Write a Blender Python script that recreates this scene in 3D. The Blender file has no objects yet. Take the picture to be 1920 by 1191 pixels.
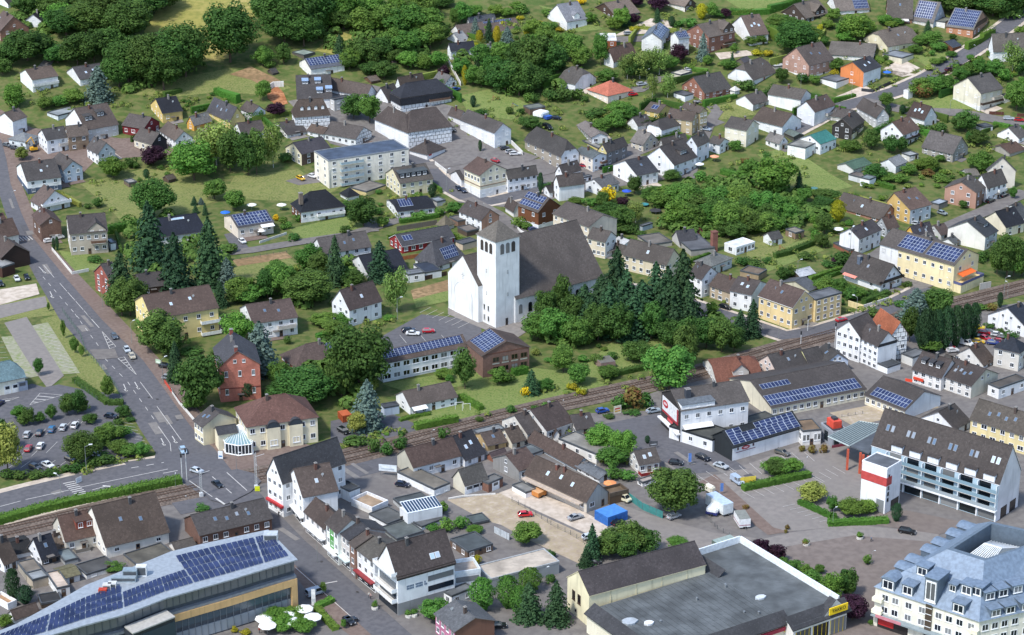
import bpy,bmesh,math,random
from mathutils import Vector,Matrix
from mathutils.geometry import tessellate_polygon
rad=math.radians
sc=bpy.context.scene
COL=sc.collection
random.seed(7)

#camera
FPX,PITCH,CX,CY,CAMY,CAMZ=4200.0,rad(21.4),960.0,595.5,-696.0,273.0
cd=bpy.data.cameras.new("camera");cam=bpy.data.objects.new("camera",cd);COL.objects.link(cam)
cam.location=(0,CAMY,CAMZ);cam.rotation_euler=(rad(90)-PITCH,0,0)
cd.sensor_width=36.0;cd.lens=36.0*FPX/1920.0;cd.clip_start=5;cd.clip_end=9000
sc.camera=cam

#light
SUN_TO=Vector((-0.62,-0.62,0)).normalized();SUN_EL=rad(54)
w=bpy.data.worlds.new("World");sc.world=w;w.use_nodes=True
nt=w.node_tree;bg=nt.nodes["Background"]
sky=nt.nodes.new("ShaderNodeTexSky");sky.sky_type='NISHITA';sky.sun_disc=False
sky.sun_elevation=SUN_EL;sky.sun_rotation=math.atan2(SUN_TO.x,SUN_TO.y)
nt.links.new(sky.outputs[0],bg.inputs[0]);bg.inputs[1].default_value=0.15
sd=bpy.data.lights.new("sun",'SUN');sun=bpy.data.objects.new("sun",sd);COL.objects.link(sun)
sd.energy=2.3;sd.angle=rad(6.0);sd.color=(1.0,0.965,0.91)
sun.rotation_euler=(-(SUN_TO*math.cos(SUN_EL)+Vector((0,0,math.sin(SUN_EL))))).to_track_quat('-Z','Y').to_euler()
sc.view_settings.view_transform='Standard';sc.view_settings.look='None'
sc.view_settings.exposure=0.8;sc.view_settings.gamma=1.0;sc.view_settings.use_curve_mapping=False
sc.cycles.max_bounces=5;sc.cycles.diffuse_bounces=3;sc.cycles.glossy_bounces=2
sc.cycles.transmission_bounces=4;sc.cycles.transparent_max_bounces=4

#terrain and pixel -> ground
TB=[(-3000,0),(100,0),(150,2),(200,8),(260,18),(330,31),(420,45),(600,66),(1200,120),(4000,200)]
def TZ(y):
 for(a,za),(b,zb)in zip(TB,TB[1:]):
  if y<=b:return za+(zb-za)*(y-a)/(b-a)
 return TB[-1][1]
FW=Vector((0,math.cos(PITCH),-math.sin(PITCH)));UPV=Vector((0,math.sin(PITCH),math.cos(PITCH)))
CP=Vector((0,CAMY,CAMZ))
def ray(x,y):return(FW+Vector((1,0,0))*((x-CX)/FPX)+UPV*((CY-y)/FPX)).normalized()
def at_z(x,y,z):
 d=ray(x,y);t=(z-CAMZ)/d.z;return CP+d*t
def ground(x,y):
 d=ray(x,y);t=300.0;lo=t
 while t<6000:
  p=CP+d*t
  if p.z<TZ(p.y):break
  lo=t;t+=12
 hi=t
 for _ in range(30):
  m=(lo+hi)/2;p=CP+d*m
  if p.z<TZ(p.y):hi=m
  else:lo=m
 return CP+d*hi
def proj(p):
 q=Vector(p)-CP;z=q.dot(FW)
 return CX+FPX*q.x/z,CY-FPX*q.dot(UPV)/z,FPX/z
TS=3.841
TX=dict(a=0,b=320,c=640,d=960,e=1280,f=1580);TY={'0':0,'1':290,'2':590,'3':881}
ZT=dict(g=(860,740,3.338),h=(1220,700,5.105))
def tsc(t):return 1.0 if t=='z' else ZT[t][2]if t in ZT else TS
def fx(t,p):
 if t=='z':return p
 if t in ZT:return(ZT[t][0]+p[0]/ZT[t][2],ZT[t][1]+p[1]/ZT[t][2])
 return(TX[t[0]]+p[0]/TS,TY[t[1]]+p[1]/TS)

#materials
def s2l(c):return c/12.92 if c<=0.04045 else((c+0.055)/1.055)**2.4
def hexl(h,k=1.0):
 h=h.lstrip('#');return tuple(s2l(int(h[i:i+2],16)/255)*k for i in(0,2,4))
MC={}
def mk(name):
 m=bpy.data.materials.new(name);m.use_nodes=True
 return m,m.node_tree.nodes,m.node_tree.links,m.node_tree.nodes["Principled BSDF"]
def noise_mix(N,L,c0,c1,scale,detail=3,lo=.35,hi=.65,vec=None,stretch=None):
 tn=N.new("ShaderNodeTexNoise");tn.inputs["Scale"].default_value=scale;tn.inputs["Detail"].default_value=detail
 if vec is None:
  g=N.new("ShaderNodeNewGeometry");vec=g.outputs["Position"]
 if stretch:
  mp=N.new("ShaderNodeMapping");mp.inputs["Scale"].default_value=stretch;L.new(vec,mp.inputs["Vector"]);vec=mp.outputs[0]
 L.new(vec,tn.inputs["Vector"])
 mr=N.new("ShaderNodeMapRange");mr.inputs[1].default_value=lo;mr.inputs[2].default_value=hi;L.new(tn.outputs["Fac"],mr.inputs[0])
 mx=N.new("ShaderNodeMix");mx.data_type='RGBA';L.new(mr.outputs[0],mx.inputs[0])
 for v,k in((c0,6),(c1,7)):
  if isinstance(v,(tuple,list)):mx.inputs[k].default_value=(*v[:3],1)
  else:L.new(v,mx.inputs[k])
 return mx.outputs[2]
def mul(c,k):return tuple(min(.95,x*k)for x in c)
ALB=0.92
def wall_m(h):
 k='w'+h
 if k not in MC:
  m,N,L,b=mk("wall_"+h.strip('#'));c=hexl(h,ALB)
  o=noise_mix(N,L,mul(c,.86),mul(c,1.04),.25,4)
  o2=noise_mix(N,L,mul(c,.72),o,1.1,4,.24,.46,stretch=(1,1,.10))
  L.new(o2,b.inputs["Base Color"]);b.inputs["Roughness"].default_value=.9;MC[k]=m
 return MC[k]
def brick_m(h):
 k='b'+h
 if k not in MC:
  m,N,L,b=mk("brickwork_"+h.strip('#'));c=hexl(h,1.0);g_=sum(c)/3;c=tuple(g_+(x-g_)*.74 for x in c)
  o=noise_mix(N,L,mul(c,.78),mul(c,1.15),1.8,4,.3,.7);o2=noise_mix(N,L,mul(c,.7),o,.3,2,.25,.5)
  L.new(o2,b.inputs["Base Color"]);b.inputs["Roughness"].default_value=.9;MC[k]=m
 return MC[k]
def roof_m(h):
 k='r'+h
 if k not in MC:
  m,N,L,b=mk("roof_tiles_"+h.strip('#'));c=hexl(h,.84);g_=sum(c)/3;c=tuple(g_+(x-g_)*.82 for x in c)
  o=noise_mix(N,L,mul(c,.72),mul(c,1.18),1.3,5,.3,.7)
  o2=noise_mix(N,L,mul(c,.7),o,.13,3,.3,.55)
  hi=tuple(min(.6,x*1.5+.02)for x in c)
  o3=noise_mix(N,L,o2,hi,2.6,2,.62,.78)
  L.new(o3,b.inputs["Base Color"]);b.inputs["Roughness"].default_value=.8
  b.inputs["Specular IOR Level"].default_value=.3
  tc=N.new("ShaderNodeTexNoise");tc.inputs["Scale"].default_value=5;g=N.new("ShaderNodeNewGeometry");L.new(g.outputs["Position"],tc.inputs["Vector"])
  bp=N.new("ShaderNodeBump");bp.inputs["Strength"].default_value=.35;bp.inputs["Distance"].default_value=.12
  L.new(tc.outputs["Fac"],bp.inputs["Height"]);L.new(bp.outputs[0],b.inputs["Normal"]);MC[k]=m
 return MC[k]
def flat_m(h):
 k='f'+h
 if k not in MC:
  m,N,L,b=mk("roofing_felt_"+h.strip('#'));c=hexl(h,ALB)
  o=noise_mix(N,L,mul(c,.6),mul(c,1.2),.22,4,.35,.65)
  o2=noise_mix(N,L,mul(c,.75),o,2.2,3,.25,.5,stretch=(.3,1,1))
  L.new(o2,b.inputs["Base Color"]);b.inputs["Roughness"].default_value=.85;MC[k]=m
 return MC[k]
def plain(h,rough=.6,metal=0.,spec=.5,noise=.12,name=None):
 k='p%s%s%s%s'%(h,rough,metal,noise)
 if k not in MC:
  m,N,L,b=mk((name or "paint")+"_"+h.strip('#'));c=hexl(h,ALB)
  if noise:L.new(noise_mix(N,L,mul(c,1-noise),mul(c,1+noise),1.1,3),b.inputs["Base Color"])
  else:b.inputs["Base Color"].default_value=(*c,1)
  b.inputs["Roughness"].default_value=rough;b.inputs["Metallic"].default_value=metal
  b.inputs["Specular IOR Level"].default_value=spec;MC[k]=m
 return MC[k]
def timber_m(h='#e9ecec',beam='#33302e'):
 k='t'+h
 if k not in MC:
  m,N,L,b=mk("half_timbering");c=hexl(h,ALB);d=hexl(beam,ALB)
  uv=N.new("ShaderNodeUVMap");uv.uv_map="UVMap"
  br=N.new("ShaderNodeTexBrick");br.offset=0.5;br.inputs["Scale"].default_value=1.0
  br.inputs["Brick Width"].default_value=1.7;br.inputs["Row Height"].default_value=1.55;br.inputs["Mortar Size"].default_value=.085
  br.inputs["Mortar Smooth"].default_value=0
  for i,v in((1,c),(2,mul(c,.92)),(3,d)):br.inputs[i].default_value=(*v,1)
  L.new(uv.outputs[0],br.inputs["Vector"]);L.new(br.outputs["Color"],b.inputs["Base Color"]);b.inputs["Roughness"].default_value=.9;MC[k]=m
 return MC[k]
def glass_m(h='#1c2530',rough=.08):
 k='g%s%s'%(h,rough)
 if k not in MC:
  m,N,L,b=mk("window_glass");c=hexl(h)
  oi=N.new("ShaderNodeObjectInfo");mx=N.new("ShaderNodeMix");mx.data_type='RGBA'
  mr=N.new("ShaderNodeMapRange");mr.inputs[1].default_value=.62;mr.inputs[2].default_value=1.3;L.new(oi.outputs["Random"],mr.inputs[0])
  L.new(mr.outputs[0],mx.inputs[0]);mx.inputs[6].default_value=(*c,1);mx.inputs[7].default_value=(.42,.43,.43,1)
  L.new(mx.outputs[2],b.inputs["Base Color"]);b.inputs["Roughness"].default_value=rough;b.inputs["Specular IOR Level"].default_value=.6;MC[k]=m
 return MC[k]
def solar_m():
 if 'solar' not in MC:
  m,N,L,b=mk("solar_cells")
  L.new(noise_mix(N,L,hexl('#232c49'),hexl('#354064'),.35,3),b.inputs["Base Color"])
  b.inputs["Roughness"].default_value=.22;b.inputs["Specular IOR Level"].default_value=.45;MC['solar']=m
 return MC['solar']
WHITE='#eceeef'

#mesh and object helpers
class MB:
 def __init__(s):s.v=[];s.f=[];s.m=[]
 def add(s,vs,fs,mi=0):
  o=len(s.v);s.v+=[tuple(v)for v in vs];s.f+=[tuple(o+i for i in f)for f in fs];s.m+=[mi]*len(fs)
 def box(s,x0,y0,z0,x1,y1,z1,mi=0,top=None):
  s.add([(x0,y0,z0),(x1,y0,z0),(x1,y1,z0),(x0,y1,z0),(x0,y0,z1),(x1,y0,z1),(x1,y1,z1),(x0,y1,z1)],[(0,3,2,1),(0,1,5,4),(1,2,6,5),(2,3,7,6),(3,0,4,7)],mi);s.f.append(tuple(len(s.v)-8+i for i in(4,5,6,7)));s.m.append(mi if top is None else top)
 def prism(s,poly,z0,z1,mi=0,top=None):
  n=len(poly);a=sum(poly[i][0]*poly[(i+1)%n][1]-poly[(i+1)%n][0]*poly[i][1]for i in range(n))
  if a<0:poly=poly[::-1]
  vs=[(p[0],p[1],z0)for p in poly]+[(p[0],p[1],z1)for p in poly]
  s.add(vs,[(i,(i+1)%n,n+(i+1)%n,n+i)for i in range(n)],mi)
  o=len(s.v)-2*n
  for t in tessellate_polygon([[Vector((p[0],p[1],0))for p in poly]]):
   a,b,c=t;A,B_,C_=poly[a],poly[b],poly[c]
   if(B_[0]-A[0])*(C_[1]-A[1])-(B_[1]-A[1])*(C_[0]-A[0])<0:b,c=c,b
   s.f.append((o+n+a,o+n+b,o+n+c));s.m.append(mi if top is None else top)
   s.f.append((o+a,o+c,o+b));s.m.append(mi)
 def bar(s,a,b,r,mi=0,n=4,r2=None):
  a=Vector(a);b=Vector(b);d=(b-a).normalized();u=d.orthogonal().normalized();w_=d.cross(u);r2=r if r2 is None else r2
  vs=[a+(u*math.cos(2*math.pi*(i+.5)/n)+w_*math.sin(2*math.pi*(i+.5)/n))*r for i in range(n)]
  vs+=[b+(u*math.cos(2*math.pi*(i+.5)/n)+w_*math.sin(2*math.pi*(i+.5)/n))*r2 for i in range(n)]
  s.add(vs,[(i,(i+1)%n,n+(i+1)%n,n+i)for i in range(n)]+[tuple(range(n))[::-1],tuple(range(n,2*n))],mi)
 def mesh(s,name,mats,uv=False,smooth=False):
  me=bpy.data.meshes.new(name);me.from_pydata(s.v,[],s.f)
  for m in mats:me.materials.append(m)
  me.polygons.foreach_set("material_index",s.m)
  if smooth:me.polygons.foreach_set("use_smooth",[True]*len(s.f))
  if uv:
   ul=me.uv_layers.new(name="UVMap")
   for p in me.polygons:
    n=p.normal;t=Vector((-n.y,n.x,0));t=t.normalized()if t.length>.01 else Vector((1,0,0))
    for li in p.loop_indices:
     c=me.vertices[me.loops[li].vertex_index].co;ul.data[li].uv=(c.dot(t),c.z if abs(n.z)<.9 else c.y)
  me.update();return me
 def obj(s,name,mats,parent=None,uv=False,smooth=False):
  return link(name,s.mesh(name,mats if isinstance(mats,(list,tuple))else[mats],uv,smooth),parent)
def link(name,data,parent=None,loc=None,rz=None,scale=None):
 o=bpy.data.objects.new(name,data);COL.objects.link(o)
 if parent:o.parent=parent
 if loc is not None:o.location=loc
 if rz is not None:o.rotation_euler=(0,0,rz)
 if scale is not None:o.scale=scale
 return o
THINGS=[]
def tag(o,desc,cat,group=None,px=None):
 o['category']=cat;o['label']=desc
 if group:o['group']=group
 if px is None:px=proj(o.location)[:2]
 THINGS.append((o,desc,px));return o
def thing(name,desc,cat,loc,rz=0,group=None,scale=None):
 o=link(name,None,None,loc,rz,scale);o.empty_display_size=.5;return tag(o,desc,cat,group)
def structure(o):o['kind']='structure';return o

#buildings
def unit_window(fr=.09):
 mb=MB();t=.05
 for(x0,z0,x1,z1)in((-.5,-.5,-.5+fr,.5),(.5-fr,-.5,.5,.5),(-.5+fr,.5-fr,.5-fr,.5),(-.5+fr,-.5,.5-fr,-.5+fr),(-.03,-.5+fr,.03,.5-fr)):
  mb.box(x0,-.06,z0,x1,.1,z1)
 mb.box(-.56,-.14,-.56,.56,.1,-.5)
 return mb
def unit_pane():
 mb=MB();mb.box(-.42,-.02,-.42,.42,.06,.42);return mb
def unit_door():
 mb=MB();mb.box(-.5,-.05,0,.5,.1,1,0);mb.box(-.3,-.07,.55,.3,-.05,.88,1);return mb
WFR={}
def win_frame(h):
 if h not in WFR:WFR[h]=unit_window().mesh("window",[plain(h,.5,name="window_frame")])
 return WFR[h]
PANE=unit_pane().mesh("pane",[glass_m()])
PANED=unit_pane().mesh("pane",[glass_m('#0d1116')])
DOORS={}
def door_me(h):
 if h not in DOORS:DOORS[h]=unit_door().mesh("door",[plain(h,.5,name="door"),glass_m()])
 return DOORS[h]
def cname(h):
 h=h.lstrip('#');r,g,b=(int(h[i:i+2],16)for i in(0,2,4));mx,mn=max(r,g,b),min(r,g,b);s=(mx-mn)/max(mx,1)
 if s<.10:return 'white' if mx>205 else 'light grey' if mx>160 else 'grey' if mx>100 else 'dark grey' if mx>55 else 'black'
 if r>=g>=b or(r>b and g>b):
  if mx>195:return 'cream' if s<.27 else('yellow' if g>r*.7 else 'orange')
  if g<r*.58:return 'red' if s>.55 and g<r*.52 else 'red brown'
  if mx>140:return 'beige' if s<.38 else('ochre' if g>r*.7 else 'orange brown')
  return 'brown' if mx>88 else 'dark brown'
 if b>=g>=r:return 'pale blue' if mx>170 else 'blue grey' if s<.35 and mx>80 else 'navy' if mx<80 else 'blue'
 if g>r:return 'green'
 return 'pink'
LAST=None
NB=0
DIAG=[]
class Bld:pass
CARD={}
LOTS=[]
def face(b,key):
 w_,d=b.w,b.d
 return{'R':(Vector((0,0,0)),Vector((1,0,0)),Vector((0,-1,0)),w_),'E':(Vector((w_,0,0)),Vector((0,1,0)),Vector((1,0,0)),d),'K':(Vector((w_,d,0)),Vector((-1,0,0)),Vector((0,1,0)),w_),'L':(Vector((0,d,0)),Vector((0,-1,0)),Vector((-1,0,0)),d)}[key]
def put_window(b,key,a,z,ww,hh,fr=WHITE,dark=False,pane=True,out=0.0):
 o,u,n,ln=face(b,key);p=o+u*a+n*out;p=p+Vector((0,0,z))
 rz=math.atan2(u.y,u.x)
 ob=link("window",win_frame(fr),b.root,p,rz,(ww,1,hh))
 if pane:link("pane",PANED if dark else PANE,ob)
 return ob
def put_door(b,key,a,hh='#5b4636',ww=1.1,ht=2.15,z=0,out=0,nm="door"):
 o,u,n,ln=face(b,key);return link(nm,door_me(hh),b.root,o+u*a+n*out+Vector((0,0,z)),math.atan2(u.y,u.x),(ww,1,ht))
def facebox(b,key,a0,a1,z0,z1,t,mat,name,back=.05,parent=None,out=0):
 o,u,n,ln=face(b,key);mb=MB()
 P=[o+u*a+n*q for(a,q)in((a0,t+out),(a1,t+out),(a1,out-back),(a0,out-back))]
 mb.prism([(p.x,p.y)for p in P],z0,z1);return mb.obj(name,mat,parent or b.root)
def balcony(b,key,a0,a1,z,dep=1.3,rail='#e6e8e8',hgt=1.0,slab='#c9c7c2',glass=False):
 o,u,n,ln=face(b,key);mb=MB()
 def pr(a,c,q0,q1,z0,z1,mi):
  P=[o+u*x+n*y for(x,y)in((a,q1),(c,q1),(c,q0),(a,q0))];mb.prism([(p.x,p.y)for p in P],z0,z1,mi)
 pr(a0,a1,-.05,dep,z-.18,z,0);pr(a0,a1,dep-.07,dep,z,z+hgt,1)
 pr(a0,a0+.07,.0,dep-.07,z,z+hgt,1);pr(a1-.07,a1,.0,dep-.07,z,z+hgt,1)
 return mb.obj("balcony",[plain(slab),glass_m('#7d98a5')if glass else plain(rail,.6)],b.root)
def awning(b,key,a0,a1,z,dep,col):
 o,u,n,ln=face(b,key);mb=MB()
 P=[o+u*a0+Vector((0,0,z)),o+u*a1+Vector((0,0,z)),o+u*a1+n*dep+Vector((0,0,z-.7)),o+u*a0+n*dep+Vector((0,0,z-.7))]
 Q=[p+Vector((0,0,.08))for p in P]
 mb.add(P+Q,[(0,1,2,3),(7,6,5,4),(0,4,5,1),(1,5,6,2),(2,6,7,3),(3,7,4,0)])
 return mb.obj("awning",plain(col,.8),b.root)
def sgeo(b):
 if b.rt[0]=='L':return b.d,b.w,(lambda u,v,z:Vector((v,u,z)))
 return b.w,b.d,(lambda u,v,z:Vector((u,v,z)))
def slope(b,side='n'):
 U,V,M=sgeo(b);rp=b.rp*V
 if side=='n':e0=M(0,0,b.h);up=M(0,rp,b.rise)-M(0,0,0)
 else:e0=M(0,V,b.h);up=M(0,-(V-rp),b.rise)-M(0,0,0)
 ud=(M(1,0,0)-M(0,0,0));n=ud.cross(up).normalized()
 if n.z<0:n=-n
 return e0+n*.21,ud*U,up,n
def slab_on(b,a0,a1,b0,b1,t,side='n',lift=0.0):
 e,U,V,n=slope(b,side);P=[e+U*a+V*c+n*lift for(a,c)in((a0,b0),(a1,b0),(a1,b1),(a0,b1))]
 Q=[p+n*t for p in P];return P,Q,n
HEXF=[(0,3,2,1),(4,5,6,7),(0,1,5,4),(1,2,6,5),(2,3,7,6),(3,0,4,7)]
def skylight(b,a,c,ww=.9,hh=1.3,side='n',bright=False):
 e,U,V,n=slope(b,side);aw=ww/U.length/2;ch=hh/V.length/2;mb=MB()
 P,Q,n=slab_on(b,a-aw,a+aw,c-ch,c+ch,.10,side,-.02);mb.add(P+Q,HEXF,0)
 P,Q,n=slab_on(b,a-aw*.8,a+aw*.8,c-ch*.84,c+ch*.84,.02,side,.08);mb.add(P+Q,HEXF,1)
 return mb.obj("skylight",[plain('#d5d8da' if bright else '#7b7d80',.4),glass_m('#a9c0d6' if bright else '#5a6f86')],b.roof)
def solar(b,a0,a1,c0,c1,nu,nv,side='n',frame='#b9c2cf'):
 e,U,V,n=slope(b,side);mb=MB()
 P,Q,n=slab_on(b,a0,a1,c0,c1,.07,side,.06);mb.add(P+Q,HEXF,0)
 for i in range(nu):
  for j in range(nv):
   q=lambda t,k,m:m[0]+(m[1]-m[0])*(t+k)/m[2]
   g=.06;P2,_,n=slab_on(b,q(i,g,(a0,a1,nu)),q(i+1,-g,(a0,a1,nu)),q(j,g*.7,(c0,c1,nv)),q(j+1,-g*.7,(c0,c1,nv)),0,side,.14)
   mb.add(P2,[(0,1,2,3)],1)
 o=mb.obj("solar_panel",[plain(frame,.35,.3),solar_m()],b.roof);return o
def chimney(b,a,c,side='n',s=.7,hgt=1.6,col='#5a4a42'):
 e,U,V,n=slope(b,side);p=e+U*a+V*c;mb=MB()
 mb.box(p.x-s/2,p.y-s/2,p.z-.8,p.x+s/2,p.y+s/2,p.z+hgt,0)
 mb.box(p.x-s/2-.08,p.y-s/2-.08,p.z+hgt,p.x+s/2+.08,p.y+s/2+.08,p.z+hgt+.14,1)
 mb.box(p.x-s/4,p.y-s/4,p.z+hgt+.14,p.x+s/4,p.y+s/4,p.z+hgt+.34,1)
 return mb.obj("chimney",[brick_m(col),plain('#8d8a86')],b.roof)
def dormer(b,a,c,ww,hd,side='n',wc=None,rc=None,nwin=1,gable=False,fr=WHITE):
 """vertical front wall at slope fraction c, centre a along the ridge"""
 U,V,M=sgeo(b);rp=b.rp*V;run=rp if side=='n' else V-rp
 v0=c*run;z0=b.h+c*b.rise+.2;tp=b.rise/run;v1=min(run,v0+hd/tp)
 mv=(lambda v:v)if side=='n' else(lambda v:V-v)
 u0,u1=a*U-ww/2,a*U+ww/2;zt=z0+hd;mb=MB()
 zb=lambda v:b.h+(v/run)*b.rise+.05
 vs=[M(u0,mv(v0),zb(v0)),M(u1,mv(v0),zb(v0)),M(u1,mv(v0),zt),M(u0,mv(v0),zt),M(u0,mv(v1),zt),M(u1,mv(v1),zt)]
 mb.add(vs,[(0,1,2,3),(0,3,4),(1,5,2),(2,5,4,3)],0)
 if gable:
  um=(u0+u1)/2;zr=zt+ww*.42;vr=min(run,v1+(zr-zt)/tp)
  R=[M(u0-.2,mv(v0-.25),zt-.05),M(um,mv(v0-.25),zr+.1),M(u1+.2,mv(v0-.25),zt-.05),M(u0-.2,mv(v1+.3),zt-.05),M(um,mv(vr+.2),zr+.1),M(u1+.2,mv(v1+.3),zt-.05)]
  mb.add([M(u0,mv(v0),zt),M(u1,mv(v0),zt),M(um,mv(v0),zr)],[(0,1,2)],0)
  mb.add(R,[(0,1,4,3),(1,2,5,4)],1);mb.add([r+Vector((0,0,-.12))for r in R],[(0,3,4,1),(1,4,5,2)],1)
 else:
  q=[M(u0-.15,mv(v0-.3),zt),M(u1+.15,mv(v0-.3),zt),M(u1+.15,mv(min(run,v1+.4)),zt+.25),M(u0-.15,mv(min(run,v1+.4)),zt+.25)]
  mb.add(q+[p+Vector((0,0,.14))for p in q],HEXF,1)
 ob=mb.obj("dormer",[wall_m(wc or b.wc),roof_m(rc or b.rc)],b.root)
 ud=(M(1,0,0)-M(0,0,0));outv=M(0,mv(0),0)-M(0,mv(1),0)
 if abs(ud.cross(Vector((0,0,1))).dot(outv)-1)>.1:ud=-ud
 for i in range(nwin):
  p=M(u0+ww*(i+.5)/nwin,mv(v0),z0+hd*.52)
  wo=link("window",win_frame(fr),ob,p,math.atan2(ud.y,ud.x),(min(1.3,ww/nwin*.72),1,hd*.66));
 return ob
def facepoly(pl):
 return pl
def make_roof(b,oh,gh,th,rc,trim):
 U,V,M=sgeo(b);rp=b.rp*V;f,ins=b.f,b.ins;h,rise=b.h,b.rise
 mb=MB()
 tn=rise/max(rp,.01);tf=rise/max(V-rp,.01)
 if f<=0.001:
  a=oh
  E=[(-a,-a,h-a*tn),(U+a,-a,h-a*tn),(U+a,V+a,h-a*tf),(-a,V+a,h-a*tf)]
  r0,r1=(ins,rp,h+rise),(U-ins,rp,h+rise)
  top=E+[r0,r1];faces=[(0,1,5,4),(1,2,5),(2,3,4,5),(3,0,4)];rim=[0,1,2,3]
 else:
  g=gh
  vn=rp*f;zn=h+rise*f;vf_=V-(V-rp)*f
  E=[(-g,-oh,h-oh*tn),(U+g,-oh,h-oh*tn),(U+g,vn,zn),(U+g-ins,rp,h+rise),(U+g,vf_,zn),(U+g,V+oh,h-oh*tf),(-g,V+oh,h-oh*tf),(-g,vf_,zn),(-g+ins,rp,h+rise),(-g,vn,zn)]
  top=E
  if f>.999:faces=[(0,1,3,8),(3,5,6,8)];rim=[0,1,3,5,6,8]
  else:faces=[(0,1,2,3,8,9),(3,4,5,6,7,8),(2,4,3),(7,9,8)];rim=[0,1,2,4,5,6,7,9]
 T=[M(x,y,z+th)for x,y,z in top];Bt=[M(x,y,z+.015)for x,y,z in top];n=len(top)
 flip=(M(1,0,0)-M(0,0,0)).cross(M(0,1,0)-M(0,0,0)).z<0
 fl=(lambda F:F[::-1])if flip else(lambda F:F)
 mb.add(T+Bt,[fl(F)for F in faces]+[fl(tuple(n+i for i in F[::-1]))for F in faces],0)
 o=len(mb.v)-2*n
 for i in range(len(rim)):
  A,B_=rim[i],rim[(i+1)%len(rim)]
  mb.f.append(tuple(o+q for q in fl((A,n+A,n+B_,B_))));mb.m.append(1)
 r0,r1=(top[4],top[5])if f<=.001 else(top[8],top[3])
 p,q=M(*r0)+Vector((0,0,th)),M(*r1)+Vector((0,0,th))
 if(q-p).length>.5:mb.bar(p,q,.13,2,6)
 return mb.obj("roof",[roof_m(rc),plain(trim,.6),roof_m(b.ridgec)],b.root)
def make_walls(b,wc,kinds):
 w_,d,h=b.w,b.d,b.h;mb=MB();z0=-b.bury
 P=[(0,0),(w_,0),(w_,d),(0,d)];keys='REKL'
 U,V,M=sgeo(b)
 for i in range(4):
  A,B_=P[i],P[(i+1)%4];mi=keys.index(keys[i]);vs=[(A[0],A[1],z0),(B_[0],B_[1],z0),(B_[0],B_[1],h),(A[0],A[1],h)]
  is_g=b.rt[0]in 'RL' and b.f>.001 and((b.rt[0]=='R')==(keys[i]in 'EL'))
  if is_g:
   uu=0 if keys[i]in 'LR' else U
   rp=b.rp*V;
   if b.f>.999:top=[M(uu,rp,h+b.rise)]
   else:top=[M(uu,rp*b.f,h+b.rise*b.f),M(uu,V-(V-rp)*b.f,h+b.rise*b.f)]
   top.sort(key=lambda q:(Vector((B_[0],B_[1],0))-Vector((q.x,q.y,0))).length)
   vs=vs[:3]+[tuple(q)for q in top]+vs[3:]
  mb.add(vs,[tuple(range(len(vs)))],mi)
 if b.rt[0]not in 'RL' or b.f<=.001:mb.add([(x,y,h)for x,y in P],[(0,1,2,3)],0)
 mats=[]
 for k in keys:
  c=b.wf.get(k,wc);kd=kinds.get(k,kinds.get('*','w'))
  mats.append(timber_m(c)if kd=='t' else brick_m(c)if kd=='b' else wall_m(c))
 return mb.obj("wall",mats,b.root,uv=True)
def flat_roof(b,par=.35,rc='#66696a',trim='#55585a',thick=.28):
 mb=MB();w_,d,h=b.w,b.d,b.h;o=.06
 mb.box(-o+thick,-o+thick,h-.12,w_+o-thick,d+o-thick,h+.02,0)
 for(x0,y0,x1,y1)in((-o,-o,w_+o,thick-o),(-o,d+o-thick,w_+o,d+o),(-o,thick-o,thick-o,d+o-thick),(w_+o-thick,thick-o,w_+o,d+o-thick)):
  mb.box(x0,y0,h-.25,x1,y1,h+par,1)
 return mb.obj("roof",[flat_m(rc),plain(trim,.6)],b.root)
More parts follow.
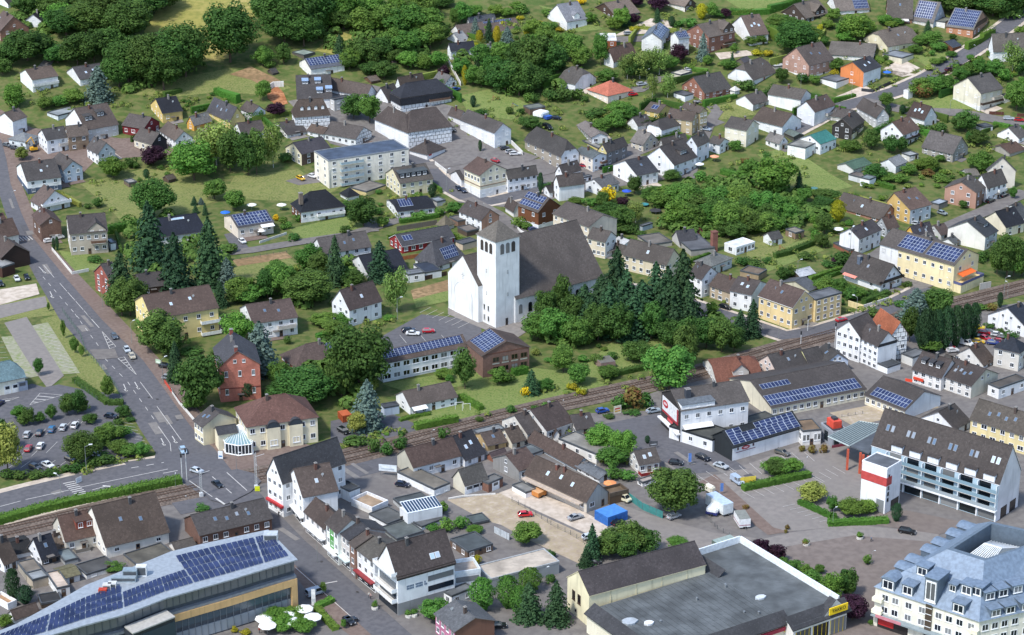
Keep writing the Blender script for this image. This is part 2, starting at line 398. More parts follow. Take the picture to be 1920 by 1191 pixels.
def B(t,F,yb,L,R,rt='R',k=60,wc=WHITE,rc='#54504c',d=None,cat='house',name=None,wf=None,kd=None,oh=.45,gh=.3,rp=.5,f=None,ins=None,trim=None,cols=None,colsL=None,st=None,win=True,gwin=1,door=True,chim=1,sky=0,pv=None,fr=WHITE,ww=1.35,wh=1.45,par=.3,parent=None,hset=None,z0=None,bury=2.0,dark=False,dormers=(),group=None,ridge=None,plinth=None,doorc='#5b4636',pane=None,wins=None):
 global LAST,NB
 F_,L_,R_=fx(t,F),fx(t,L),fx(t,R);ybf=fx(t,(0,yb))[1]
 G=ground(F_[0],ybf);s=proj(G)[2]
 lo,hi=.5,60.
 for _ in range(40):
  m_=(lo+hi)/2
  if proj(G+Vector((0,0,m_)))[1]>F_[1]:lo=m_
  else:hi=m_
 h=hset or lo
 E=G+Vector((0,0,h));pr_=at_z(R_[0],R_[1],E.z)-E;pl_=at_z(L_[0],L_[1],E.z)-E
 aR=math.atan2(pr_.y,pr_.x);aL=math.atan2(pl_.y,pl_.x)-math.pi/2
 while aL-aR>math.pi:aL-=2*math.pi
 while aL-aR<-math.pi:aL+=2*math.pi
 wR,wL=(pr_.length)**1.5,(pl_.length)**1.5
 wR=math.hypot(R_[0]-F_[0],R_[1]-F_[1])**1.3;wL=math.hypot(L_[0]-F_[0],L_[1]-F_[1])**1.3
 ang=aR+(aL-aR)*wL/(wR+wL)
 ex=Vector((math.cos(ang),math.sin(ang),0));ey=Vector((-math.sin(ang),math.cos(ang),0))
 def fit(dv,T):
  best=(1e9,1)
  for i in range(8,1200):
   q=proj(E+dv*(i*.1));e=(q[0]-T[0])**2+.35*(q[1]-T[1])**2
   if e<best[0]:best=(e,i*.1)
  return best[1],best[0]
 wd,e1=fit(ex,R_);dp,e2=fit(ey,L_)
 b=Bld();b.w,b.d,b.h,b.rt,b.rp,b.wc,b.rc,b.bury=max(wd,1.5),max(dp,1.5),h,rt,rp,wc,rc,bury
 b.rise=k/tsc(t)/s/.95;b.wf=wf or{};b.ridgec=ridge or rc
 DIAG.append((t,F,round(h,1),round(wd,1),round(dp,1),round(b.rise,1),round(math.degrees(aL-aR)),round(math.degrees(ang)),round(e1),round(e2)))
 if rt=='H':
  b.rt='R' if b.w>=b.d else 'L';b.f=0;b.ins=(b.d if b.w>=b.d else b.w)*.5 if ins is None else ins
 elif rt=='P':b.rt='R';b.f=0;b.ins=b.w/2-.05
 elif rt in('R','L'):
  b.f=1 if f is None else f;V=b.d if rt=='R' else b.w
  b.ins=(0 if b.f>.999 else(1-b.f)*V*.45)if ins is None else ins
  lim=V*1.0
  if b.rise>lim:b.rise=lim
 else:b.f=1;b.ins=0
 if parent:b.root=parent;
 ang_root=ang
 if parent is None:
  feat=''
  if d is None:
   rn={'R':'gabled','L':'gabled','H':'hipped','P':'pyramid','F':'flat'}[rt[0]]
   if b.f<.999 and rt in 'RL':rn='half hipped'
   wn=cname(wc)+(' brick' if(kd or{}).get('*')=='b' else ' half timbered' if 't' in(kd or{}).values()else '')
   d=f"{wn} {cat} with {cname(rc)} {rn} roof"
   if pv:d+=" and solar panels"
   elif dormers:d+=" and dormer"+("s" if len(dormers)>1 else "")
   elif sky:d+=" and skylight"+("s" if sky>1 else "")
  b.root=thing(name or cat.replace(' ','_'),d,cat,G,ang,group)
  if z0:b.root.location.z+=z0
 else:
  hold=link("wing",None,parent[0].root,None);hold.empty_display_size=.3
  inv=Matrix.Rotation(-parent[0].ang,4,'Z');hold.location=inv@(G-parent[0].G);hold.rotation_euler=(0,0,ang-parent[0].ang);b.root=hold
 b.ang=ang;b.G=G
 trim=trim or('#6b6460' if rt!='F' else '#4f5356')
 if rt=='F':
  b.roof=flat_roof(b,par,rc,trim)
 else:b.roof=make_roof(b,oh,gh,.2,rc,trim)
 b.wall=make_walls(b,wc,kd or{})
 near=F_[1]>250 if pane is None else pane
 if win:
  ns=st or max(1,int(round(h/3.0)))
  for key in 'RLEK':
   ln=b.w if key in 'RK' else b.d;n=(cols if key in 'RK' else colsL)
   if n is None:n=max(1,int(ln/3.1))
   if n==0 or ln<2:continue
   for j in range(ns):
    for i in range(n):
     if door and key=='R' and j==0 and i==n//2:
      if parent is None:put_door(b,key,ln*(i+.5)/n,doorc)
      continue
     if n>1 and random.random()<.07 and cols is None:continue
     wk=ww*random.choice((1,1,1,1.35))if cols is None else ww
     put_window(b,key,ln*(i+.5)/n,h/ns*(j+.55),min(wk,ln/n*.75),min(wh,h/ns*.62),fr,dark,near and key in 'RL')
  if rt in('R','L')and b.f>.3 and gwin and b.rise>2.2:
   for key in('LE' if rt=='R' else 'RK'):
    ln=b.w if key in 'RK' else b.d
    for i in range(gwin):
     put_window(b,key,ln*(.5+(i-(gwin-1)/2)*.22),h+b.rise*.3,min(1.0,ln*.2),1.1,fr,dark,near and key in 'RL')
 if plinth:
  mb=MB()
  for(x0,y0,x1,y1)in((-.05,-.05,b.w+.05,.1),(-.05,b.d-.1,b.w+.05,b.d+.05),(-.05,.1,.1,b.d-.1),(b.w-.1,.1,b.w+.05,b.d-.1)):mb.box(x0,y0,-1,x1,y1,plinth[1])
  mb.obj("plinth",wall_m(plinth[0]),b.root)
 if rt!='F':
  for i in range(chim):chimney(b,.3+.35*((i+NB*.37)%1),.88,'n' if rt in 'RLHP' else 'n',col=random.choice(('#5a4a42','#4a4c50','#6e4436','#8b8680')))
  for i in range(sky):skylight(b,.2+.6*(i+.5)/sky,.45+.1*((NB+i)%2),bright=(NB%2==0))
  for q in dormers:dormer(b,*q[:4],**(q[4]if len(q)>4 else{}))
  if pv:
   for q in([pv]if not isinstance(pv,list)else pv):solar(b,*q)
 if cat=='house' and parent is None and rt!='F' and 150<F_[1]<640 and NB%3!=0:
  o,u,n,ln=face(b,'R' if NB%2 else 'E');Mx=Matrix.Rotation(ang,4,'Z');q0,q1=ln*random.uniform(.0,.3),ln*random.uniform(.6,1.0);dd=random.uniform(2.5,4.5)
  patch("patio",None,random.choice((M_CONC,M_GREY,M_PAVE,M_ASPH2)),3,world=[G+Mx@(o+u*a_+n*c_)for a_,c_ in((q0,.05),(q1,.05),(q1,dd),(q0,dd))])
 if cat=='house' and parent is None and rt!='F':
  if 60<F_[1]<560 and NB%5 in(0,2):LOTS.append((G.copy(),ang,b.w,b.d,NB))
  if NB%4==1:facebox(b,'R',b.w*.5-1,b.w*.5+1,2.35,2.5,1.3,plain('#6b6661'),"porch_roof")
  if NB%5==2 and h>4.9 and b.w>6:balcony(b,'R',b.w*.55,b.w*.95,h*.5,1.2,random.choice(('#dfe0dc','#6b5142','#b9b3aa')))
  if NB%3==1 and b.rise>1.5:
   e_,U_,V_,n_=slope(b);p_=e_+U_*.7+V_*.55;mb=MB();mb.bar(p_,p_+Vector((0,0,.7)),.04);c_=p_+Vector((0,-.1,.8));mb.add([c_+Vector((.42*math.cos(.7854*i),0,.42*math.sin(.7854*i)))for i in range(8)],[tuple(range(8))]);mb.obj("satellite_dish",plain('#c9cccc',.5),b.roof)
 NB+=1;LAST=b;return b

#ground, roads, yards
def ground_mat(name,cols,scales,rough=.95):
 m,N,L,b=mk(name);c=[hexl(h,ALB)for h in cols];o=c[0]
 for i,(cc,s)in enumerate(zip(c[1:],scales)):
  o=noise_mix(N,L,o,cc,s,5,.40,.62)
 L.new(o,b.inputs["Base Color"]);b.inputs["Roughness"].default_value=rough;b.inputs["Specular IOR Level"].default_value=.2
 return m
M_GARDEN=ground_mat("garden_ground",['#4d6130','#5d6d38','#455729','#6b6d42'],[.03,.11,.35])
M_GRASS=ground_mat("short_grass",['#6b7840','#7b8249','#5f6e3a','#858453'],[.05,.4,1.4])
M_LAWN=ground_mat("lawn",['#687d3d','#75854a','#5b7238','#7f8650'],[.06,.5,1.6])
M_DRY=ground_mat("dry_meadow",['#99924f','#a89a5f','#868545'],[.05,.4])
M_EARTH=ground_mat("bare_earth",['#8f7355','#a58a68','#7d6a4c'],[.08,.6])
M_ASPH=ground_mat("asphalt",['#626266','#68676a','#5c5c60'],[.05,.7])
M_ASPH2=ground_mat("old_asphalt",['#76726f','#7d7975','#6e6a68'],[.06,.5])
M_PAVE=ground_mat("brown_paving",['#7a6b63','#817269','#72635c'],[.08,.8])
M_PLAZA=ground_mat("red_paving",['#79706a','#807670','#726964'],[.04,.5])
M_GREY=ground_mat("grey_paving",['#86817c','#8c8681','#807b77'],[.05,.6])
M_GRAV=ground_mat("gravel",['#b0a190','#bcae9c','#9c8d7a','#a89a80'],[.04,.3,1.0])
M_CONC=ground_mat("pale_concrete",['#c4b7a8','#cfc3b4','#b5a898'],[.06,.5])
M_TURFPAVE=ground_mat("turf_pavers",['#8f9078','#7f8a5a','#9b9a86'],[.25,.8])
M_BALL=ground_mat("ballast",['#6f635a','#82756a','#5d534c'],[.2,1.2])
mb=MB();ys=[-700,-500,-350,-250,-150,-50,0,50,100,150,200,260,330,420,600,900,1200,2000,4000];xs=[-4000,-1500,-700,-400,-200,-100,0,100,200,400,700,1500,4000]
for y in ys:
 for x in xs:mb.v.append((x,y,TZ(y)))
nx=len(xs)
for j in range(len(ys)-1):
 for i in range(nx-1):mb.f.append((j*nx+i,j*nx+i+1,(j+1)*nx+i+1,(j+1)*nx+i));mb.m.append(0)
structure(mb.obj("ground",M_GARDEN))
PCNT=[0]
def patch(name,pts,mat,lev,t='z',world=None,lift=.045):
 PCNT[0]+=1;lev=lev+(PCNT[0]%16)*.06
 P=world or[ground(*fx(t,p))for p in pts]
 P=[Vector((p[0],p[1],0))for p in P]
 bm=bmesh.new();vs=[bm.verts.new(p)for p in P]
 for a in tessellate_polygon([P]):
  try:bm.faces.new([vs[i]for i in a])
  except ValueError:pass
 for yb,_ in TB[1:-2]:
  bmesh.ops.bisect_plane(bm,geom=bm.verts[:]+bm.edges[:]+bm.faces[:],plane_co=(0,yb,0),plane_no=(0,1,0))
 for v in bm.verts:v.co.z=TZ(v.co.y)+lift*lev
 for f in bm.faces:
  if f.normal.z<0:f.normal_flip()
 bmesh.ops.recalc_face_normals(bm,faces=bm.faces)
 bm.normal_update()
 for f in bm.faces:
  if f.normal.z<0:f.normal_flip()
 me=bpy.data.meshes.new(name);bm.to_mesh(me);bm.free();me.materials.append(mat)
 return structure(link(name,me))
def strip(pts,wid,t='z',off=0.0):
 """world outline of a ribbon of constant width along a pixel polyline"""
 P=[ground(*fx(t,p))for p in pts];P=[Vector((p.x,p.y,0))for p in P];n=len(P);A,C=[],[]
 for i,p in enumerate(P):
  d=(P[min(i+1,n-1)]-P[max(i-1,0)]).normalized();nn=Vector((-d.y,d.x,0));A.append(p+nn*(off+wid/2));C.append(p+nn*(off-wid/2))
 return A+C[::-1]
def road(name,pts,wid,mat,lev,kerb=None,t='z'):
 if kerb:patch("pavement",None,kerb[1],lev-1,world=strip(pts,wid+2*kerb[0],t))
 return patch(name,None,mat,lev,world=strip(pts,wid,t))
patch("meadow",[(270,60),(300,8),(420,-20),(500,-20),(480,30),(430,110),(350,120)],M_DRY,1)
patch("meadow",[(590,95),(640,60),(670,70),(640,105)],M_DRY,1)
patch("paddock",[(250,178),(330,148),(430,128),(520,148),(545,165),(500,180),(420,172),(330,182)],M_GRASS,1)
patch("dry_grass",[(430,140),(470,125),(520,148),(535,158),(500,165),(470,150)],M_EARTH,2)
patch("lawn",[(150,345),(330,300),(420,345),(520,350),(640,350),(590,380),(420,372),(340,400),(240,430),(205,390)],M_GRASS,1)
patch("lawn",[(440,330),(560,318),(610,350),(520,372),(420,365)],M_GRASS,2)
patch("lawn",[(540,430),(650,405),(700,430),(640,460),(580,455)],M_LAWN,1)
patch("lawn",[(430,490),(540,480),(560,500),(500,545),(440,520)],M_GRASS,1)
patch("dry_grass",[(436,488),(535,472),(548,484),(445,500)],M_EARTH,2)
patch("lawn",[(860,180),(930,165),(1000,200),(960,225),(880,215)],M_LAWN,1)
patch("lawn",[(1320,205),(1380,190),(1420,215),(1350,225)],M_GRASS,1)
patch("lawn",[(1420,290),(1480,275),(1600,350),(1560,360),(1480,340)],M_LAWN,1)
patch("lawn",[(1420,470),(1520,448),(1545,470),(1440,510)],M_LAWN,1)
patch("lawn",[(1400,440),(1460,425),(1510,440),(1450,480),(1400,485)],M_GRASS,1)
patch("lawn",[(1360,0),(1480,-20),(1500,10),(1400,25)],M_LAWN,1)
patch("lawn",[(1715,185),(1790,178),(1830,205),(1740,205)],M_LAWN,1)
patch("lawn",[(1710,105),(1770,95),(1800,120),(1745,130)],M_LAWN,1)
patch("lawn",[(1010,10),(1100,30),(1130,55),(1080,60)],M_LAWN,1)
patch("lawn",[(850,735),(1000,690),(1090,700),(1140,722),(1000,760),(870,800),(760,805)],M_LAWN,1)
patch("lawn",[(1060,730),(1215,690),(1300,660),(1240,600),(1150,640),(1080,700)],M_LAWN,2)
patch("lawn",[(715,720),(900,690),(920,720),(760,735)],M_LAWN,2)
patch("lawn",[(110,470),(170,478),(200,505),(140,510)],M_LAWN,1)
patch("verge",[(75,600),(110,590),(160,640),(205,690),(225,730),(200,745),(150,710),(110,660)],M_GRASS,1)
patch("verge",[(0,570),(90,553),(112,590),(0,602)],M_GRASS,1)
patch("soil_strip",[(770,545),(840,525),(842,545),(775,562)],M_EARTH,2);patch("lawn",[(775,562),(842,545),(842,565),(780,578)],M_LAWN,2)
patch("yard_paving",[(-20,990),(330,930),(640,850),(1110,775),(1230,770),(1400,880),(1420,1240),(-40,1240)],M_ASPH2,1)
patch("yard_paving",[(1215,740),(1330,700),(1600,620),(1960,560),(1960,1240),(1400,1240),(1230,900)],M_ASPH2,1)
patch("yard_paving",[(0,205),(60,240),(230,260),(340,250),(330,290),(180,300),(150,330),(20,320),(-20,250)],M_PAVE,1)
patch("yard_paving",[(540,190),(700,160),(850,200),(880,260),(1000,300),(1280,290),(1290,330),(1100,360),(960,390),(860,380),(780,310),(620,270)],M_ASPH2,1)
patch("yard_paving",[(1000,300),(1100,330),(1280,260),(1360,230),(1320,215),(1180,270)],M_ASPH2,2)
patch("car_park",[(700,640),(790,590),(900,600),(905,640),(870,650),(720,660)],M_ASPH,2)
patch("yard_paving",[(840,590),(960,640),(1000,615),(1000,600),(960,600),(840,575)],M_GREY,3)
patch("yard_paving",[(620,790),(720,770),(790,800),(780,808),(690,835),(620,830)],M_ASPH,2)
patch("yard_paving",[(395,800),(430,790),(630,850),(650,850),(560,875),(450,885),(430,880)],M_PAVE,2)
patch("gravel_yard",[(838,938),(940,925),(1000,960),(1110,1010),(1095,1062),(985,1010),(940,985),(905,975)],M_GRAV,2)
patch("gravel_yard",[(935,925),(970,912),(1075,950),(1160,995),(1130,1015),(1010,960)],M_CONC,2)
patch("gravel_yard",[(1160,945),(1230,970),(1340,1000),(1420,1010),(1330,1040),(1200,1050),(1130,1010)],M_GREY,2)
patch("shopping_car_park",[(1190,830),(1290,900),(1350,890),(1500,835),(1640,830),(1680,960),(1560,990),(1440,1000),(1330,920)],M_GREY,2)
patch("company_yard",[(1110,800),(1235,775),(1380,865),(1400,880),(1290,890),(1180,830)],M_ASPH,2)
patch("shopping_street",[(1200,985),(1330,1035),(1480,1000),(1600,985),(1760,1000),(1760,1018),(1600,1005),(1480,1025),(1380,1045),(1320,1050)],M_GREY,3)
patch("town_square",[(1420,1060),(1480,1025),(1600,1005),(1760,1018),(1960,1040),(1960,1240),(1600,1240)],M_PLAZA,3)
patch("town_square",[(1640,960),(1700,958),(1830,985),(1760,1003),(1640,985)],M_PLAZA,3)
patch("paved_band",[(1310,905),(1340,890),(1450,990),(1480,998),(1440,1004)],M_PAVE,3)
patch("car_park",[(-10,745),(60,720),(165,752),(215,790),(268,820),(258,855),(130,882),(-10,895)],M_ASPH,2)
patch("car_park_lane",[(-10,745),(110,722),(175,735),(225,740),(250,755),(215,790),(120,770),(-10,790)],M_ASPH,3)
patch("access_road",[(8,606),(50,595),(120,705),(90,730),(60,690)],M_GREY,2)
patch("turf_parking",[(55,612),(90,605),(150,700),(118,702)],M_TURFPAVE,2);patch("turf_parking",[(2,632),(30,630),(75,705),(42,712)],M_TURFPAVE,2)
patch("gravel_yard",[(-10,545),(68,532),(74,552),(-10,575)],M_CONC,2)
patch("concrete_strip",[(-10,575),(85,556),(90,575),(-10,600)],M_GREY,2)
mL=[(-24,262),(-16,300),(-8,345),(10,400),(28,446),(66,520),(112,600),(180,676),(233,750),(262,805),(292,850),(300,872)]
mR=[(2,262),(12,300),(20,345),(40,400),(62,446),(122,520),(191,600),(268,676),(315,740),(350,790),(392,845),(415,872)]
pR=[(12,262),(30,300),(40,345),(64,400),(90,455),(152,520),(229,600),(305,680),(350,738),(388,790),(432,845),(455,905),(500,955),(545,1005),(605,1065),(660,1112),(720,1160),(765,1205),(745,1215),(640,1130),(520,1005),(440,915),(380,845)]
patch("pavement",mR[:-1]+pR[::-1],M_PAVE,2)
patch("main_road",mL+mR[::-1],M_ASPH,3)
patch("junction",[(230,868),(290,860),(300,815),(330,790),(400,840),(440,890),(478,928),(515,975),(480,990),(420,955),(372,925),(340,905),(300,908)],M_ASPH,4)
patch("shopping_road",None,M_ASPH,3,world=strip([(455,925),(500,975),(545,1022),(600,1070),(650,1115),(705,1165),(760,1215)],8.5))
patch("pavement",[(505,1000),(545,1045),(600,1095),(660,1150),(700,1195),(660,1195),(600,1150),(575,1110),(540,1060)],M_PAVE,2)
patch("station_road",None,M_ASPH,4,world=strip([(-20,955),(60,934),(150,912),(240,893),(330,877)],15.0));patch("pavement",None,M_CONC,3,world=strip([(-20,958),(60,937),(150,915),(240,896),(330,880)],22.0))
patch("side_street",None,M_ASPH,3,world=strip([(330,955),(380,945),(440,945),(500,970)],8));patch("side_street",None,M_ASPH,2,world=strip([(560,905),(650,882),(760,855),(800,845)],12))
patch("traffic_island_road",[(168,657),(215,655),(222,672),(180,676)],M_ASPH2,5)
for pts,wd in(([(395,478),(470,470),(560,455),(660,440),(740,415),(830,395)],6),([(700,435),(690,415),(672,395)],4.5),([(770,290),(800,315),(840,350),(875,370),(920,378),(965,368),(1020,345)],8),([(875,372),(930,400),(960,420),(985,445),(1010,470)],5.5),([(880,255),(895,275),(880,300),(850,305),(800,312)],7),([(900,330),(930,300),(960,285),(1000,300)],7),([(1110,530),(1200,545),(1290,570),(1380,600),(1470,630),(1540,620),(1640,590),(1700,560),(1740,540)],8),([(1740,540),(1700,525),(1650,500),(1630,490),(1660,470),(1720,450),(1790,420),(1850,395),(1925,360)],7),([(1290,335),(1330,230),(1345,210),(1330,195)],5),([(1480,250),(1560,205),(1620,190),(1680,172),(1740,145),(1800,110),(1860,70),(1900,40),(1925,20)],8),([(1620,190),(1700,208),(1800,212),(1925,235)],7),([(1130,175),(1200,168),(1230,150),(1300,145)],6),([(1150,75),(1250,72),(1290,60)],6),([(60,150),(100,105),(115,85)],5),([(930,300),(950,290),(1000,330),(1070,310)],6)):
 road("lane",pts,wd,M_ASPH2 if wd<8 else M_ASPH,4,(1.6,M_CONC)if wd==8 else None)
patch("driveway",[(1655,130),(1690,110),(1725,128),(1690,145),(1720,140)],M_CONC,3);patch("driveway",[(1560,185),(1620,160),(1650,175),(1600,195)],M_CONC,3);patch("driveway",[(1150,68),(1260,60),(1260,40),(1220,35)],M_CONC,3)
patch("driveway",[(1340,100),(1400,95),(1420,103),(1350,112)],M_CONC,3);patch("driveway",[(535,340),(590,322),(620,340),(560,348)],M_ASPH2,3);patch("driveway",[(420,440),(440,436),(470,468),(440,475)],M_ASPH,3)
patch("driveway",[(1560,700),(1700,660),(1760,690),(1640,740)],M_ASPH2,3);patch("forecourt",[(1555,775),(1740,740),(1760,765),(1600,800)],M_GRAV,3)

#railway
rail=[(-30,1005),(60,985),(160,962),(338,926),(470,895),(560,877),(645,859),(770,828),(860,804),(945,782),(1056,756),(1140,738),(1215,722),(1300,702),(1444,660),(1570,625),(1700,592),(1835,560),(1960,528)]
patch("railway_bed",None,M_BALL,3,world=strip(rail,11))
LV=.19
RP=[ground(*p)for p in rail]
def along(pts,off):
 P=[Vector((p.x,p.y,0))for p in pts];n=len(P);out=[]
 for i,p in enumerate(P):
  d=(P[min(i+1,n-1)]-P[max(i-1,0)]).normalized();out.append(p+Vector((-d.y,d.x,0))*off)
 return out
rust=plain('#6d5546',.6,.3,name="rail_steel");slm=plain('#4e433b',.9,name="sleeper")
for nme,off,desc in(("railway_track",-2.1,"railway track nearer the camera, rusty rails on brown ballast"),("railway_track",2.1,"railway track on the church side, rusty rails on brown ballast")):
 root=thing(nme,desc,"railway track",RP[9],0,"tracks of the railway line");o=Vector((RP[9].x,RP[9].y,0));root.location.z=0
 for r_ in(-.75,.75):
  q=along(RP,off+r_);rm=MB()
  for a,c in zip(q,q[1:]):rm.bar((*(a-o).xy,LV+.14),(*(c-o).xy,LV+.14),.09)
  rm.obj("rail",rust,root)
 q=along(RP,off);sm=MB()
 for a,c in zip(q,q[1:]):
  d=c-a;n=int(d.length/1.0);d.normalize();pn=Vector((-d.y,d.x,0))
  for i in range(n):
   p=a+d*i*1.0-o;V=[p+pn*1.25+d*.13,p+pn*1.25-d*.13,p-pn*1.25-d*.13,p-pn*1.25+d*.13]
   sm.prism([(v.x,v.y)for v in V],LV,LV+.07)
 so=sm.obj("sleepers",slm,root);so['kind']='stuff'
patch("level_crossing",[(366,908),(400,890),(445,882),(476,890),(490,905),(470,925),(425,948),(395,940)],M_ASPH,9.2)

#painted markings
M_LINE=plain('#c6c4bf',.7,noise=.1,name="road_paint")
def line(pts,wid=.22,lev=5.3,t='z',dash=None):
 wid*=.75
 P=[ground(*fx(t,p))for p in pts];P=[Vector((p.x,p.y,0))for p in P];mb=MB()
 for a,c in zip(P,P[1:]):
  d=c-a;L_=d.length;d.normalize();nn=Vector((-d.y,d.x,0))*wid/2;s=0
  while s<L_:
   e=min(L_,s+(dash[0]if dash else L_));p,q=a+d*s,a+d*e
   v=[p+nn,p-nn,q-nn,q+nn];mb.add([(k.x,k.y,TZ(k.y)+.045*lev)for k in v],[(0,1,2,3)]);s=e+(dash[1]if dash else 1)
 return mb
def lines(name,specs):
 mb=MB()
 for s in specs:m2=line(**s);mb.add(m2.v,m2.f)
 structure(mb.obj(name,M_LINE))
A1=lambda x,y:(x/TS,290+y/TS);A2=lambda x,y:(x/TS,590+y/TS);A3=lambda x,y:(x/TS,881+y/TS);B3=lambda x,y:(320+x/TS,881+y/TS)
lines("road_marking",[dict(pts=[A1(315,800),A1(390,890)]),dict(pts=[A1(430,930),A1(660,1190)],dash=(9,.8)),dict(pts=[A2(625,0),A2(715,100)],wid=.3),dict(pts=[A2(1010,490),A2(1100,610)]),dict(pts=[A2(1130,665),A2(1306,910)]),dict(pts=[A2(1140,810),A2(1225,930)]),dict(pts=[A2(1225,930),A2(1232,990)]),dict(pts=[A1(310,885),A1(570,1185)],dash=(3,4)),dict(pts=[A2(540,0),A2(710,230)],dash=(3,4)),dict(pts=[A2(755,320),A2(900,470)],dash=(3,4)),dict(pts=[A2(920,490),A2(1125,780)],dash=(3,4)),dict(pts=[A3(0,270),A3(150,230)],wid=.3),dict(pts=[A3(185,220),A3(505,150)],wid=.3),dict(pts=[A3(580,130),A3(1210,0)],wid=.3),dict(pts=[A3(665,150),A3(760,125)],wid=.35),dict(pts=[A3(740,120),A3(795,125)],wid=.9),dict(pts=[A3(1175,30),A3(1280,10)],wid=.35),dict(pts=[A2(945,1110),A2(1180,1070)],dash=(2.2,2.2),wid=.4),dict(pts=[B3(135,90),B3(300,205)],wid=.3,lev=10.6),dict(pts=[B3(405,30),B3(550,160)],wid=.3,lev=10.6),dict(pts=[B3(325,215),B3(390,260)],wid=.8,lev=10.6),dict(pts=[B3(300,60),B3(440,180)],wid=.3,lev=10.6,dash=(5,4)),dict(pts=[B3(900,710),B3(1306,1070)],wid=.25),dict(pts=[B3(1110,825),B3(1200,808)],wid=.5)])
for k,(x,y,dx,dy)in enumerate(((280,812,45,45),(360,990,22,45),(890,505,22,50),(970,490,30,50),(1160,895,25,50),(1240,880,30,48))):
 p=(A1 if k<2 else A2);lines("road_marking",[dict(pts=[p(x,y),p(x+dx,y+dy)],wid=.35),dict(pts=[p(x+dx-14,y+dy-12),p(x+dx+4,y+dy+2)],wid=.9)])
def hatch(a,b_,c,n):
 m=[dict(pts=[a,b_]),dict(pts=[a,c]),dict(pts=[b_,c])]
 for i in range(1,n):
  t_=i/n;p=(a[0]+(b_[0]-a[0])*t_,a[1]+(b_[1]-a[1])*t_);q=(a[0]+(c[0]-a[0])*t_,a[1]+(c[1]-a[1])*t_);m.append(dict(pts=[p,q],wid=.5))
 lines("road_marking",m)
hatch(A2(735,125),A2(790,250),A2(835,235),6);hatch(A2(985,440),A2(850,320),A2(895,310),7)
hatch(A2(215,655),A2(290,570),A2(450,585),4);hatch(A2(-40,660),A2(0,620),A2(140,600),3)
def zebra(a,b_,ux,uy,n):
 lines("zebra_crossing",[dict(pts=[(a[0]+(b_[0]-a[0])*i/(n-1),a[1]+(b_[1]-a[1])*i/(n-1)),(a[0]+(b_[0]-a[0])*i/(n-1)+ux,a[1]+(b_[1]-a[1])*i/(n-1)+uy)],wid=.55,lev=5.4)for i in range(n)])
zebra(A1(120,600),A1(205,590),8,7,5);zebra(A3(455,105),A3(545,190),22,-4.5,8)
def stalls(t,a,b_,ux,uy,n):
 sp=[dict(pts=[(a[0]+(b_[0]-a[0])*i/n,a[1]+(b_[1]-a[1])*i/n),(a[0]+(b_[0]-a[0])*i/n+ux,a[1]+(b_[1]-a[1])*i/n+uy)],t=t,wid=.16,lev=4.3)for i in range(n+1)];lines("parking_marking",sp)
stalls('a2',(120,1050),(440,975),80,-80,3);stalls('a2',(210,905),(570,800),60,-60,6);stalls('a2',(885,780),(985,925),75,12,6);stalls('a2',(60,1110),(420,1100),70,-50,4);stalls('a2',(120,500),(20,200),-80,5,8);stalls('a2',(300,130),(440,370),90,20,9)
stalls('c2',(565,-10),(840,100),80,-40,6);stalls('c2',(420,150),(720,150),50,60,2)
stalls('e2',(330,1110),(860,980),90,80,7);stalls('e3',(430,160),(920,50),90,50,7);stalls('e3',(720,270),(1040,400),90,-20,6);stalls('e3',(100,40),(300,-40),90,60,3);stalls('e3',(930,40),(1080,-20),90,50,3)
M_REP=ground_mat("asphalt_repair",['#57575b','#5f5e60'],[.6]);M_REP2=ground_mat("pale_repair",['#7b7875','#85817d'],[.6]);M_LID=plain('#4a4745',.6,.3,name="manhole")
RR=random.Random(3)
for k in range(34):
 i=RR.randrange(3,len(mL)-2)if k<20 else None
 if i is not None:t_=RR.uniform(.15,.85);x=mL[i][0]+(mR[i][0]-mL[i][0])*t_;y=mL[i][1]+(mR[i][1]-mL[i][1])*t_+RR.uniform(-20,20);ax=(mL[i+1][0]-mL[i][0],mL[i+1][1]-mL[i][1])
 else:t_=RR.random();x,y=RR.choice(((40+250*t_,940-58*t_),(480+200*t_,950+170*t_),(1250+200*t_,850+60*t_),(650+130*t_,885-28*t_)));ax=(60,40)
 g=ground(x,y);h_=ground(x+ax[0]*.1,y+ax[1]*.1);d=(h_-g).normalized();nn=Vector((-d.y,d.x,0));l_,w_=RR.uniform(1,6),RR.uniform(.5,1.6)
 if k%4==3:patch("manhole_cover",None,M_LID,4.9,world=[g+Vector((.4*math.cos(.785*q),.4*math.sin(.785*q),0))for q in range(8)])
 else:patch("road_repair",None,RR.choice((M_REP,M_REP2)),4.2,world=[g+d*l_+nn*w_,g-d*l_+nn*w_,g-d*l_-nn*w_,g+d*l_-nn*w_])

#houses, read piece by piece
GR,DG,BR,DB,SL,NV='#57524f','#4a4745','#5e4d44','#4d403a','#4c4d52','#272b38'
BK={'*':'b'}

#far left, at the wood's edge
B('a0',(60,28),60,(-40,0),(108,14),'R',50,WHITE,DG)
B('a0',(8,225),300,(-70,190),(205,198),'L',88,'#96644a','#6a5850',kd=BK,cols=2)
B('a0',(300,150),200,(185,145),(336,128),'R',40,WHITE,'#2b2e38')
b=B('a0',(240,575),668,(145,520),(415,545),'R',46,'#eef0ee','#66574c',cols=2,colsL=1,st=2,d="white house with brown roof and a long front balcony",chim=1)
balcony(b,'R',.1,b.w-.1,2.9,1.4,'#dfe0dc')
B('a0',(580,572),622,(480,520),(765,545),'R',56,WHITE,'#504d4e',sky=2,colsL=3)
B('a0',(100,872),985,(-20,845),(190,835),'R',45,WHITE,'#665a52',st=2)
B('a0',(190,1020),1080,(62,1000),(280,985),'H',34,'#d5dde0','#7b8083',cat='pavilion',chim=0)
B('a0',(345,1008),1112,(275,965),(490,985),'R',50,WHITE,'#4a4848',cols=2,st=2)
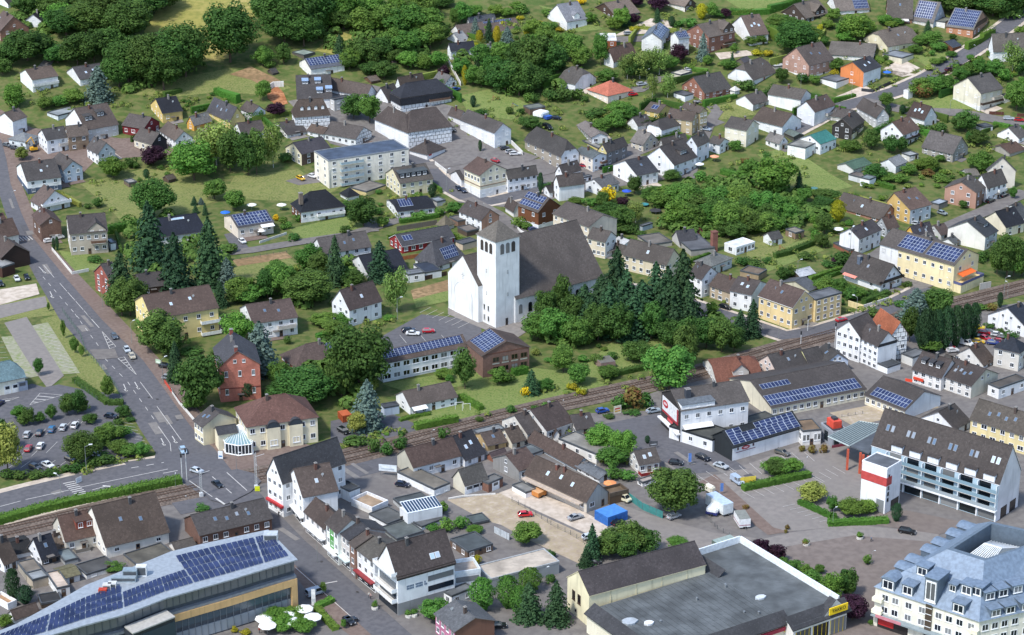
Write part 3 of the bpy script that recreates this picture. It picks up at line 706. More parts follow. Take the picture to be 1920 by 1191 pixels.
B('a0',(502,985),1092,(462,950),(637,968),'R',55,'#8d7458','#64584f',kd=BK,cols=2,st=2)
b=B('a0',(625,935),1030,(468,872),(850,898),'R',110,'#d6d3cc','#5c5049',cols=4,st=2,wf={'L':'#f2f3f3'},colsL=0,gwin=0,d="long grey house with tall brown roof and two slate dormers")
dormer(b,.22,.35,3.2,1.9,'n','#4d4b4a','#4d4b4a',2);dormer(b,.62,.45,3.2,1.9,'n','#4d4b4a','#4d4b4a',2)
B('a0',(420,835),870,(340,800),(572,790),'F',0,'#d7dfe2','#8f9698',cat='annex',chim=0)
B('a0',(1040,925),1000,(880,905),(1150,890),'L',55,'#7a2428','#5a524e',d="dark red wooden house with grey gabled roof",gwin=1)
B('a0',(1100,1035),1112,(965,990),(1200,1000),'L',57,'#ded6c0','#5b544f',wf={'R':'#2d2d31'},d="cream house with black slate gable",cols=1)
b=B('a0',(1175,815),890,(1087,742),(1312,795),'R',68,'#e0c47c','#24272f',cols=2,d="yellow house with blue black roof near the meadow")
B('b0',(40,1010),1095,(-80,955),(160,995),'L',52,WHITE,'#66594f',cols=2,st=2)
B('a0',(1170,958),992,(1125,930),(1255,935),'F',0,'#7c8388','#8c959a',cat='carport',win=False)
B('a0',(715,1105),1195,(622,1080),(828,1090),'L',63,'#c6cdd1','#57514e',wf={'L':'#f2f2f0'},cols=2)

#upper middle left
B('b0',(430,870),935,(266,787),(535,845),'L',82,'#dcc884','#504f54',sky=3,cols=1,colsL=2)
B('b0',(595,815),882,(505,787),(682,800),'L',40,'#e4e7ea','#5c524c',kd={'L':'t'},cols=2)
B('b0',(170,900),946,(118,876),(290,862),'R',50,'#dca750','#7b7873',d="bright orange house with grey roof between gardens")
B('b0',(515,970),1020,(455,918),(680,950),'R',55,'#e4e4e0','#514945')
b=B('b0',(1012,497),560,(928,440),(1250,465),'R',45,'#f0efe8','#5a5f6a',cols=4,st=1,pv=(.02,.98,.25,.98,11,4),d="white house with a roof full of solar panels below the wood")
b=B('b0',(915,715),790,(818,605),(1160,715),'R',104,WHITE,'#4d4948',cols=4,st=2,d="white apartment house with steep dark roof and glazed dormers",cat='apartment house')
for a,c in((.25,.6),(.62,.62),(.66,.2),(.93,.25)):dormer(b,a,c,2.6,1.5,'n','#5b6470','#8fb0d8',2)
b=B('b0',(900,838),945,(866,808),(1146,822),'H',92,'#e9ecec','#55483f',kd={'*':'t'},cols=6,st=2,d="half timbered house with brown hipped roof and four small dormers",ins=2.0)
for a in(.22,.42,.62,.82):dormer(b,a,.3,1.2,1.3,'n',WHITE,'#55483f',1,gable=True)
B('b0',(1100,965),1008,(985,945),(1165,950),'L',32,WHITE,'#5f4f44',cols=1)
B('b0',(840,970),998,(712,885),(980,945),'R',45,'#e3e4e1','#4f4a48')
B('b0',(945,1110),1195,(830,1045),(1145,1060),'R',55,'#e4ddc1','#48454b',kd={'R':'b'},wf={'R':'#6a5142'},d="cream house with brown brick front and dark roof",cols=2)
B('c0',(185,690),745,(-135,628),(252,662),'L',60,'#e9ecec','#5b4f48',kd={'L':'t'},colsL=8)
B('b0',(1180,720),805,(1150,690),(1292,692),'F',0,'#c8c6c2','#4b4a4c',cat='passage')
B('c0',(105,1000),1062,(-125,965),(220,962),'L',58,'#e9ecec','#57504c',kd={'R':'t'},cols=1)
B('b0',(960,400),428,(875,378),(1040,380),'F',0,'#6a655d','#93a399',cat='carport',win=False,d="open carport with pale green roof below the wood")
B('b0',(735,525),545,(700,505),(770,515),'R',18,'#4c4742','#4a4744',cat='shed',chim=0,win=False)
b=B('c0',(430,705),815,(352,685),(796,658),'H',72,'#e9ecec','#33363f',kd={'*':'t'},cols=9,st=2,d="large half timbered inn with black slate mansard roof",ins=4.5,chim=0)
facebox(b,'R',-.2,b.w+.2,b.h*.5,b.h-.05,.45,roof_m('#30333b'),"slate_apron");facebox(b,'L',-.2,b.d+.1,b.h*.5,b.h-.05,.45,roof_m('#30333b'),"slate_apron")
B('c0',(335,720),745,(240,668),(420,640),'R',75,WHITE,'#58504b')
B('c0',(430,630),655,(392,585),(600,590),'R',60,'#e6e8e8','#54483f')
B('c0',(745,605),642,(660,582),(830,590),'L',48,'#e9ecec','#6a6866',kd={'*':'t'},cols=2)
b=B('c0',(487,948),1082,(395,900),(795,907),'R',112,WHITE,'#544a46',kd={'R':'t'},cols=5,colsL=0,st=2,d="long white inn with half timbered end and brown roof",chim=0,gwin=0,f=0,ins=4)
B('c0',(482,944),1080,(243,832),(560,915),'L',95,WHITE,'#544a46',colsL=6,st=2,parent=(b,),chim=1,gwin=0,cols=0,f=0,ins=6)
b=B('c0',(620,1110),1156,(493,1072),(745,1058),'H',58,'#ededed','#4f4743',cat='shop',win=False,d="low white shop with red sign and brown hipped roof")
facebox(b,'R',.8,2.6,1.6,2.6,.06,plain('#c22a2e'),"sign")
b=B('c0',(1105,955),1070,(856,850),(1221,925),'L',52,WHITE,'#56514e',colsL=7,cols=2,st=2,d="long white gabled house beside the bending lane")
B('c0',(857,850),905,(775,795),(905,815),'L',40,'#dfe0df','#5b504a',parent=(b,),cols=1,colsL=0)
B('c0',(790,365),432,(765,345),(960,347),'R',40,'#e9ecec','#2f333d',kd={'R':'t'},cols=3)
B('c0',(860,302),325,(760,290),(920,300),'R',48,WHITE,'#9b9c9d')
b=B('c0',(865,262),292,(785,215),(1290,205),'R',56,'#efefec','#6c5d53',cols=6,d="long row of white cottages under one brown roof with a dark solar strip")
solar(b,.45,.93,.82,.98,16,1)
B('c0',(925,172),195,(905,152),(1110,138),'R',48,'#d8d6d0','#5c6068')
B('c0',(1060,375),388,(1010,340),(1155,360),'L',25,WHITE,'#6b6b70')
B('c0',(215,585),608,(165,560),(275,575),'R',18,'#6a4f3c','#6e6257',cat='shed',win=False,chim=0)
B('c0',(372,450),468,(350,430),(402,440),'R',16,'#5c4a3c','#5a5148',cat='shed',win=False,chim=0)

#upper middle
b=B('d0',(395,155),222,(258,88),(540,125),'R',92,'#f4f4f2','#84878f',cols=3,st=2,d="tall white villa with light slate roof and a curved front gable",colsL=2)
dormer(b,.5,.02,3.0,1.8,'n','#f4f4f2','#84878f',1,gable=True)
B('d0',(620,292),400,(556,268),(752,300),'F',0,'#9a5834','#d8d9d6',d="rust coloured house with white flat roof among the trees",trim='#e4e4e0')
B('d0',(745,115),148,(590,45),(918,82),'R',62,'#4d3b30','#7b6b5f',d="dark timber chalet with wide brown roof")
B('d0',(1245,45),88,(1115,12),(1322,20),'L',42,'#5a4a3e','#7d6f63',wf={'L':'#e4e0d8'})
b=B('d0',(1075,290),380,(935,296),(1162,275),'R',46,'#e9e9e6','#6c7a86',pv=(.03,.97,.1,.95,6,3),cols=2,st=2,gwin=1,d="white house with two stepped gables and glassy solar roofs")
B('d0',(1196,280),412,(1146,240),(1276,266),'R',32,'#e9e9e6','#6c7a86',parent=(b,),pv=(.03,.97,.1,.95,6,3),cols=2,st=3,colsL=0)
B('d0',(730,438),492,(662,432),(892,402),'R',76,'#eeeeec','#6d5548',f=.6)
B('d0',(455,605),672,(330,588),(606,577),'L',78,WHITE,'#57534f',f=.62,cols=2,st=1,gwin=2)
b=B('d0',(690,690),748,(547,645),(866,650),'H',62,'#efe0cf','#c4694a',cols=3,st=1,d="bungalow with bright orange tiled hipped roof",ridge='#c97455')
B('d0',(1215,542),582,(1146,525),(1297,517),'F',0,'#d9d4c2','#cfc9b8',cat='garage',win=False,d="row of beige flat roofed garages beside the birches")
B('d0',(1245,692),736,(1165,666),(1306,676),'F',0,WHITE,'#55585d',cat='garage',win=False)
B('d0',(130,787),832,(82,765),(240,770),'F',0,'#6b5645','#798078',cat='shed',win=False,d="brown shed with flat green grey roof behind the caravan")
B('d0',(1060,812),862,(957,788),(1150,775),'L',36,'#d9c279','#5c5047',cols=1,d="yellow house with two roof panels by the birches",pv=(.3,.7,.25,.75,2,1))
B('d0',(905,905),945,(832,882),(1000,882),'R',44,WHITE,'#55504e')
B('d0',(1075,935),1012,(975,905),(1237,888),'R',48,'#f0f1f2','#4f4b49',cols=4,st=2,f=.3)
B('d0',(945,1040),1095,(858,1000),(1050,992),'L',62,'#cfc6b4','#78726c',cols=2,st=2)
B('d0',(575,990),1042,(465,925),(690,985),'L',24,'#9a9893','#7e756f',wf={'R':'#eceeee'})
B('d0',(620,1070),1092,(505,1012),(665,1060),'F',0,'#dccb86','#86857f',cat='annex',win=False)
B('d0',(355,1122),1232,(92,1010),(481,1100),'L',88,'#9b958b','#4a4745',wf={'R':'#eceff2','L':'#a39a8c'},f=.35,colsL=5,cols=2,st=2,d="big grey rendered house with dark hipped roof at the lane")
B('d0',(580,1140),1242,(456,1076),(679,1102),'L',22,'#e4dacb','#5d6668',cols=2,st=2,wf={'R':'#e9ecef'})
B('d0',(680,1095),1202,(620,1078),(830,1042),'R',46,'#8b8885','#4b4745',wf={'L':'#dccf92'},cols=3,st=2)
b=B('d0',(1165,1188),1290,(955,1140),(1330,1135),'R',100,WHITE,'#4b4644',cols=3,st=2,colsL=1,d="white house with wide blank gable and dark shed dormer")
dormer(b,.6,.3,4.0,1.7,'n','#5b5654','#3f3c3b',3)
B('d0',(1090,1052),1085,(1058,1030),(1262,1012),'R',45,'#8e8c88','#58524e')

#upper right
b=B('e0',(185,268),388,(30,220),(376,228),'R',64,'#935f48','#6d6259',kd=BK,cols=3,st=2,d="brick chalet with dark gable balcony and grey brown roof")
dormer(b,.78,.05,6.5,1.6,'n','#5f5148','#6d6259',2,gable=True);balcony(b,'R',b.w*.55,b.w*.98,3.2,1.3,'#4e3a2e')
b=B('e0',(485,255),332,(352,160),(616,237),'R',99,'#f4f4f2','#6c5b51',sky=3,cols=2,d="tall white gabled house with brown roof and three skylights")
b=B('e0',(885,130),168,(712,95),(1052,100),'R',75,'#463a33','#70655a',d="dark timber chalet with twin gables under a grey brown roof",chim=1)
dormer(b,.62,.02,6.5,1.6,'n','#463a33','#70655a',2,gable=True)
b=B('e0',(1110,78),110,(1032,42),(1345,68),'R',82,'#efeeea','#7b7067',d="white house with half of its grey roof under solar panels",cols=6)
solar(b,.55,.99,.05,.95,10,5)
b=B('e0',(905,470),578,(722,420),(1086,427),'R',97,'#b88a75','#5f544e',kd=BK,cols=4,colsL=3,st=2,sky=2,gwin=2,d="pink brick house with white plinth and wide brown roof",plinth=('#eceae6',1.6))
b=B('e0',(505,575),622,(325,552),(671,540),'R',88,WHITE,'#5e5751',f=.6,cols=3,st=1,d="white bungalow with half hipped grey roof and red door",doorc='#c32028')
b=B('e0',(155,668),732,(-2,600),(346,622),'R',82,'#985d43','#4e4b48',kd=BK,cols=4,colsL=3,st=2,gwin=2)
b=B('f0',(145,520),634,(-14,486),(276,481),'R',54,WHITE,'#3f4046',wf={'L':'#d9854f'},cols=3,st=2,d="house with bright orange gable wall and dark roof",sky=2,colsL=1,gwin=0)
B('e0',(1105,592),642,(990,570),(1206,572),'F',0,'#eff0ee','#6d7277',cat='garage',win=False,d="white flat garage beside the orange gabled house")
B('e0',(845,715),816,(616,672),(921,662),'L',46,'#f2f2ee','#5b554f',colsL=0,cols=2)
B('e0',(505,752),802,(385,718),(621,716),'R',46,'#aaaaa6','#5c5550',wf={'L':'#ececea'},cols=2)
B('e0',(945,805),914,(824,785),(1096,768),'R',58,'#e3e6ea','#5d4d45',cols=2,st=2,colsL=2)
B('e0',(715,910),988,(506,865),(856,876),'L',64,WHITE,'#574a41',cols=2,st=2,colsL=3)
B('e0',(455,938),1062,(305,915),(551,910),'L',46,'#e6e0cb','#55504c',cols=2,st=2,d="cream house with two gables facing the orchard")
B('e0',(120,810),950,(0,766),(176,796),'L',26,'#b5a681','#5a4f47',cols=2,st=3)
B('e0',(65,868),976,(-112,842),(121,842),'L',42,'#b8a784','#5a4d45',cols=2,st=2)
B('e0',(265,1040),1112,(190,1015),(331,1002),'L',28,WHITE,'#56504c',cols=2,st=2)
B('e0',(100,1052),1190,(18,1036),(192,1012),'R',56,'#dfe5ec','#55514d',cols=2,st=2)
B('e0',(695,1032),1086,(600,996),(756,1012),'L',40,'#eceae6','#7a7672',cols=1)
B('e0',(800,985),1022,(708,932),(872,966),'L',14,'#57564f','#67756d',cat='barn',win=False,chim=0)
B('e0',(990,1040),1116,(838,992),(1104,988),'R',44,'#eef0f0','#2f827a',cat='workshop',cols=4,st=1,d="long workshop with teal metal roof",chim=0,oh=.2)
B('e0',(880,1068),1152,(755,1052),(1002,1032),'F',0,'#f0f0ec','#85857f',cat='workshop',cols=3,d="white flat roofed workshop in front of the teal roof",pane=False)
b=B('e0',(1215,925),1016,(1078,905),(1306,868),'R',56,'#d8cfa9','#4b4742',wf={'L':'#33302f'},cols=3,st=2,d="house with black slate upper floor and cream ground floor")
facebox(b,'R',-.05,b.w+.05,b.h*.5,b.h-.05,.1,plain('#353231'),"cladding")
B('e0',(1195,850),892,(1038,832),(1251,828),'L',36,'#b9b7b1','#57514d')
B('f0',(215,412),452,(-105,398),(302,378),'L',46,'#ecebe6','#6f6860',wf={'R':'#55504b'},d="low white house with long grey roof behind the orange gable")
B('e0',(440,452),470,(385,440),(490,437),'R',22,'#6d675e','#55545a',cat='shed',win=False,chim=0)
B('e0',(660,482),502,(620,450),(746,472),'F',0,'#b7b5ae','#c8ccd0',cat='shed',win=False)
B('e0',(375,652),690,(342,642),(409,642),'P',20,'#f0efe9','#d9d6cc',cat='kiosk',chim=0,win=False,d="small white summer kiosk beside the brick house")

#top right, sunlit hill
b=B('f0',(320,125),162,(278,95),(502,132),'R',138,'#8e6248','#605952',kd=BK,sky=1,d="brick house with huge grey roof and white awning",chim=0)
awning(b,'R',b.w*.3,b.w*.85,b.h-.4,2.0,'#efeae6')
b=B('f0',(650,160),202,(500,137),(736,106),'L',114,'#ded9cf','#6d6864',wf={'R':'#bccbda'},cols=2,st=2,gwin=2,d="pale blue gabled house with solar panels by the forest",pv=(.12,.95,.12,.96,8,6),chim=0)
B('f0',(735,162),206,(657,150),(786,131),'F',0,'#efece4','#787b70',cat='annex',cols=2)
b=B('f0',(935,212),278,(748,190),(1052,160),'L',92,'#c07a48','#7c7a76',kd=BK,wf={'R':'#a97f63'},cols=4,colsL=3,st=1,gwin=0,d="orange brick house with solar panels over its whole roof",pv=(.02,.98,.06,.98,14,6))
facebox(b,'R',b.w*.12,b.w*.88,b.h,b.h+b.rise*.35,.12,plain('#3b2c25'),"gable_boards")
B('f0',(320,335),388,(147,292),(562,302),'R',78,'#dfd6b6','#6f6459',cols=5,colsL=2,f=.75,d="cream house with broad brown roof on the hill street",sky=1)
B('f0',(425,420),466,(288,392),(511,396),'F',0,'#dcd5bd','#7f858a',cat='garage',win=False,d="cream double garage with flat grey roof")
B('f0',(790,342),372,(680,318),(852,332),'R',26,'#7a4d33','#3e4753',cat='shed',win=False,chim=0,d="garden shed with blue grey roof beside the hill road")
B('f0',(1080,362),452,(1050,340),(1340,352),'R',112,WHITE,'#6b645d',cols=4,st=2)
b=B('f0',(985,672),802,(800,617),(1152,636),'R',80,'#e6dfcb','#5c5855',cols=3,colsL=3,st=2,gwin=2,d="cream house with long brown balcony at the bend of the hill road",plinth=('#efefec',2.2))
balcony(b,'R',b.w*.02,b.w*.98,2.7,1.3,'#4b3a31')
B('f0',(1165,692),746,(1140,680),(1222,676),'F',0,'#ece9e2','#c9b49c',cat='annex',win=False)
B('f0',(470,662),716,(440,650),(506,650),'F',0,'#eeeeec','#e2e2e0',cat='transformer',win=False,d="small white transformer hut on the road corner",trim='#e2e2e0')
B('f0',(585,860),922,(467,822),(678,832),'L',77,'#e7e9e8','#4c3d37',sky=3,cols=2,colsL=2)
B('f0',(240,845),932,(96,802),(334,852),'L',56,'#c5c6c6','#58504b',cols=2,st=2)
b=B('f0',(430,970),1062,(274,936),(551,932),'R',68,WHITE,'#6b5448',cols=3,colsL=2,st=2)
balcony(b,'R',b.w*.1,b.w*.95,2.7,1.2,'#4c4440')
B('f0',(790,1105),1172,(574,1052),(902,1052),'L',92,'#9e9a92','#605b59',cols=2,st=2,gwin=2)
B('f0',(1010,920),956,(962,896),(1081,906),'F',0,'#eeeeec','#4d5359',cat='garage',win=False)
B('f0',(1265,996),1036,(1115,956),(1332,962),'R',56,'#f3f3f1','#5c5753',colsL=1)
B('f0',(1200,1105),1132,(1062,1052),(1312,1062),'R',32,'#a9a49c','#5c4639',win=False)
B('f0',(480,1125),1166,(425,1106),(547,1112),'F',0,'#dfdcd2','#9ba0a0',cat='shed',cols=2,pane=False)

#middle left
b=B('a1',(203,190),286,(104,122),(438,165),'R',77,'#eef0ef','#4c4846',cols=3,colsL=1,st=2,d="white house with dark blue ground floor by the bend of the road",sky=1)
for k_ in 'RL':facebox(b,k_,-.06,(b.w if k_=='R' else b.d)+.06,-1,b.h*.42,.06,wall_m('#4a5a70'),"basement_wall")
B('a1',(470,110),207,(365,62),(592,92),'L',50,'#bdcad6','#56504d',cols=2,st=2)
b=B('a1',(300,370),424,(222,318),(502,324),'L',88,'#f1f2f2','#675750',cols=2,st=1,gwin=2,d="white gabled house with terrace balcony on the main road")
balcony(b,'R',0,b.w,b.h*.9,1.5,'#f1f2f2')
B('a1',(303,505),632,(222,462),(440,490),'L',46,'#735443','#5c4841',kd=BK,cols=1,colsL=2,st=1,d="small brown brick house with white van in its yard")
b=B('a1',(515,570),727,(444,492),(772,552),'R',76,'#b8ae9f','#4c4644',wf={'L':'#d8d2c6'},cols=5,st=2,d="grey beige manor house with steep dark roof and cross gable",colsL=2)
dormer(b,.72,.0,b.w*.5,.5,'n','#b8ae9f','#4c4644',2,gable=True)
B('a1',(800,640),690,(768,600),(832,632),'F',0,'#dfe7ec','#b9c2c8',parent=(b,),cols=1,colsL=1)
b=B('a1',(800,905),1037,(685,815),(862,872),'R',82,'#9c4531','#4f4a4a',kd=BK,cols=1,colsL=2,st=3,d="narrow red brick villa with slate roof by the road")
B('a1',(1020,960),1024,(950,875),(1190,938),'R',50,'#4d3a2e','#4b4644',cols=2)
b=B('a1',(20,742),836,(-95,690),(212,706),'L',72,'#33251f','#564842',cat='barn',win=False,d="dark brown timber barn at the road edge")
B('a1',(20,815),888,(-85,792),(106,792),'F',0,'#4a2f25','#8f8f8d',parent=(b,),win=False)
B('a1',(-20,602),682,(-110,560),(132,572),'R',84,'#e4e2dc','#58463d')
B('a1',(-10,520),590,(-90,470),(62,498),'R',60,'#8b4a36','#60473c',kd=BK)
b=B('b1',(-100,590),655,(-150,545),(246,542),'R',98,'#e4e6e6','#272d3c',cols=6,d="white pavilion with long navy roof and roof light band",f=.1,ins=2)
skylight(b,.5,.85,5,.8,bright=True)
B('a1',(930,207),238,(890,187),(986,197),'F',0,'#6b5d4e','#8b8a86',cat='shed',win=False)
B('a1',(1215,180),208,(1175,155),(1262,160),'R',18,'#57463a','#5d534b',cat='shed',win=False,chim=0)

#middle
b=B('b1',(487,525),607,(377,467),(740,490),'R',44,'#eaddcc','#55545a',cols=4,colsL=1,st=1,pv=(.03,.97,.06,.98,10,4),d="cream bungalow with blue solar roof and white terrace awning",gwin=0)
awning(b,'R',b.w*.62,b.w*.98,b.h-.1,2.4,'#efefec')
b=B('b1',(940,410),492,(866,362),(1252,368),'H',96,'#eef0f0','#21252d',cols=6,st=1,wf={'L':'#6b4331'},d="large bungalow with black hipped roof and white balconies",chim=0)
balcony(b,'R',b.w*.36,b.w*.99,b.h*.42,1.3,'#f0f1f1');chimney(b,.06,.5,s=1.4,hgt=3.6,col='#7b6a5c')
B('b1',(1100,712),802,(1024,632),(1441,655),'R',76,'#eceeee','#5b5552',cols=5,st=2,sky=3)
b=B('z',(288,597),646,(250,573),(409,578),'R',26,'#e4d292','#5e4c43',cols=5,st=2,d="yellow two storey house with white corner balconies",sky=2)
balcony(b,'R',b.w*.72,b.w*1.02,.6,1.5,'#eef0f0');balcony(b,'R',b.w*.72,b.w*1.02,b.h*.5,1.5,'#eef0f0')
b=B('b1',(600,1215),1340,(500,1105),(910,1168),'R',78,'#f0f1ef','#5c4c46',cols=4,st=2,sky=2)
B('c1',(61,1115),1242,(-65,1040),(286,1040),'R',110,WHITE,'#4f4340',cols=3,st=2,sky=1,gwin=1,d="white gabled house with dark brown roof near the school")
b=B('z',(617,302),354,(588,288),(766,280),'F',0,'#f3ecdc','#465468',cat='apartment block',cols=7,colsL=2,st=4,d="cream four storey apartment block with flat puddled roof",trim='#8e9296',ww=1.5)
for k_ in range(4):balcony(b,'R',b.w*.14,b.w*.42,.8+k_*b.h/4,1.5,'#9fb3bb',slab='#d9d5c8')
b=B('c1',(425,205),307,(320,138),(657,172),'R',70,'#ded5b4','#5a544d',cols=4,st=2,d="cream house with wide black dormer beside the apartment block")
dormer(b,.47,.25,b.w*.86,1.9,'n','#2c3036','#4f575a',5)
b=B('c1',(405,410),462,(314,362),(674,386),'R',42,'#eef0ee','#20242d',cols=4,st=1,pv=(.12,.47,.3,.95,5,1),d="white bungalow with blue black roof and five solar panels",f=.5)
B('c1',(180,270),302,(60,247),(321,232),'F',0,'#d9c890','#827d75',cat='garage',win=False,d="low garage row with flat grey brown roof beside the flats")
B('c1',(45,302),332,(-8,285),(126,290),'H',40,'#eef0f0','#20242c',cat='garage',chim=0,win=False,d="white garage with black hipped roof")
b=B('c1',(1000,150),316,(884,106),(1196,112),'L',60,'#e9e0c6','#5f4b43',cols=4,colsL=5,st=2,gwin=2,cat='pub',d="cream corner pub with brown roof at the street bend",wh=1.7,plinth=('#eeeeea',3.4))
for k_ in 'RL':facebox(b,k_,-.12,(b.w if k_=='R' else b.d)+.12,b.h*.5,b.h*.5+.3,.14,plain('#8c7560'),"cornice")
b=B('c1',(1200,165),277,(1185,112),(1409,125),'R',50,'#f0f1f2','#5c5651',cols=5,st=2)
B('c1',(865,180),232,(790,132),(886,172),'R',40,'#f0f1f1','#4b4745',cat='garage',win=False,chim=0)
B('c1',(690,342),376,(640,316),(751,327),'F',0,'#b9b9b5','#7b8388',cat='shed',win=False)
B('c1',(1010,470),557,(848,412),(1136,442),'L',56,'#eef0f0','#504845',wf={'R':'#bf917a'},colsL=4,st=2,cols=1,d="white house with salmon gable behind the church tower")
B('c1',(745,512),550,(688,490),(811,482),'P',52,'#d9d4c8','#746a56',cat='hut',chim=0,win=False,d="round hut with pointed thatch roof",rp=.5)
B('c1',(905,557),592,(838,512),(991,532),'F',0,'#5b4c41','#6d655d',cat='carport',win=False)
B('c1',(840,482),522,(780,447),(901,467),'F',0,'#8b6f5e','#6a645e',cat='shed',win=False)
b=B('c1',(440,660),714,(350,592),(811,590),'R',52,'#96282b','#48484c',cols=7,st=1,d="long red wooden house with white trim",trim='#e4e4e2',pv=(.08,.25,.35,.8,3,1),ww=1.5,chim=0)
b=B('c1',(685,800),846,(535,732),(891,722),'H',132,'#eef0f0','#525257',cols=3,st=1,pv=(.32,.82,.12,.62,7,3),d="white bungalow with grey hipped roof and slanting solar panels",ins=3.2)
B('c1',(605,852),902,(520,792),(721,832),'F',0,'#e7e9ea','#2d3645',cat='annex',win=False)
B('c1',(480,868),926,(440,848),(601,852),'F',0,'#f1f1f0','#787d82',cat='annex',cols=1,door=False,d="small white flat roofed annex with one dark window")
B('c1',(205,882),905,(50,795),(482,838),'R',100,'#e4e6e6','#272b37',st=1)
B('c1',(875,647),692,(825,612),(976,612),'F',0,'#cbb9a2','#5b5d60',cat='garage',win=False)

#right of the church
b=B('d1',(190,412),552,(43,366),(346,372),'L',75,'#74472a','#5b524c',kd={},wf={'R':'#6b4228'},cols=2,colsL=2,st=2,d="brown timber house with two rows of solar panels",plinth=('#eef0f0',2.4),gwin=0)
solar(b,.05,.97,.08,.46,7,2);solar(b,.08,.98,.56,.97,7,2)
B('d1',(12,402),452,(-48,370),(62,396),'L',48,'#e4e2dc','#564a44',cat='garage',win=False)
B('d1',(552,520),690,(296,430),(756,470),'L',56,'#ddd0bb','#5b534e',colsL=6,st=3,cols=0,gwin=0,d="long beige apartment row with grey brown roof behind the church",cat='apartment house')
B('d1',(670,625),752,(547,578),(741,542),'L',50,'#e2d5bd','#57504b',colsL=4,st=2,wf={'R':'#e9e9e6'},gwin=0)
B('d1',(800,655),705,(735,578),(879,592),'L',22,'#eef0f0','#c9cccd')
B('d1',(800,700),745,(678,652),(832,655),'L',34,'#ddd0b8','#544d48')
B('d1',(1110,790),905,(804,705),(1206,702),'L',82,'#ded2b6','#57504a',colsL=6,st=2,d="long cream terrace behind the tall spruces",sky=1,gwin=0)
B('d1',(1000,652),680,(903,598),(1155,632),'F',0,'#b5afa4','#6c6760',cat='outbuilding',win=False)
B('d1',(1210,642),672,(1143,625),(1332,642),'R',65,'#c4c2bd','#46464b',cat='outbuilding',win=False)
b=B('d1',(900,150),236,(731,60),(1052,112),'R',68,'#f2f2f0','#3f4147',cols=3,colsL=2,st=2,gwin=0,d="modern white house with wide blank gable and anthracite roof",sky=1)
B('d1',(340,225),337,(303,192),(521,202),'R',56,'#f1f2f3','#534b47',cols=0,colsL=1,st=2,gwin=0)
B('d1',(365,140),205,(310,150),(496,127),'R',52,'#eef0f2','#524b47',cols=0)
B('d1',(270,272),312,(230,217),(336,256),'R',30,WHITE,'#3b3938',cols=1)
B('d1',(650,237),302,(528,218),(771,222),'R',40,'#eceeef','#5f6061',cols=3)
B('d1',(510,167),212,(492,152),(576,152),'F',0,'#dfe2e6','#70757a',cols=2)
B('d1',(940,517),552,(925,504),(1013,492),'F',0,'#aebdc6','#8b9196',cat='shed',win=False,d="pale blue garden shed with flat roof by the yellow slide")
B('e1',(95,577),610,(36,552),(152,552),'R',22,'#d8922a','#80463a',cat='shed',win=False,chim=0,d="orange wooden garden shed with red roof")
b=B('e1',(385,672),726,(300,648),(521,637),'F',0,'#e9ebeb','#e9ecee',cat='pavilion',cols=5,st=1,d="white flat roofed garden pavilion with glass front",trim='#f0f1f1',ww=2,wh=1.9,pane=True)
B('e1',(60,692),732,(-80,640),(232,692),'F',0,'#a5a29b','#5a5c60',cat='outbuilding',win=False)
B('e1',(205,802),872,(88,772),(356,752),'H',34,'#d9dad6','#70736f',cols=3,colsL=2)
B('e1',(135,895),1032,(45,862),(261,862),'L',66,'#f0f1f0','#4d4644',cols=2,st=2,colsL=2)
B('e1',(343,990),1082,(196,947),(470,958),'L',62,'#b9a991','#574a43',colsL=3,st=2,gwin=0)
B('e1',(490,1008),1135,(342,972),(611,922),'L',58,'#eef0f0','#534b48',colsL=2,st=2,sky=2,gwin=0,cols=0)
b=B('e1',(785,1100),1262,(550,1022),(952,1052),'L',90,'#e8d09a','#5b4a44',colsL=5,cols=3,st=2,gwin=2,d="yellow corner house with brown roof and white trimmed gable",trim='#ecebe6',sky=1)
B('e1',(950,1048),1212,(872,1000),(1146,990),'F',0,'#e8d09a','#64676b',parent=(b,),cols=4,st=3,door=False)
facebox(b,'L',0,b.d*.36,0,b.h-.02,.05,wall_m('#f1efec'),"white_front")if False else None
B('e1',(910,982),1006,(708,922),(981,947),'R',40,'#c9c3ae','#595e63',cat='garage',win=False,chim=0)
B('e1',(845,882),912,(764,847),(951,852),'R',26,'#5a534c','#bcc1c6',cat='shed',win=False,chim=0,d="garden shed with pale metal roof")
B('e1',(545,867),912,(414,850),(611,857),'F',0,'#a38f72','#6f6151',cat='outbuilding',win=False)
B('e1',(640,612),660,(580,592),(717,602),'R',32,'#eef0ee','#4c4b49',cat='garden house',cols=1,chim=0,d="white garden house with dark roof",pane=False)
B('e1',(810,567),614,(740,547),(877,557),'F',0,'#8b755f','#938d80',cat='garden house',cols=1,pane=False)
b=B('f1',(112,605),722,(-20,570),(276,541),'R',52,'#f0f0f0','#4a4546',cols=4,st=2,sky=1,colsL=0)
B('e1',(1195,692),722,(1083,652),(1262,690),'F',0,'#8e5a45','#4f535c',cat='annex',win=False)
b=B('f1',(280,462),492,(-52,366),(396,412),'L',72,'#a87156','#5c534c',kd=BK,colsL=3,st=1,d="long brick barn house with grey brown roof",sky=1)
B('f1',(315,532),602,(243,482),(402,507),'R',60,'#a3a7ab','#5b4b43',cols=2,st=2)
B('f1',(75,107),147,(-35,62),(202,42),'R',26,'#dcdcd6','#50705c',cat='barn',win=False,chim=0,d="barn with dull green metal roof")
B('f1',(130,167),207,(43,142),(186,142),'F',0,'#d3d6d6','#6f675f',cat='garage',win=False)
B('f1',(190,182),242,(128,172),(242,172),'F',0,'#f0f2f2','#7f8d90',cat='garage',win=False)

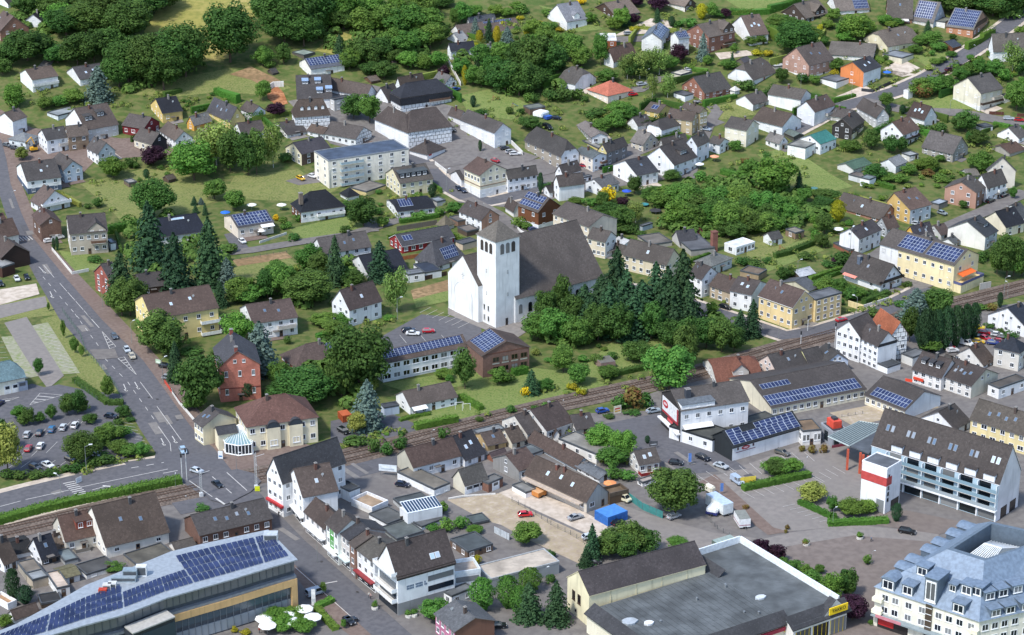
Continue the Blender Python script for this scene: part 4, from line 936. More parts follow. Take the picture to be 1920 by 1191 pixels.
#right
b=B('f1',(480,397),502,(322,322),(636,342),'R',78,'#cfd6db','#6c574c',wf={'L':'#cdab6a'},rp=.72,cols=3,st=2,d="white and yellow house with big brown roof",sky=2)
B('f1',(955,275),392,(738,238),(1031,236),'R',58,'#8b6d5b','#56504b',wf={'L':'#b9917e'},cols=2,st=2,colsL=2,d="salmon house with long roof and flower balcony")
B('f1',(1032,237),347,(952,202),(1179,186),'R',76,'#eceeee','#55504c',cols=4,st=2)
B('f1',(1235,117),242,(1045,132),(1340,80),'R',90,'#cd9c95','#4e4c4c',wf={'L':'#ddd6ca'},cols=2,st=3,colsL=0,gwin=1)
B('f1',(525,607),632,(437,592),(662,592),'R',72,'#e2b04c','#454349',sky=2,cat='house',d="small yellow gabled house with dark roof in the yard",st=1)
B('f1',(705,577),622,(608,505),(776,547),'R',42,'#cbccc8','#594b45')
b=B('f1',(1020,592),692,(758,532),(1117,557),'R',78,'#d9dcde','#40454a',wf={'L':'#f1efe6'},cols=2,st=2,colsL=0,gwin=0,d="house with huge white blank gable and roof hatch")
dormer(b,.6,.4,3.0,1.2,'n','#3b3f44','#40454a',2)
B('f1',(1170,522),592,(1013,458),(1308,482),'R',80,'#e9dfc6','#24272f',cols=2,st=2,colsL=0,gwin=0)
B('f1',(1290,457),492,(1128,398),(1352,422),'R',66,'#f1f2f1','#4c5053',gwin=0,colsL=0)
b=B('f1',(790,795),987,(268,657),(986,752),'L',74,'#f2e2b4','#5b544f',colsL=9,cols=2,st=2,gwin=2,d="long yellow house with two solar arrays and blue balconies",pane=True)
solar(b,.02,.40,.10,.88,8,4);solar(b,.44,.78,.10,.88,8,4)
facebox(b,'L',0.05,b.d*.25,0,b.h-.05,.06,wall_m('#eeeeec'),"white_front");
awning(b,'R',b.w*.15,b.w*.7,b.h*.62,2.4,'#e86a2c');balcony(b,'R',b.w*.02,b.w*.95,2.9,3.2,'#5a5f86',slab='#e6cf95')
facebox(b,'R',b.w*.02,b.w*.95,0,2.7,3.1,wall_m('#f2e2b4'),"terrace_base")
b=B('f1',(270,925),992,(8,832),(427,872),'L',108,'#eceff2','#4c4642',cols=3,st=1,gwin=2,colsL=2,sky=1,d="white chalet with wide dark roof and black timber gable",oh=.8,gh=.9)
chimney(b,.75,.6,s=1.3,hgt=2.2,col='#55657a');facebox(b,'R',-.6,b.w+.6,b.h-.3,b.h+.5,.7,plain('#241d1a'),"balcony_rail")
awning(b,'L',b.d*.05,b.d*.4,b.h-.2,1.8,'#d98a78')
B('f1',(640,652),675,(490,622),(702,632),'R',40,'#c9c7c2','#605d5b',win=False)
B('f1',(800,642),672,(713,622),(842,622),'R',26,'#eceeee','#555b5f',cols=2)
B('f1',(1310,1240),1320,(1048,1152),(1410,1205),'R',92,'#f0f1f3','#2c333f',cols=2,colsL=3,st=2,gwin=2,d="white gabled house with blue black roof at the right edge")
B('f1',(690,362),400,(630,342),(757,332),'F',0,'#8b8680','#b0bdc8',cat='garage',win=False,d="twin garage with pale blue flat roof")
B('f1',(900,152),167,(850,122),(982,147),'R',26,'#d5d3cc','#7b766e',cat='shed',win=False,chim=0)
B('f1',(380,82),137,(273,62),(462,62),'R',36,'#e3e6e6','#85898b',cat='shed',win=False,chim=0)

#lower left
b=B('a2',(-30,490),592,(-115,425),(180,447),'R',92,'#efecdb','#63828a',cat='garage',win=False,d="cream garage hall with blue green roof beside the car park",chim=0,f=.3)
put_door(b,'R',b.w*.9,'#8d99ab',3.2,3.2,nm="garage_door");put_door(b,'R',b.w*.66,'#e6e8e6',2.2,3.0,nm="garage_door");put_door(b,'R',b.w*.4,'#e6e8e6',2.2,3.0,nm="garage_door")
b=B('b2',(362,378),632,(237,292),(642,371),'L',108,'#c4684c','#4e4e54',kd=BK,cols=3,st=2,colsL=4,gwin=2,d="red brick school house with slate roof and stepped gable",rp=.46,wh=1.9,ww=1.0)
facebox(b,'R',-.1,b.w+.1,b.h*.36,b.h*.36+.3,.12,brick_m('#7d3122'),"string_course");chimney(b,.02,.97,s=1.0,hgt=1.2,col='#8b3b2a');chimney(b,.9,.97,s=1.0,hgt=1.4,col='#8b3b2a')
b=B('b2',(560,805),990,(440,715),(1056,742),'H',122,'#ece2c4','#6d4b41',cols=7,st=2,d="cream restaurant with red brown hipped roof and round dormers",cat='restaurant',ww=1.5,wh=1.6,chim=1,ridge='#7a564a');REST=b
B('b2',(240,808),948,(173,742),(470,742),'L',70,'#eae0bf','#55504f',colsL=3,st=2,cols=0,sky=2,gwin=0,d="narrow cream house with grey roof beside the restaurant")
B('b2',(905,375),412,(800,268),(1250,300),'H',92,'#95503c','#5f4f49',kd=BK,st=1,pv=(.72,.86,.45,.85,4,2),d="low brick pavilion with brown hipped roof under the trees")
b=B('c2',(300,350),490,(245,240),(905,215),'R',55,'#eff1f1','#62534a',cat='school',cols=9,st=2,ww=2.6,wh=1.7,door=False,gwin=0,d="long white school wing with a strip of solar panels",chim=0,pv=(.0,.97,.3,.98,22,4),dark=True)
b=B('c2',(1020,295),457,(903,203),(1354,235),'L',74,'#7f5a4b','#5c4b43',kd=BK,cat='school',cols=0,colsL=0,st=2,gwin=0,d="brown brick school hall with blue solar panels",chim=0,pv=(.05,.96,.12,.97,8,6),door=False)
facebox(b,'R',.0,b.w,b.h-.1,b.h+b.rise*.04,.05,plain('#6e4234'),"gable_panel")
for i in range(4):
 for j in range(2):
  o_=put_window(b,'R',b.w*(.28+.2*i),b.h*(.25+.42*j)+.3,b.w*.15,b.h*.24,'#6e5648',True)
  facebox(b,'R',b.w*(.205+.2*i),b.w*(.355+.2*i),b.h*(.25+.42*j)-1.2,b.h*(.25+.42*j)-.6,.04,plain('#d6d0be'),"sill_panel")
b=B('c2',(497,660),724,(396,572),(831,587),'R',66,'#eef0f0','#61564f',cols=5,colsL=1,st=2,d="white bungalow with outside stairs beside the railway garden",gwin=0,wh=1.1)
awning(b,'R',b.w*.02,b.w*.32,b.h-.2,2.2,'#e9e9e6')
B('c2',(310,672),732,(283,650),(416,655),'F',0,'#b9c6d2','#3c3f45',cat='garage',win=False,d="pale blue garage with dark flat roof by the blue spruce")
B('c2',(520,1097),1185,(396,1032),(857,1020),'R',88,'#eef0f0','#55433c',wf={'L':'#bdb9a8'},cols=4,st=1,colsL=0,d="low white house with red brown roof along the railway",gwin=0)
B('c2',(890,1045),1100,(700,962),(1031,1000),'R',122,'#e6e8ea','#36373d',sky=2,cols=2,d="house with steep black roof squeezed into the yard row",wf={'E':'#eef0f0'})

#courtyard cluster
B('g',(430,245),302,(270,165),(540,215),'R',75,'#d9d5cc','#524b48',st=1,cols=2,d="pale house with brown roof at the head of the yard row by the railway")
B('g',(550,228),292,(348,150),(720,185),'R',84,'#d9d6d0','#4e423e',st=1,trim='#dcdcd8',d="tall brown roofed house with white verges beside the railway")
B('g',(598,250),290,(560,195),(628,250),'L',25,'#eceae6','#4e423e',st=1,gwin=0,chim=0,win=False,cat='porch house')
B('g',(735,215),262,(672,120),(852,195),'R',46,'#b9b4aa','#504a48',st=1)
B('g',(180,318),355,(98,238),(297,290),'R',42,'#bda273','#5a4d46',st=1,sky=1,d="small ochre house with brown roof in the yard row")
B('g',(335,300),342,(248,235),(412,275),'R',56,'#d2cab5','#55493f',st=1)
B('g',(130,255),300,(88,225),(292,215),'F',0,'#d9d9d5','#777c7e',cat='outbuilding',win=False)
B('g',(378,475),547,(213,405),(502,440),'R',60,'#e6e6e2','#5c4a43',wf={'L':'#91908d'},st=1,d="grey rendered yard house with red brown roof",colsL=1)
B('g',(430,385),408,(353,345),(527,350),'F',0,'#b7b7b3','#687072',cat='outbuilding',win=False)
B('g',(215,402),425,(178,370),(302,365),'R',26,'#8b5a46','#57494a',cat='outbuilding',win=False,chim=0)
B('g',(735,455),480,(430,300),(826,438),'L',48,'#c6d0d6','#57473f',st=1,colsL=0,d="long narrow brown roof with a pale blue gable end")
b=B('g',(800,668),742,(418,490),(936,606),'L',88,'#d3ccc0','#56483f',colsL=7,st=1,gwin=0,sky=3,d="long barn with mottled brown roof beside the gravel yard",wf={'R':'#b9b7b0'})
facebox(b,'L',.5,b.d-1,2.6,2.95,2.0,plain('#bfae9c'),"lean_to_roof");chimney(b,.62,.85,'n',.8,1.2,'#7b4636')
B('g',(880,527),557,(733,455),(957,510),'L',20,'#e9ebea','#6a7076',cat='annex',st=1,cols=1,chim=0)
B('g',(945,637),692,(900,577),(1063,600),'F',0,'#5b4a38','#6b5a46',cat='timber terrace',win=False,par=.9,trim='#5b4f42',d="raised timber terrace with planted railing beside the mottled barn")
B('d2',(608,1008),1078,(338,880),(725,935),'F',0,'#ebe9e2','#85827a',cat='workshop',colsL=3,cols=0,st=1,d="long white workshop with slatted flat roof behind the round tree",door=False)
b=B('d2',(915,1077),1152,(850,992),(1061,1047),'R',60,'#d9d6ce','#58514c',cat='kiosk',cols=3,st=1,sky=2,d="snack kiosk with grey roof and red terrace edge",chim=0)
balcony(b,'R',-.3,b.w+.3,0.3,2.2,'#8e2b2b')
B('d3',(940,95),125,(905,60),(1065,50),'F',0,'#e4e2dc','#a39a90',parent=(b,),cols=2,door=False)

#shopping street right
B('e2',(250,497),525,(108,402),(582,492),'R',98,'#eceae4','#7c4b37',f=.7,sky=1,st=1,d="house with red brown half hipped roof and cross gable by the railway",ridge='#8a5641')
dormer(LAST,.55,.25,5,1.4,'n','#c9c5bc','#7c4b37',1,gable=True)
b=B('e2',(675,415),487,(543,345),(912,371),'R',84,'#e0cdc1','#4b4745',cols=4,st=2,d="pale pink terrace house with dark roof",gwin=2,sky=1)
B('e2',(912,371),442,(800,310),(1027,346),'R',84,'#dcdba0','#4b4745',cols=2,st=2,d="narrow pale yellow terrace house",gwin=0,colsL=0,chim=0)
B('e2',(1030,346),432,(962,240),(1192,316),'L',56,'#ccd6e6','#4a4745',cols=2,st=2,d="pale blue terrace house with gable end",gwin=2,sky=1)
b=B('f2',(245,222),402,(112,158),(391,186),'L',74,'#f0f1f1','#4a4341',wf={},colsL=4,cols=0,st=4,gwin=0,d="tall white mill house with black slate gables and orange rear roof",kd={},bury=3)
MILL=b
facebox(b,'R',0,b.w,b.h-.8,b.h+.2,.05,plain('#23262c'),"slate_band")
B('f2',(115,160),348,(-42,107),(255,105),'R',88,'#f0f1f1','#4f4845',parent=(b,),colsL=4,cols=0,st=3,gwin=1,chim=0)
B('f2',(338,150),332,(205,78),(466,146),'L',86,'#e9ecec','#a5582f',parent=(b,),kd={'R':'t'},cols=2,st=3,chim=0,gwin=0,ridge='#b5683f')
B('f2',(320,382),432,(235,357),(419,362),'F',0,'#eef0f0','#3f4347',cat='annex',win=False)
B('f2',(500,312),377,(424,282),(607,277),'F',0,'#d9d9d4','#6b6e71',cat='garage',win=False)
b=B('e2',(635,669),747,(318,545),(1320,576),'R',90,'#e6deC6'.lower(),'#4f4946',cat='commercial hall',cols=14,st=1,colsL=0,gwin=0,d="long cream commercial building with solar strips on its bent roof",chim=0,wh=1.5)
solar(b,.0,.97,.04,.40,27,2);solar(b,.04,.34,.62,.80,8,1)
B('f2',(445,690),762,(163,576),(706,585),'L',86,'#e6dec6','#4f4946',parent=(b,),colsL=7,cols=0,st=1,chim=0,gwin=0,wf={'R':'#eef0f0'},pv=(.02,.9,.05,.46,11,2))
b=B('d2',(1210,690),922,(1052,635),(1706,646),'R',82,'#f0f1f2','#5b5551',cat='shop',cols=6,st=2,colsL=0,wf={'L':'#2f2b2b'},gwin=0,d="white company shop with a big dark billboard gable",chim=1)
SHOP=b
facebox(b,'L',1.0,b.d-1.6,b.h*.50,b.h*.95,.12,plain('#e3e3e4',.4),"billboard");facebox(b,'L',1.0,b.d-1.6,b.h*.46,b.h*.53,.14,plain('#a8323c',.4),"billboard_stripe");facebox(b,'L',b.d-2.6,b.d-1.6,b.h*.53,b.h*.93,.14,plain('#a8323c',.4),"billboard_stripe")
def disc(b,key,a,z,rx,rz_,out,mat,name="emblem"):
 o,u,n,ln=face(b,key);mb=MB();m=18;c0=o+u*a+n*out+Vector((0,0,z));P=[c0+u*rx*math.cos(6.2832*i/m)+Vector((0,0,rz_*math.sin(6.2832*i/m)))for i in range(m)];mb.add(P+[p-n*.06 for p in P],[tuple(range(m))]+[(i,m+i,m+(i+1)%m,(i+1)%m)for i in range(m)]);return mb.obj(name,mat,b.root)
red=plain('#b32a35',.5);disc(b,'L',3.4,b.h*.76,1.9,1.1,.20,red);disc(b,'L',3.4,b.h*.77,1.3,.4,.24,plain('#e6c3c5'))
facebox(b,'L',b.d*.35,b.d*.62,b.h*.33,b.h*.42,.14,plain('#c8393f',.4),"small_logo");facebox(b,'L',b.d*.2,b.d*.75,b.h*.26,b.h*.29,.14,plain('#cfcac6',.4),"lettering")
facebox(b,'L',-.1,b.d+.1,2.4,2.75,1.2,plain('#e9e9e7'),"canopy")
dormer(b,.25,-.02,b.w*.49,1.5,'n','#f1f2f3','#69727a',3);chimney(b,.17,.55,s=1.5,hgt=2.6,col='#39414e');awning(b,'R',b.w*.03,b.w*.46,b.h*.52,1.8,'#eceae6')
B('e2',(212,905),992,(-95,790),(335,800),'F',0,'#f0f1f1','#4c4e4a',cat='shop annex',cols=0,colsL=3,st=1,d="low white flat roofed shop block with black rim",trim='#25292c',door=False)
B('e2',(290,842),905,(232,770),(660,722),'F',0,'#8b8a84','#565751',cat='roof terrace',win=False,d="flat roof terrace with brown decking and skylights behind the solar hall")
b=B('e2',(355,952),1058,(212,880),(857,815),'R',74,'#f1f2f3','#2b3034',cat='sales hall',wf={'L':'#23292d'},win=False,d="white sales hall with black rim and full solar roof",chim=0,trim='#1f2427')
SALES=b
solar(b,.02,.98,.04,.62,11,4);solar(b,.02,.22,.62,.97,2,2);solar(b,.42,.98,.62,.97,7,2)
B('e2',(860,842),948,(812,740),(998,822),'F',0,'#e8e6e2','#7c6852',cat='shop',cols=5,st=1,ww=1.6,wh=2.2,d="shop entrance with brown flat roof and red white posters",dark=True)
SHOPE=LAST

#far right of the street
B('f2',(800,822),878,(566,745),(917,772),'R',84,'#f1f2f2','#4a4440',colsL=3,cols=2,st=1,gwin=1)
b=B('f2',(1310,868),1012,(922,748),(1435,805),'L',108,'#e8d8a4','#5a534b',colsL=6,st=2,sky=4,d="yellow apartment house with four skylights behind the long office",ww=1.5)
b=B('f2',(705,452),552,(505,396),(845,395),'L',92,'#e9e6e2','#4b423f',colsL=4,st=2,cols=0,gwin=0,d="white house with three slate dormers and a red banner",bury=2)
for a in(.25,.5,.76):dormer(b,a,.35,1.7,1.4,'n','#4a4a4e','#4a4a4e',1,gable=False)
facebox(b,'L',.5,b.d*.4,b.h*.3,b.h*.48,.3,plain('#d8492f'),"banner")
b=B('f2',(920,512),607,(706,446),(1122,442),'L',77,'#dedbd5','#4a423f',wf={'R':'#d2cdb9'},colsL=4,st=2,sky=4,gwin=2,cols=0,d="white house with cream gable and four white skylights")
B('f2',(1010,362),392,(800,305),(1097,347),'R',92,'#dedcd6','#55483f',st=1,cols=3)
B('f2',(765,330),345,(725,312),(805,305),'L',20,'#e9e2d0','#4a4744',chim=0,cols=1)
B('f2',(1260,272),412,(1094,238),(1340,245),'H',62,'#d3cfc6','#262d39',cols=2,st=2)
B('f2',(1120,532),612,(1050,485),(1325,452),'F',0,'#f0f0f0','#56514b',cols=3,st=1)

#the church
def arched(b,key,a,z0,ww,hh,mat,name="window",out=.0,depth=.07,seg=8):
 o,u,n,ln=face(b,key);mb=MB();r=ww/2
 pts=[(-r,0),(r,0)]+[(r*math.cos(math.pi*i/seg),hh-r+r*math.sin(math.pi*i/seg))for i in range(seg+1)]
 for q in(1,0):
  pass
 f0=[o+u*(a+x)+n*(out+depth)+Vector((0,0,z0+z))for x,z in pts];f1=[p-n*(depth+.05)for p in f0];N_=len(pts)
 mb.add(f0+f1,[tuple(range(N_))]+[(i,N_+i,N_+(i+1)%N_,(i+1)%N_)for i in range(N_)])
 return mb.obj(name,mat,b.root)
CW='#f2f3f2'
t=B('z',(930,453),615.8,(893.7,441),(974,444),'P',26,CW,'#6b655d',cat='church',win=False,chim=0,d="white church with square bell tower and long brown nave roof",oh=.35,trim='#8b8a86')
for k_ in 'RLEK':
 ln=t.w if k_ in 'RK' else t.d
 for i in range(3):
  arched(t,k_,ln*(.27+.235*i),t.h-5.0,ln*.155,3.6,glass_m('#3d3633',.6),"belfry_opening")
 for z_ in(.36,.62):link("window",win_frame('#9a9a98'),t.root,face(t,k_)[0]+face(t,k_)[1]*ln*.5+Vector((0,0,t.h*z_)),math.atan2(face(t,k_)[1].y,face(t,k_)[1].x),(.55,.8,1.1))
for i in(0,1):
 for j in(0,1):put_window(t,'L',t.d*(.38+.22*i),t.h*(.07+.12*j),.9,2.0,'#b9b9b6',True)
put_door(t,'R',t.w*.46,'#3c3532',1.0,2.6);
nv=B('z',(966,559),606.5,(868,521),(1131,521),'R',84,CW,'#5e5651',parent=(t,),win=False,chim=0,oh=.5,gh=.1,trim='#77716a')
for i in range(9):arched(nv,'R',2.2+nv.w*i/9.3,nv.h*.33,1.5,3.3,glass_m('#1b1f26'),"nave_window")
po=B('z',(897,538),606,(839.6,515),(952,526),'R',44,CW,'#5e5651',parent=(t,),win=False,chim=0,oh=.1,gh=.06,trim='#e2e2e0')
arched(po,'L',po.d*.5,0.05,po.d*.62,po.h*.88+.6,wall_m('#c3c7c6'),"blind_arch",0,.05,14)
arched(po,'L',po.d*.5,0.0,po.d*.585,po.h*.88+.42,wall_m('#f5f6f5'),"blind_arch",0,.09,14)
for(a,z)in((0,0),(0,.62),(0,-.62),(0,-1.2),(.55,0),(-.55,0)):facebox(po,'L',po.d*.5+a-.17,po.d*.5+a+.17,po.h+1.5+z,po.h+1.85+z,.05,plain('#8b8b88'),"cross_panel")

#lower left: backs of the street and station road
b=B('a3',(770,550),640,(570,414),(1216,458),'R',197,'#ece8dd','#55483f',cols=3,st=1,gwin=0,sky=2,d="house with very large brown roof between railway and office block",wh=1.0)
B('a3',(990,690),722,(895,590),(1258,600),'F',0,'#8d867a','#5d5a51',cat='outbuilding',win=False,d="flat outbuilding with ribbed grey green roof behind the office")
b=B('a3',(480,512),600,(365,425),(727,466),'R',122,'#e7e0d0','#5f483d',cols=3,st=1,gwin=1,d="cream house with red brick dormer and small roof balcony",wf={'L':'#cfc9bb'})
dormer(b,.62,.3,4.8,2.2,'n','#8b4535','#5f483d',2)
balcony(b,'R',b.w*.2,b.w*.62,.3,2.0,'#7a756d')
B('a3',(625,757),792,(553,652),(836,682),'F',0,'#e6e4de','#4c4c4b',cat='outbuilding',cols=2,d="white outbuilding with dark flat roof and rooflights",pane=False)
B('a3',(470,662),692,(398,602),(562,642),'F',0,'#a4a6a4','#6c777a',cat='outbuilding',win=False)
B('a3',(460,782),832,(398,702),(573,747),'R',20,'#eaeae6','#716c4d',cat='shed',cols=1,st=1,chim=0,d="white shed with mossy olive roof",pane=False)
b=B('a3',(305,642),692,(203,562),(416,607),'R',112,'#e9ebec','#242935',cols=2,st=1,d="house with deep navy roof in the terrace backs",wf={'R':'#2c3036'},sky=1)
B('a3',(400,572),602,(328,482),(472,547),'R',62,'#e0ddd4','#685a4d',st=1,cols=2)
B('a3',(35,677),742,(-105,562),(116,607),'R',132,'#eceded','#574a40',cols=2,st=1)
B('a3',(120,607),642,(63,480),(236,577),'R',30,'#e9e9e7','#2b2b2b',win=False)
B('a3',(190,747),802,(128,662),(306,717),'F',0,'#a29a8c','#7d756a',cat='outbuilding',win=False)
B('a3',(240,797),862,(188,747),(346,767),'F',0,'#b5a894','#8f9496',cat='shed',win=False)
B('a3',(415,857),922,(333,747),(502,837),'F',0,'#efefec','#bcac9c',cat='garden shed',cols=1,st=1,d="white annex under a pale slatted terrace roof",pane=False)
B('a3',(300,967),1002,(268,907),(447,942),'F',0,'#55493d','#333333',cat='shed',win=False,d="black roofed shed behind the office building")
B('a3',(110,1072),1112,(68,1012),(277,1012),'R',40,'#e9e9e6','#54473f',cat='shed',win=False,chim=0)
B('a3',(60,985),1012,(-45,902),(117,942),'F',0,'#efefed','#a58466',cat='terrace',win=False,d="white walled roof terrace with wooden deck",par=.9,trim='#efefed')
b=B('b3',(215,467),560,(95,357),(727,346),'R',84,'#734e3c','#4f4b4a',kd=BK,cols=7,st=1,sky=4,gwin=0,d="long brown brick house with dark slate roof at the crossing",colsL=0,wh=1.5)
B('b3',(40,582),605,(-12,532),(178,547),'R',32,'#e5e3dd','#57514b',cat='shed',win=False,chim=0)

#the street row
b=B('b3',(815,88),345,(699,-8),(1252,-74),'R',146,'#f2f3f3','#3e4045',cols=6,colsL=3,st=3,gwin=2,d="tall white gabled house with slate roof beside the level crossing",sky=0,chim=0,wh=1.4)
facebox(b,'L',-.1,b.d+.1,2.9,3.6,.7,plain('#b8363a'),"shop_sign")
b=B('b3',(962,192),420,(821,96),(1202,158),'R',132,'#f2f3f3','#5c4f48',colsL=3,cols=0,st=3,gwin=1,d="white shop house with steep street gable and brown roof",wh=1.7,sky=1)
facebox(b,'L',-.1,b.d+.1,2.9,3.3,1.1,plain('#e8e8e6'),"canopy");facebox(b,'L',.4,b.d-.4,.3,2.7,.06,glass_m('#1c2530'),"shop_window")
def street(L,F,ex,k,yb,wc,rc,st,n,desc,stripe=None,can='#e8e8e6',kd=None,bury=2):
 b=B(*[('b3' if L[0]>640 or desc.startswith('white and g')else 'c3'),F,yb,L,(F[0]+ex[0],F[1]+ex[1]),'L',k,wc,rc],colsL=n,cols=0,st=st,gwin=0,d=desc,kd=kd,cat='shop house',wh=1.5)
 facebox(b,'L',.3,b.d-.3,.3,2.5,.06,glass_m('#1c2530'),"shop_window")
 if can:facebox(b,'L',-.0,b.d,2.7,3.05,1.3,plain(can),"canopy")
 return b
street((968,292),(1120,422),(160,-45),78,575,'#ece6e2','#51443e',2,4,"low white shop house with dark brown roof in the street row")
b=street((1122,372),(1212,455),(190,-52),72,690,'#eef2ec','#4d4643',3,3,"white and green painted shop house in the street row")
facebox(b,'L',b.d*.3,b.d*.62,3.4,b.h-.6,.05,plain('#4fa045'),"green_mural")
street((-18,432),(65,507),(250,-70),58,735,'#dcd6d0','#3d3e43',3,3,"grey shop house with slate roof in the street row",can='#cfe0de')
street((66,512),(106,560),(240,-66),56,790,'#8a6450','#5c524b',3,1,"narrow brown brick house in the street row",kd=BK,can=None)
street((107,577),(246,668),(240,-66),60,890,'#eef0f0','#5c5851',3,3,"white shop house with red awning in the street row",can='#8b3034')
b=B('c3',(410,772),1052,(256,680),(816,667),'R',182,'#f0f3f4','#4d4442',cols=0,colsL=0,st=3,gwin=0,d="white modern office house with planted balconies and big roof",cat='office house',chim=1,trim='#3c3734',plinth=('#8f9192',3.4),door=False)
HH=b
facebox(b,'R',-.2,b.w+.2,b.h-1.0,b.h+.1,.25,plain('#3a3331'),"eave_board")
for z_ in(.40,.66):
 facebox(b,'R',b.w*.53,b.w*.98,b.h*z_,b.h*z_+1.5,.06,glass_m('#1a2431'),"window_band")
 balcony(b,'L',.2,b.d-.2,b.h*(z_-.06),1.6,'#f0f2f2');facebox(b,'L',.8,b.d-.8,b.h*(z_-.05),b.h*(z_-.05)+2.1,.06,glass_m('#2a3a48'),"window_band")
facebox(b,'L',.3,b.d-.3,.2,3.2,.12,glass_m('#1c2833'),"shop_window")
balcony(b,'L',.2,b.d-.2,b.h+.1,1.6,'#f0f2f2')
skylight(b,.66,.32,1.3,1.6,bright=True);skylight(b,.75,.32,1.3,1.6,bright=True)
B('c3',(818,762),905,(760,690),(1003,738),'F',0,'#f0f3f4','#b3a596',parent=(HH,),win=False,par=1.0,trim='#dfe6ea')
facebox(LAST,'R',.3,LAST.w-.4,LAST.h-2.2,LAST.h-.7,.06,glass_m('#1a2431'),"window_band")
B('c3',(795,912),990,(738,880),(950,850),'F',0,'#eef0f0','#6f7375',cat='garage',cols=2,st=1,d="white garage with black gates beside the modern office house",door=False)
b=B('c3',(820,1165),1305,(674,1050),(1102,1092),'L',62,'#b7738f','#5e6165',wf={'R':'#775546'},colsL=4,cols=0,st=2,gwin=0,d="pink rendered house with grey roof at the bottom edge")
B('d3',(60,1165),1200,(-40,1090),(330,1195),'F',0,'#9c978e','#8d8a84',cat='outbuilding',win=False)if False else None
B('c3',(335,392),425,(198,322),(472,342),'F',0,'#e6e9ea','#595b5a',cat='extension',cols=2,st=1,pane=False)
B('c3',(580,412),440,(468,312),(757,322),'F',0,'#e3e9ec','#5b5e60',cat='extension',win=False,d="white extension with flat grey roof under a slanted glass strip")
B('c3',(440,268),300,(372,212),(640,222),'F',0,'#b9bcbc','#4d5456',cat='extension',win=False)
B('c3',(60,155),235,(-32,90),(132,110),'F',0,'#eef0f0','#34383c',cat='extension',win=False)
B('c3',(222,292),325,(68,232),(338,245),'F',0,'#e6e4de','#a48e76',cat='extension',win=False,d="white walled roof terrace with sand coloured floor",par=.9,trim='#e9eaea')
B('c3',(400,502),525,(283,412),(592,442),'F',0,'#8d9290','#5e6563',cat='extension',win=False)
B('c3',(910,592),642,(778,522),(1092,547),'F',0,'#6f5b4c','#4c5355',cat='garden annex',cols=3,st=1,d="brown annex with dark flat roof and two rooflights",pane=False)
B('c3',(1080,790),875,(985,655),(1568,652),'F',0,'#9da3a6','#b7ac9d',cat='parking deck',win=False,d="low building with pale concrete roof terrace and planters",trim='#a9adae')
DECK=LAST
B('c3',(950,390),408,(893,347),(1067,367),'F',0,'#55514c','#56605f',cat='shed',win=False)
B('c3',(670,142),197,(404,12),(782,92),'F',0,'#eff1f1','#7d776c',cat='extension',cols=2,st=1,door=False,d="white walled yard extension with mossy flat roof",pane=False)
b=B('c3',(890,107),182,(803,57),(1052,62),'R',82,'#f0f1f0','#55534f',wf={'L':'#d9d3bf'},win=False,chim=0,cat='garage house',d="garage house with cream gable and white gates")
for i in range(3):put_door(b,'R',b.w*(.2+.3*i),'#f4f5f5',3,2.6,nm="garage_door",out=.02)
B('c3',(1060,102),167,(1000,60),(1162,47),'F',0,'#80543f','#6a6a68',kd=BK,cat='garage',win=False,d="brick garage with white gate by the gravel yard")
put_door(LAST,'R',LAST.w*.5,'#f0f1f1',2.8,2.6,nm="garage_door")
B('d3',(100,167),207,(3,100),(172,132),'F',0,'#f0f1f1','#8d8c87',cat='shed',win=False,d="plain white flat shed on the gravel yard")
def place_panel(t_,F,L,R,tilt,nu,nv,hgt,desc,frame='#dfe7ec',mat=None):
 G=ground(*fx(t_,F));E=at_z(*fx(t_,F),hgt);r=at_z(*fx(t_,R),hgt)-E;l=at_z(*fx(t_,L),hgt)-E
 root=thing("greenhouse_roof",desc,"glass roof",Vector((E.x,E.y,0)),0);mb=MB()
 lz=l+Vector((0,0,l.length*tilt))
 n=r.cross(lz).normalized();P=[Vector((0,0,hgt)),Vector((0,0,hgt))+r,Vector((0,0,hgt))+r+lz,Vector((0,0,hgt))+lz]
 mb.add(P+[p+n*.15 for p in P],HEXF,0);mb2=MB()
 for i in range(nu):
  for j in range(nv):
   c=[P[0]+n*.2+r*u+lz*v for u,v in(((i+.12)/nu,(j+.08)/nv),((i+.88)/nu,(j+.08)/nv),((i+.88)/nu,(j+.92)/nv),((i+.12)/nu,(j+.92)/nv))]
   mb2.add(c,[(0,1,2,3)],0)
 mb.obj("roof_frame",plain(frame,.5),root);mb2.obj("roof_panes",mat or glass_m('#33465c'),root)
 wl=MB();wl.prism([(0,0),(r.x,r.y),(r.x+l.x,r.y+l.y),(l.x,l.y)],-.5,hgt-.02);wl.obj("wall",wall_m('#e6eaec'),root);return root
place_panel('c3',(478,318),(420,268),(727,268),.30,12,1,4.0,"slanted glass strip in white frame on the yard extension")

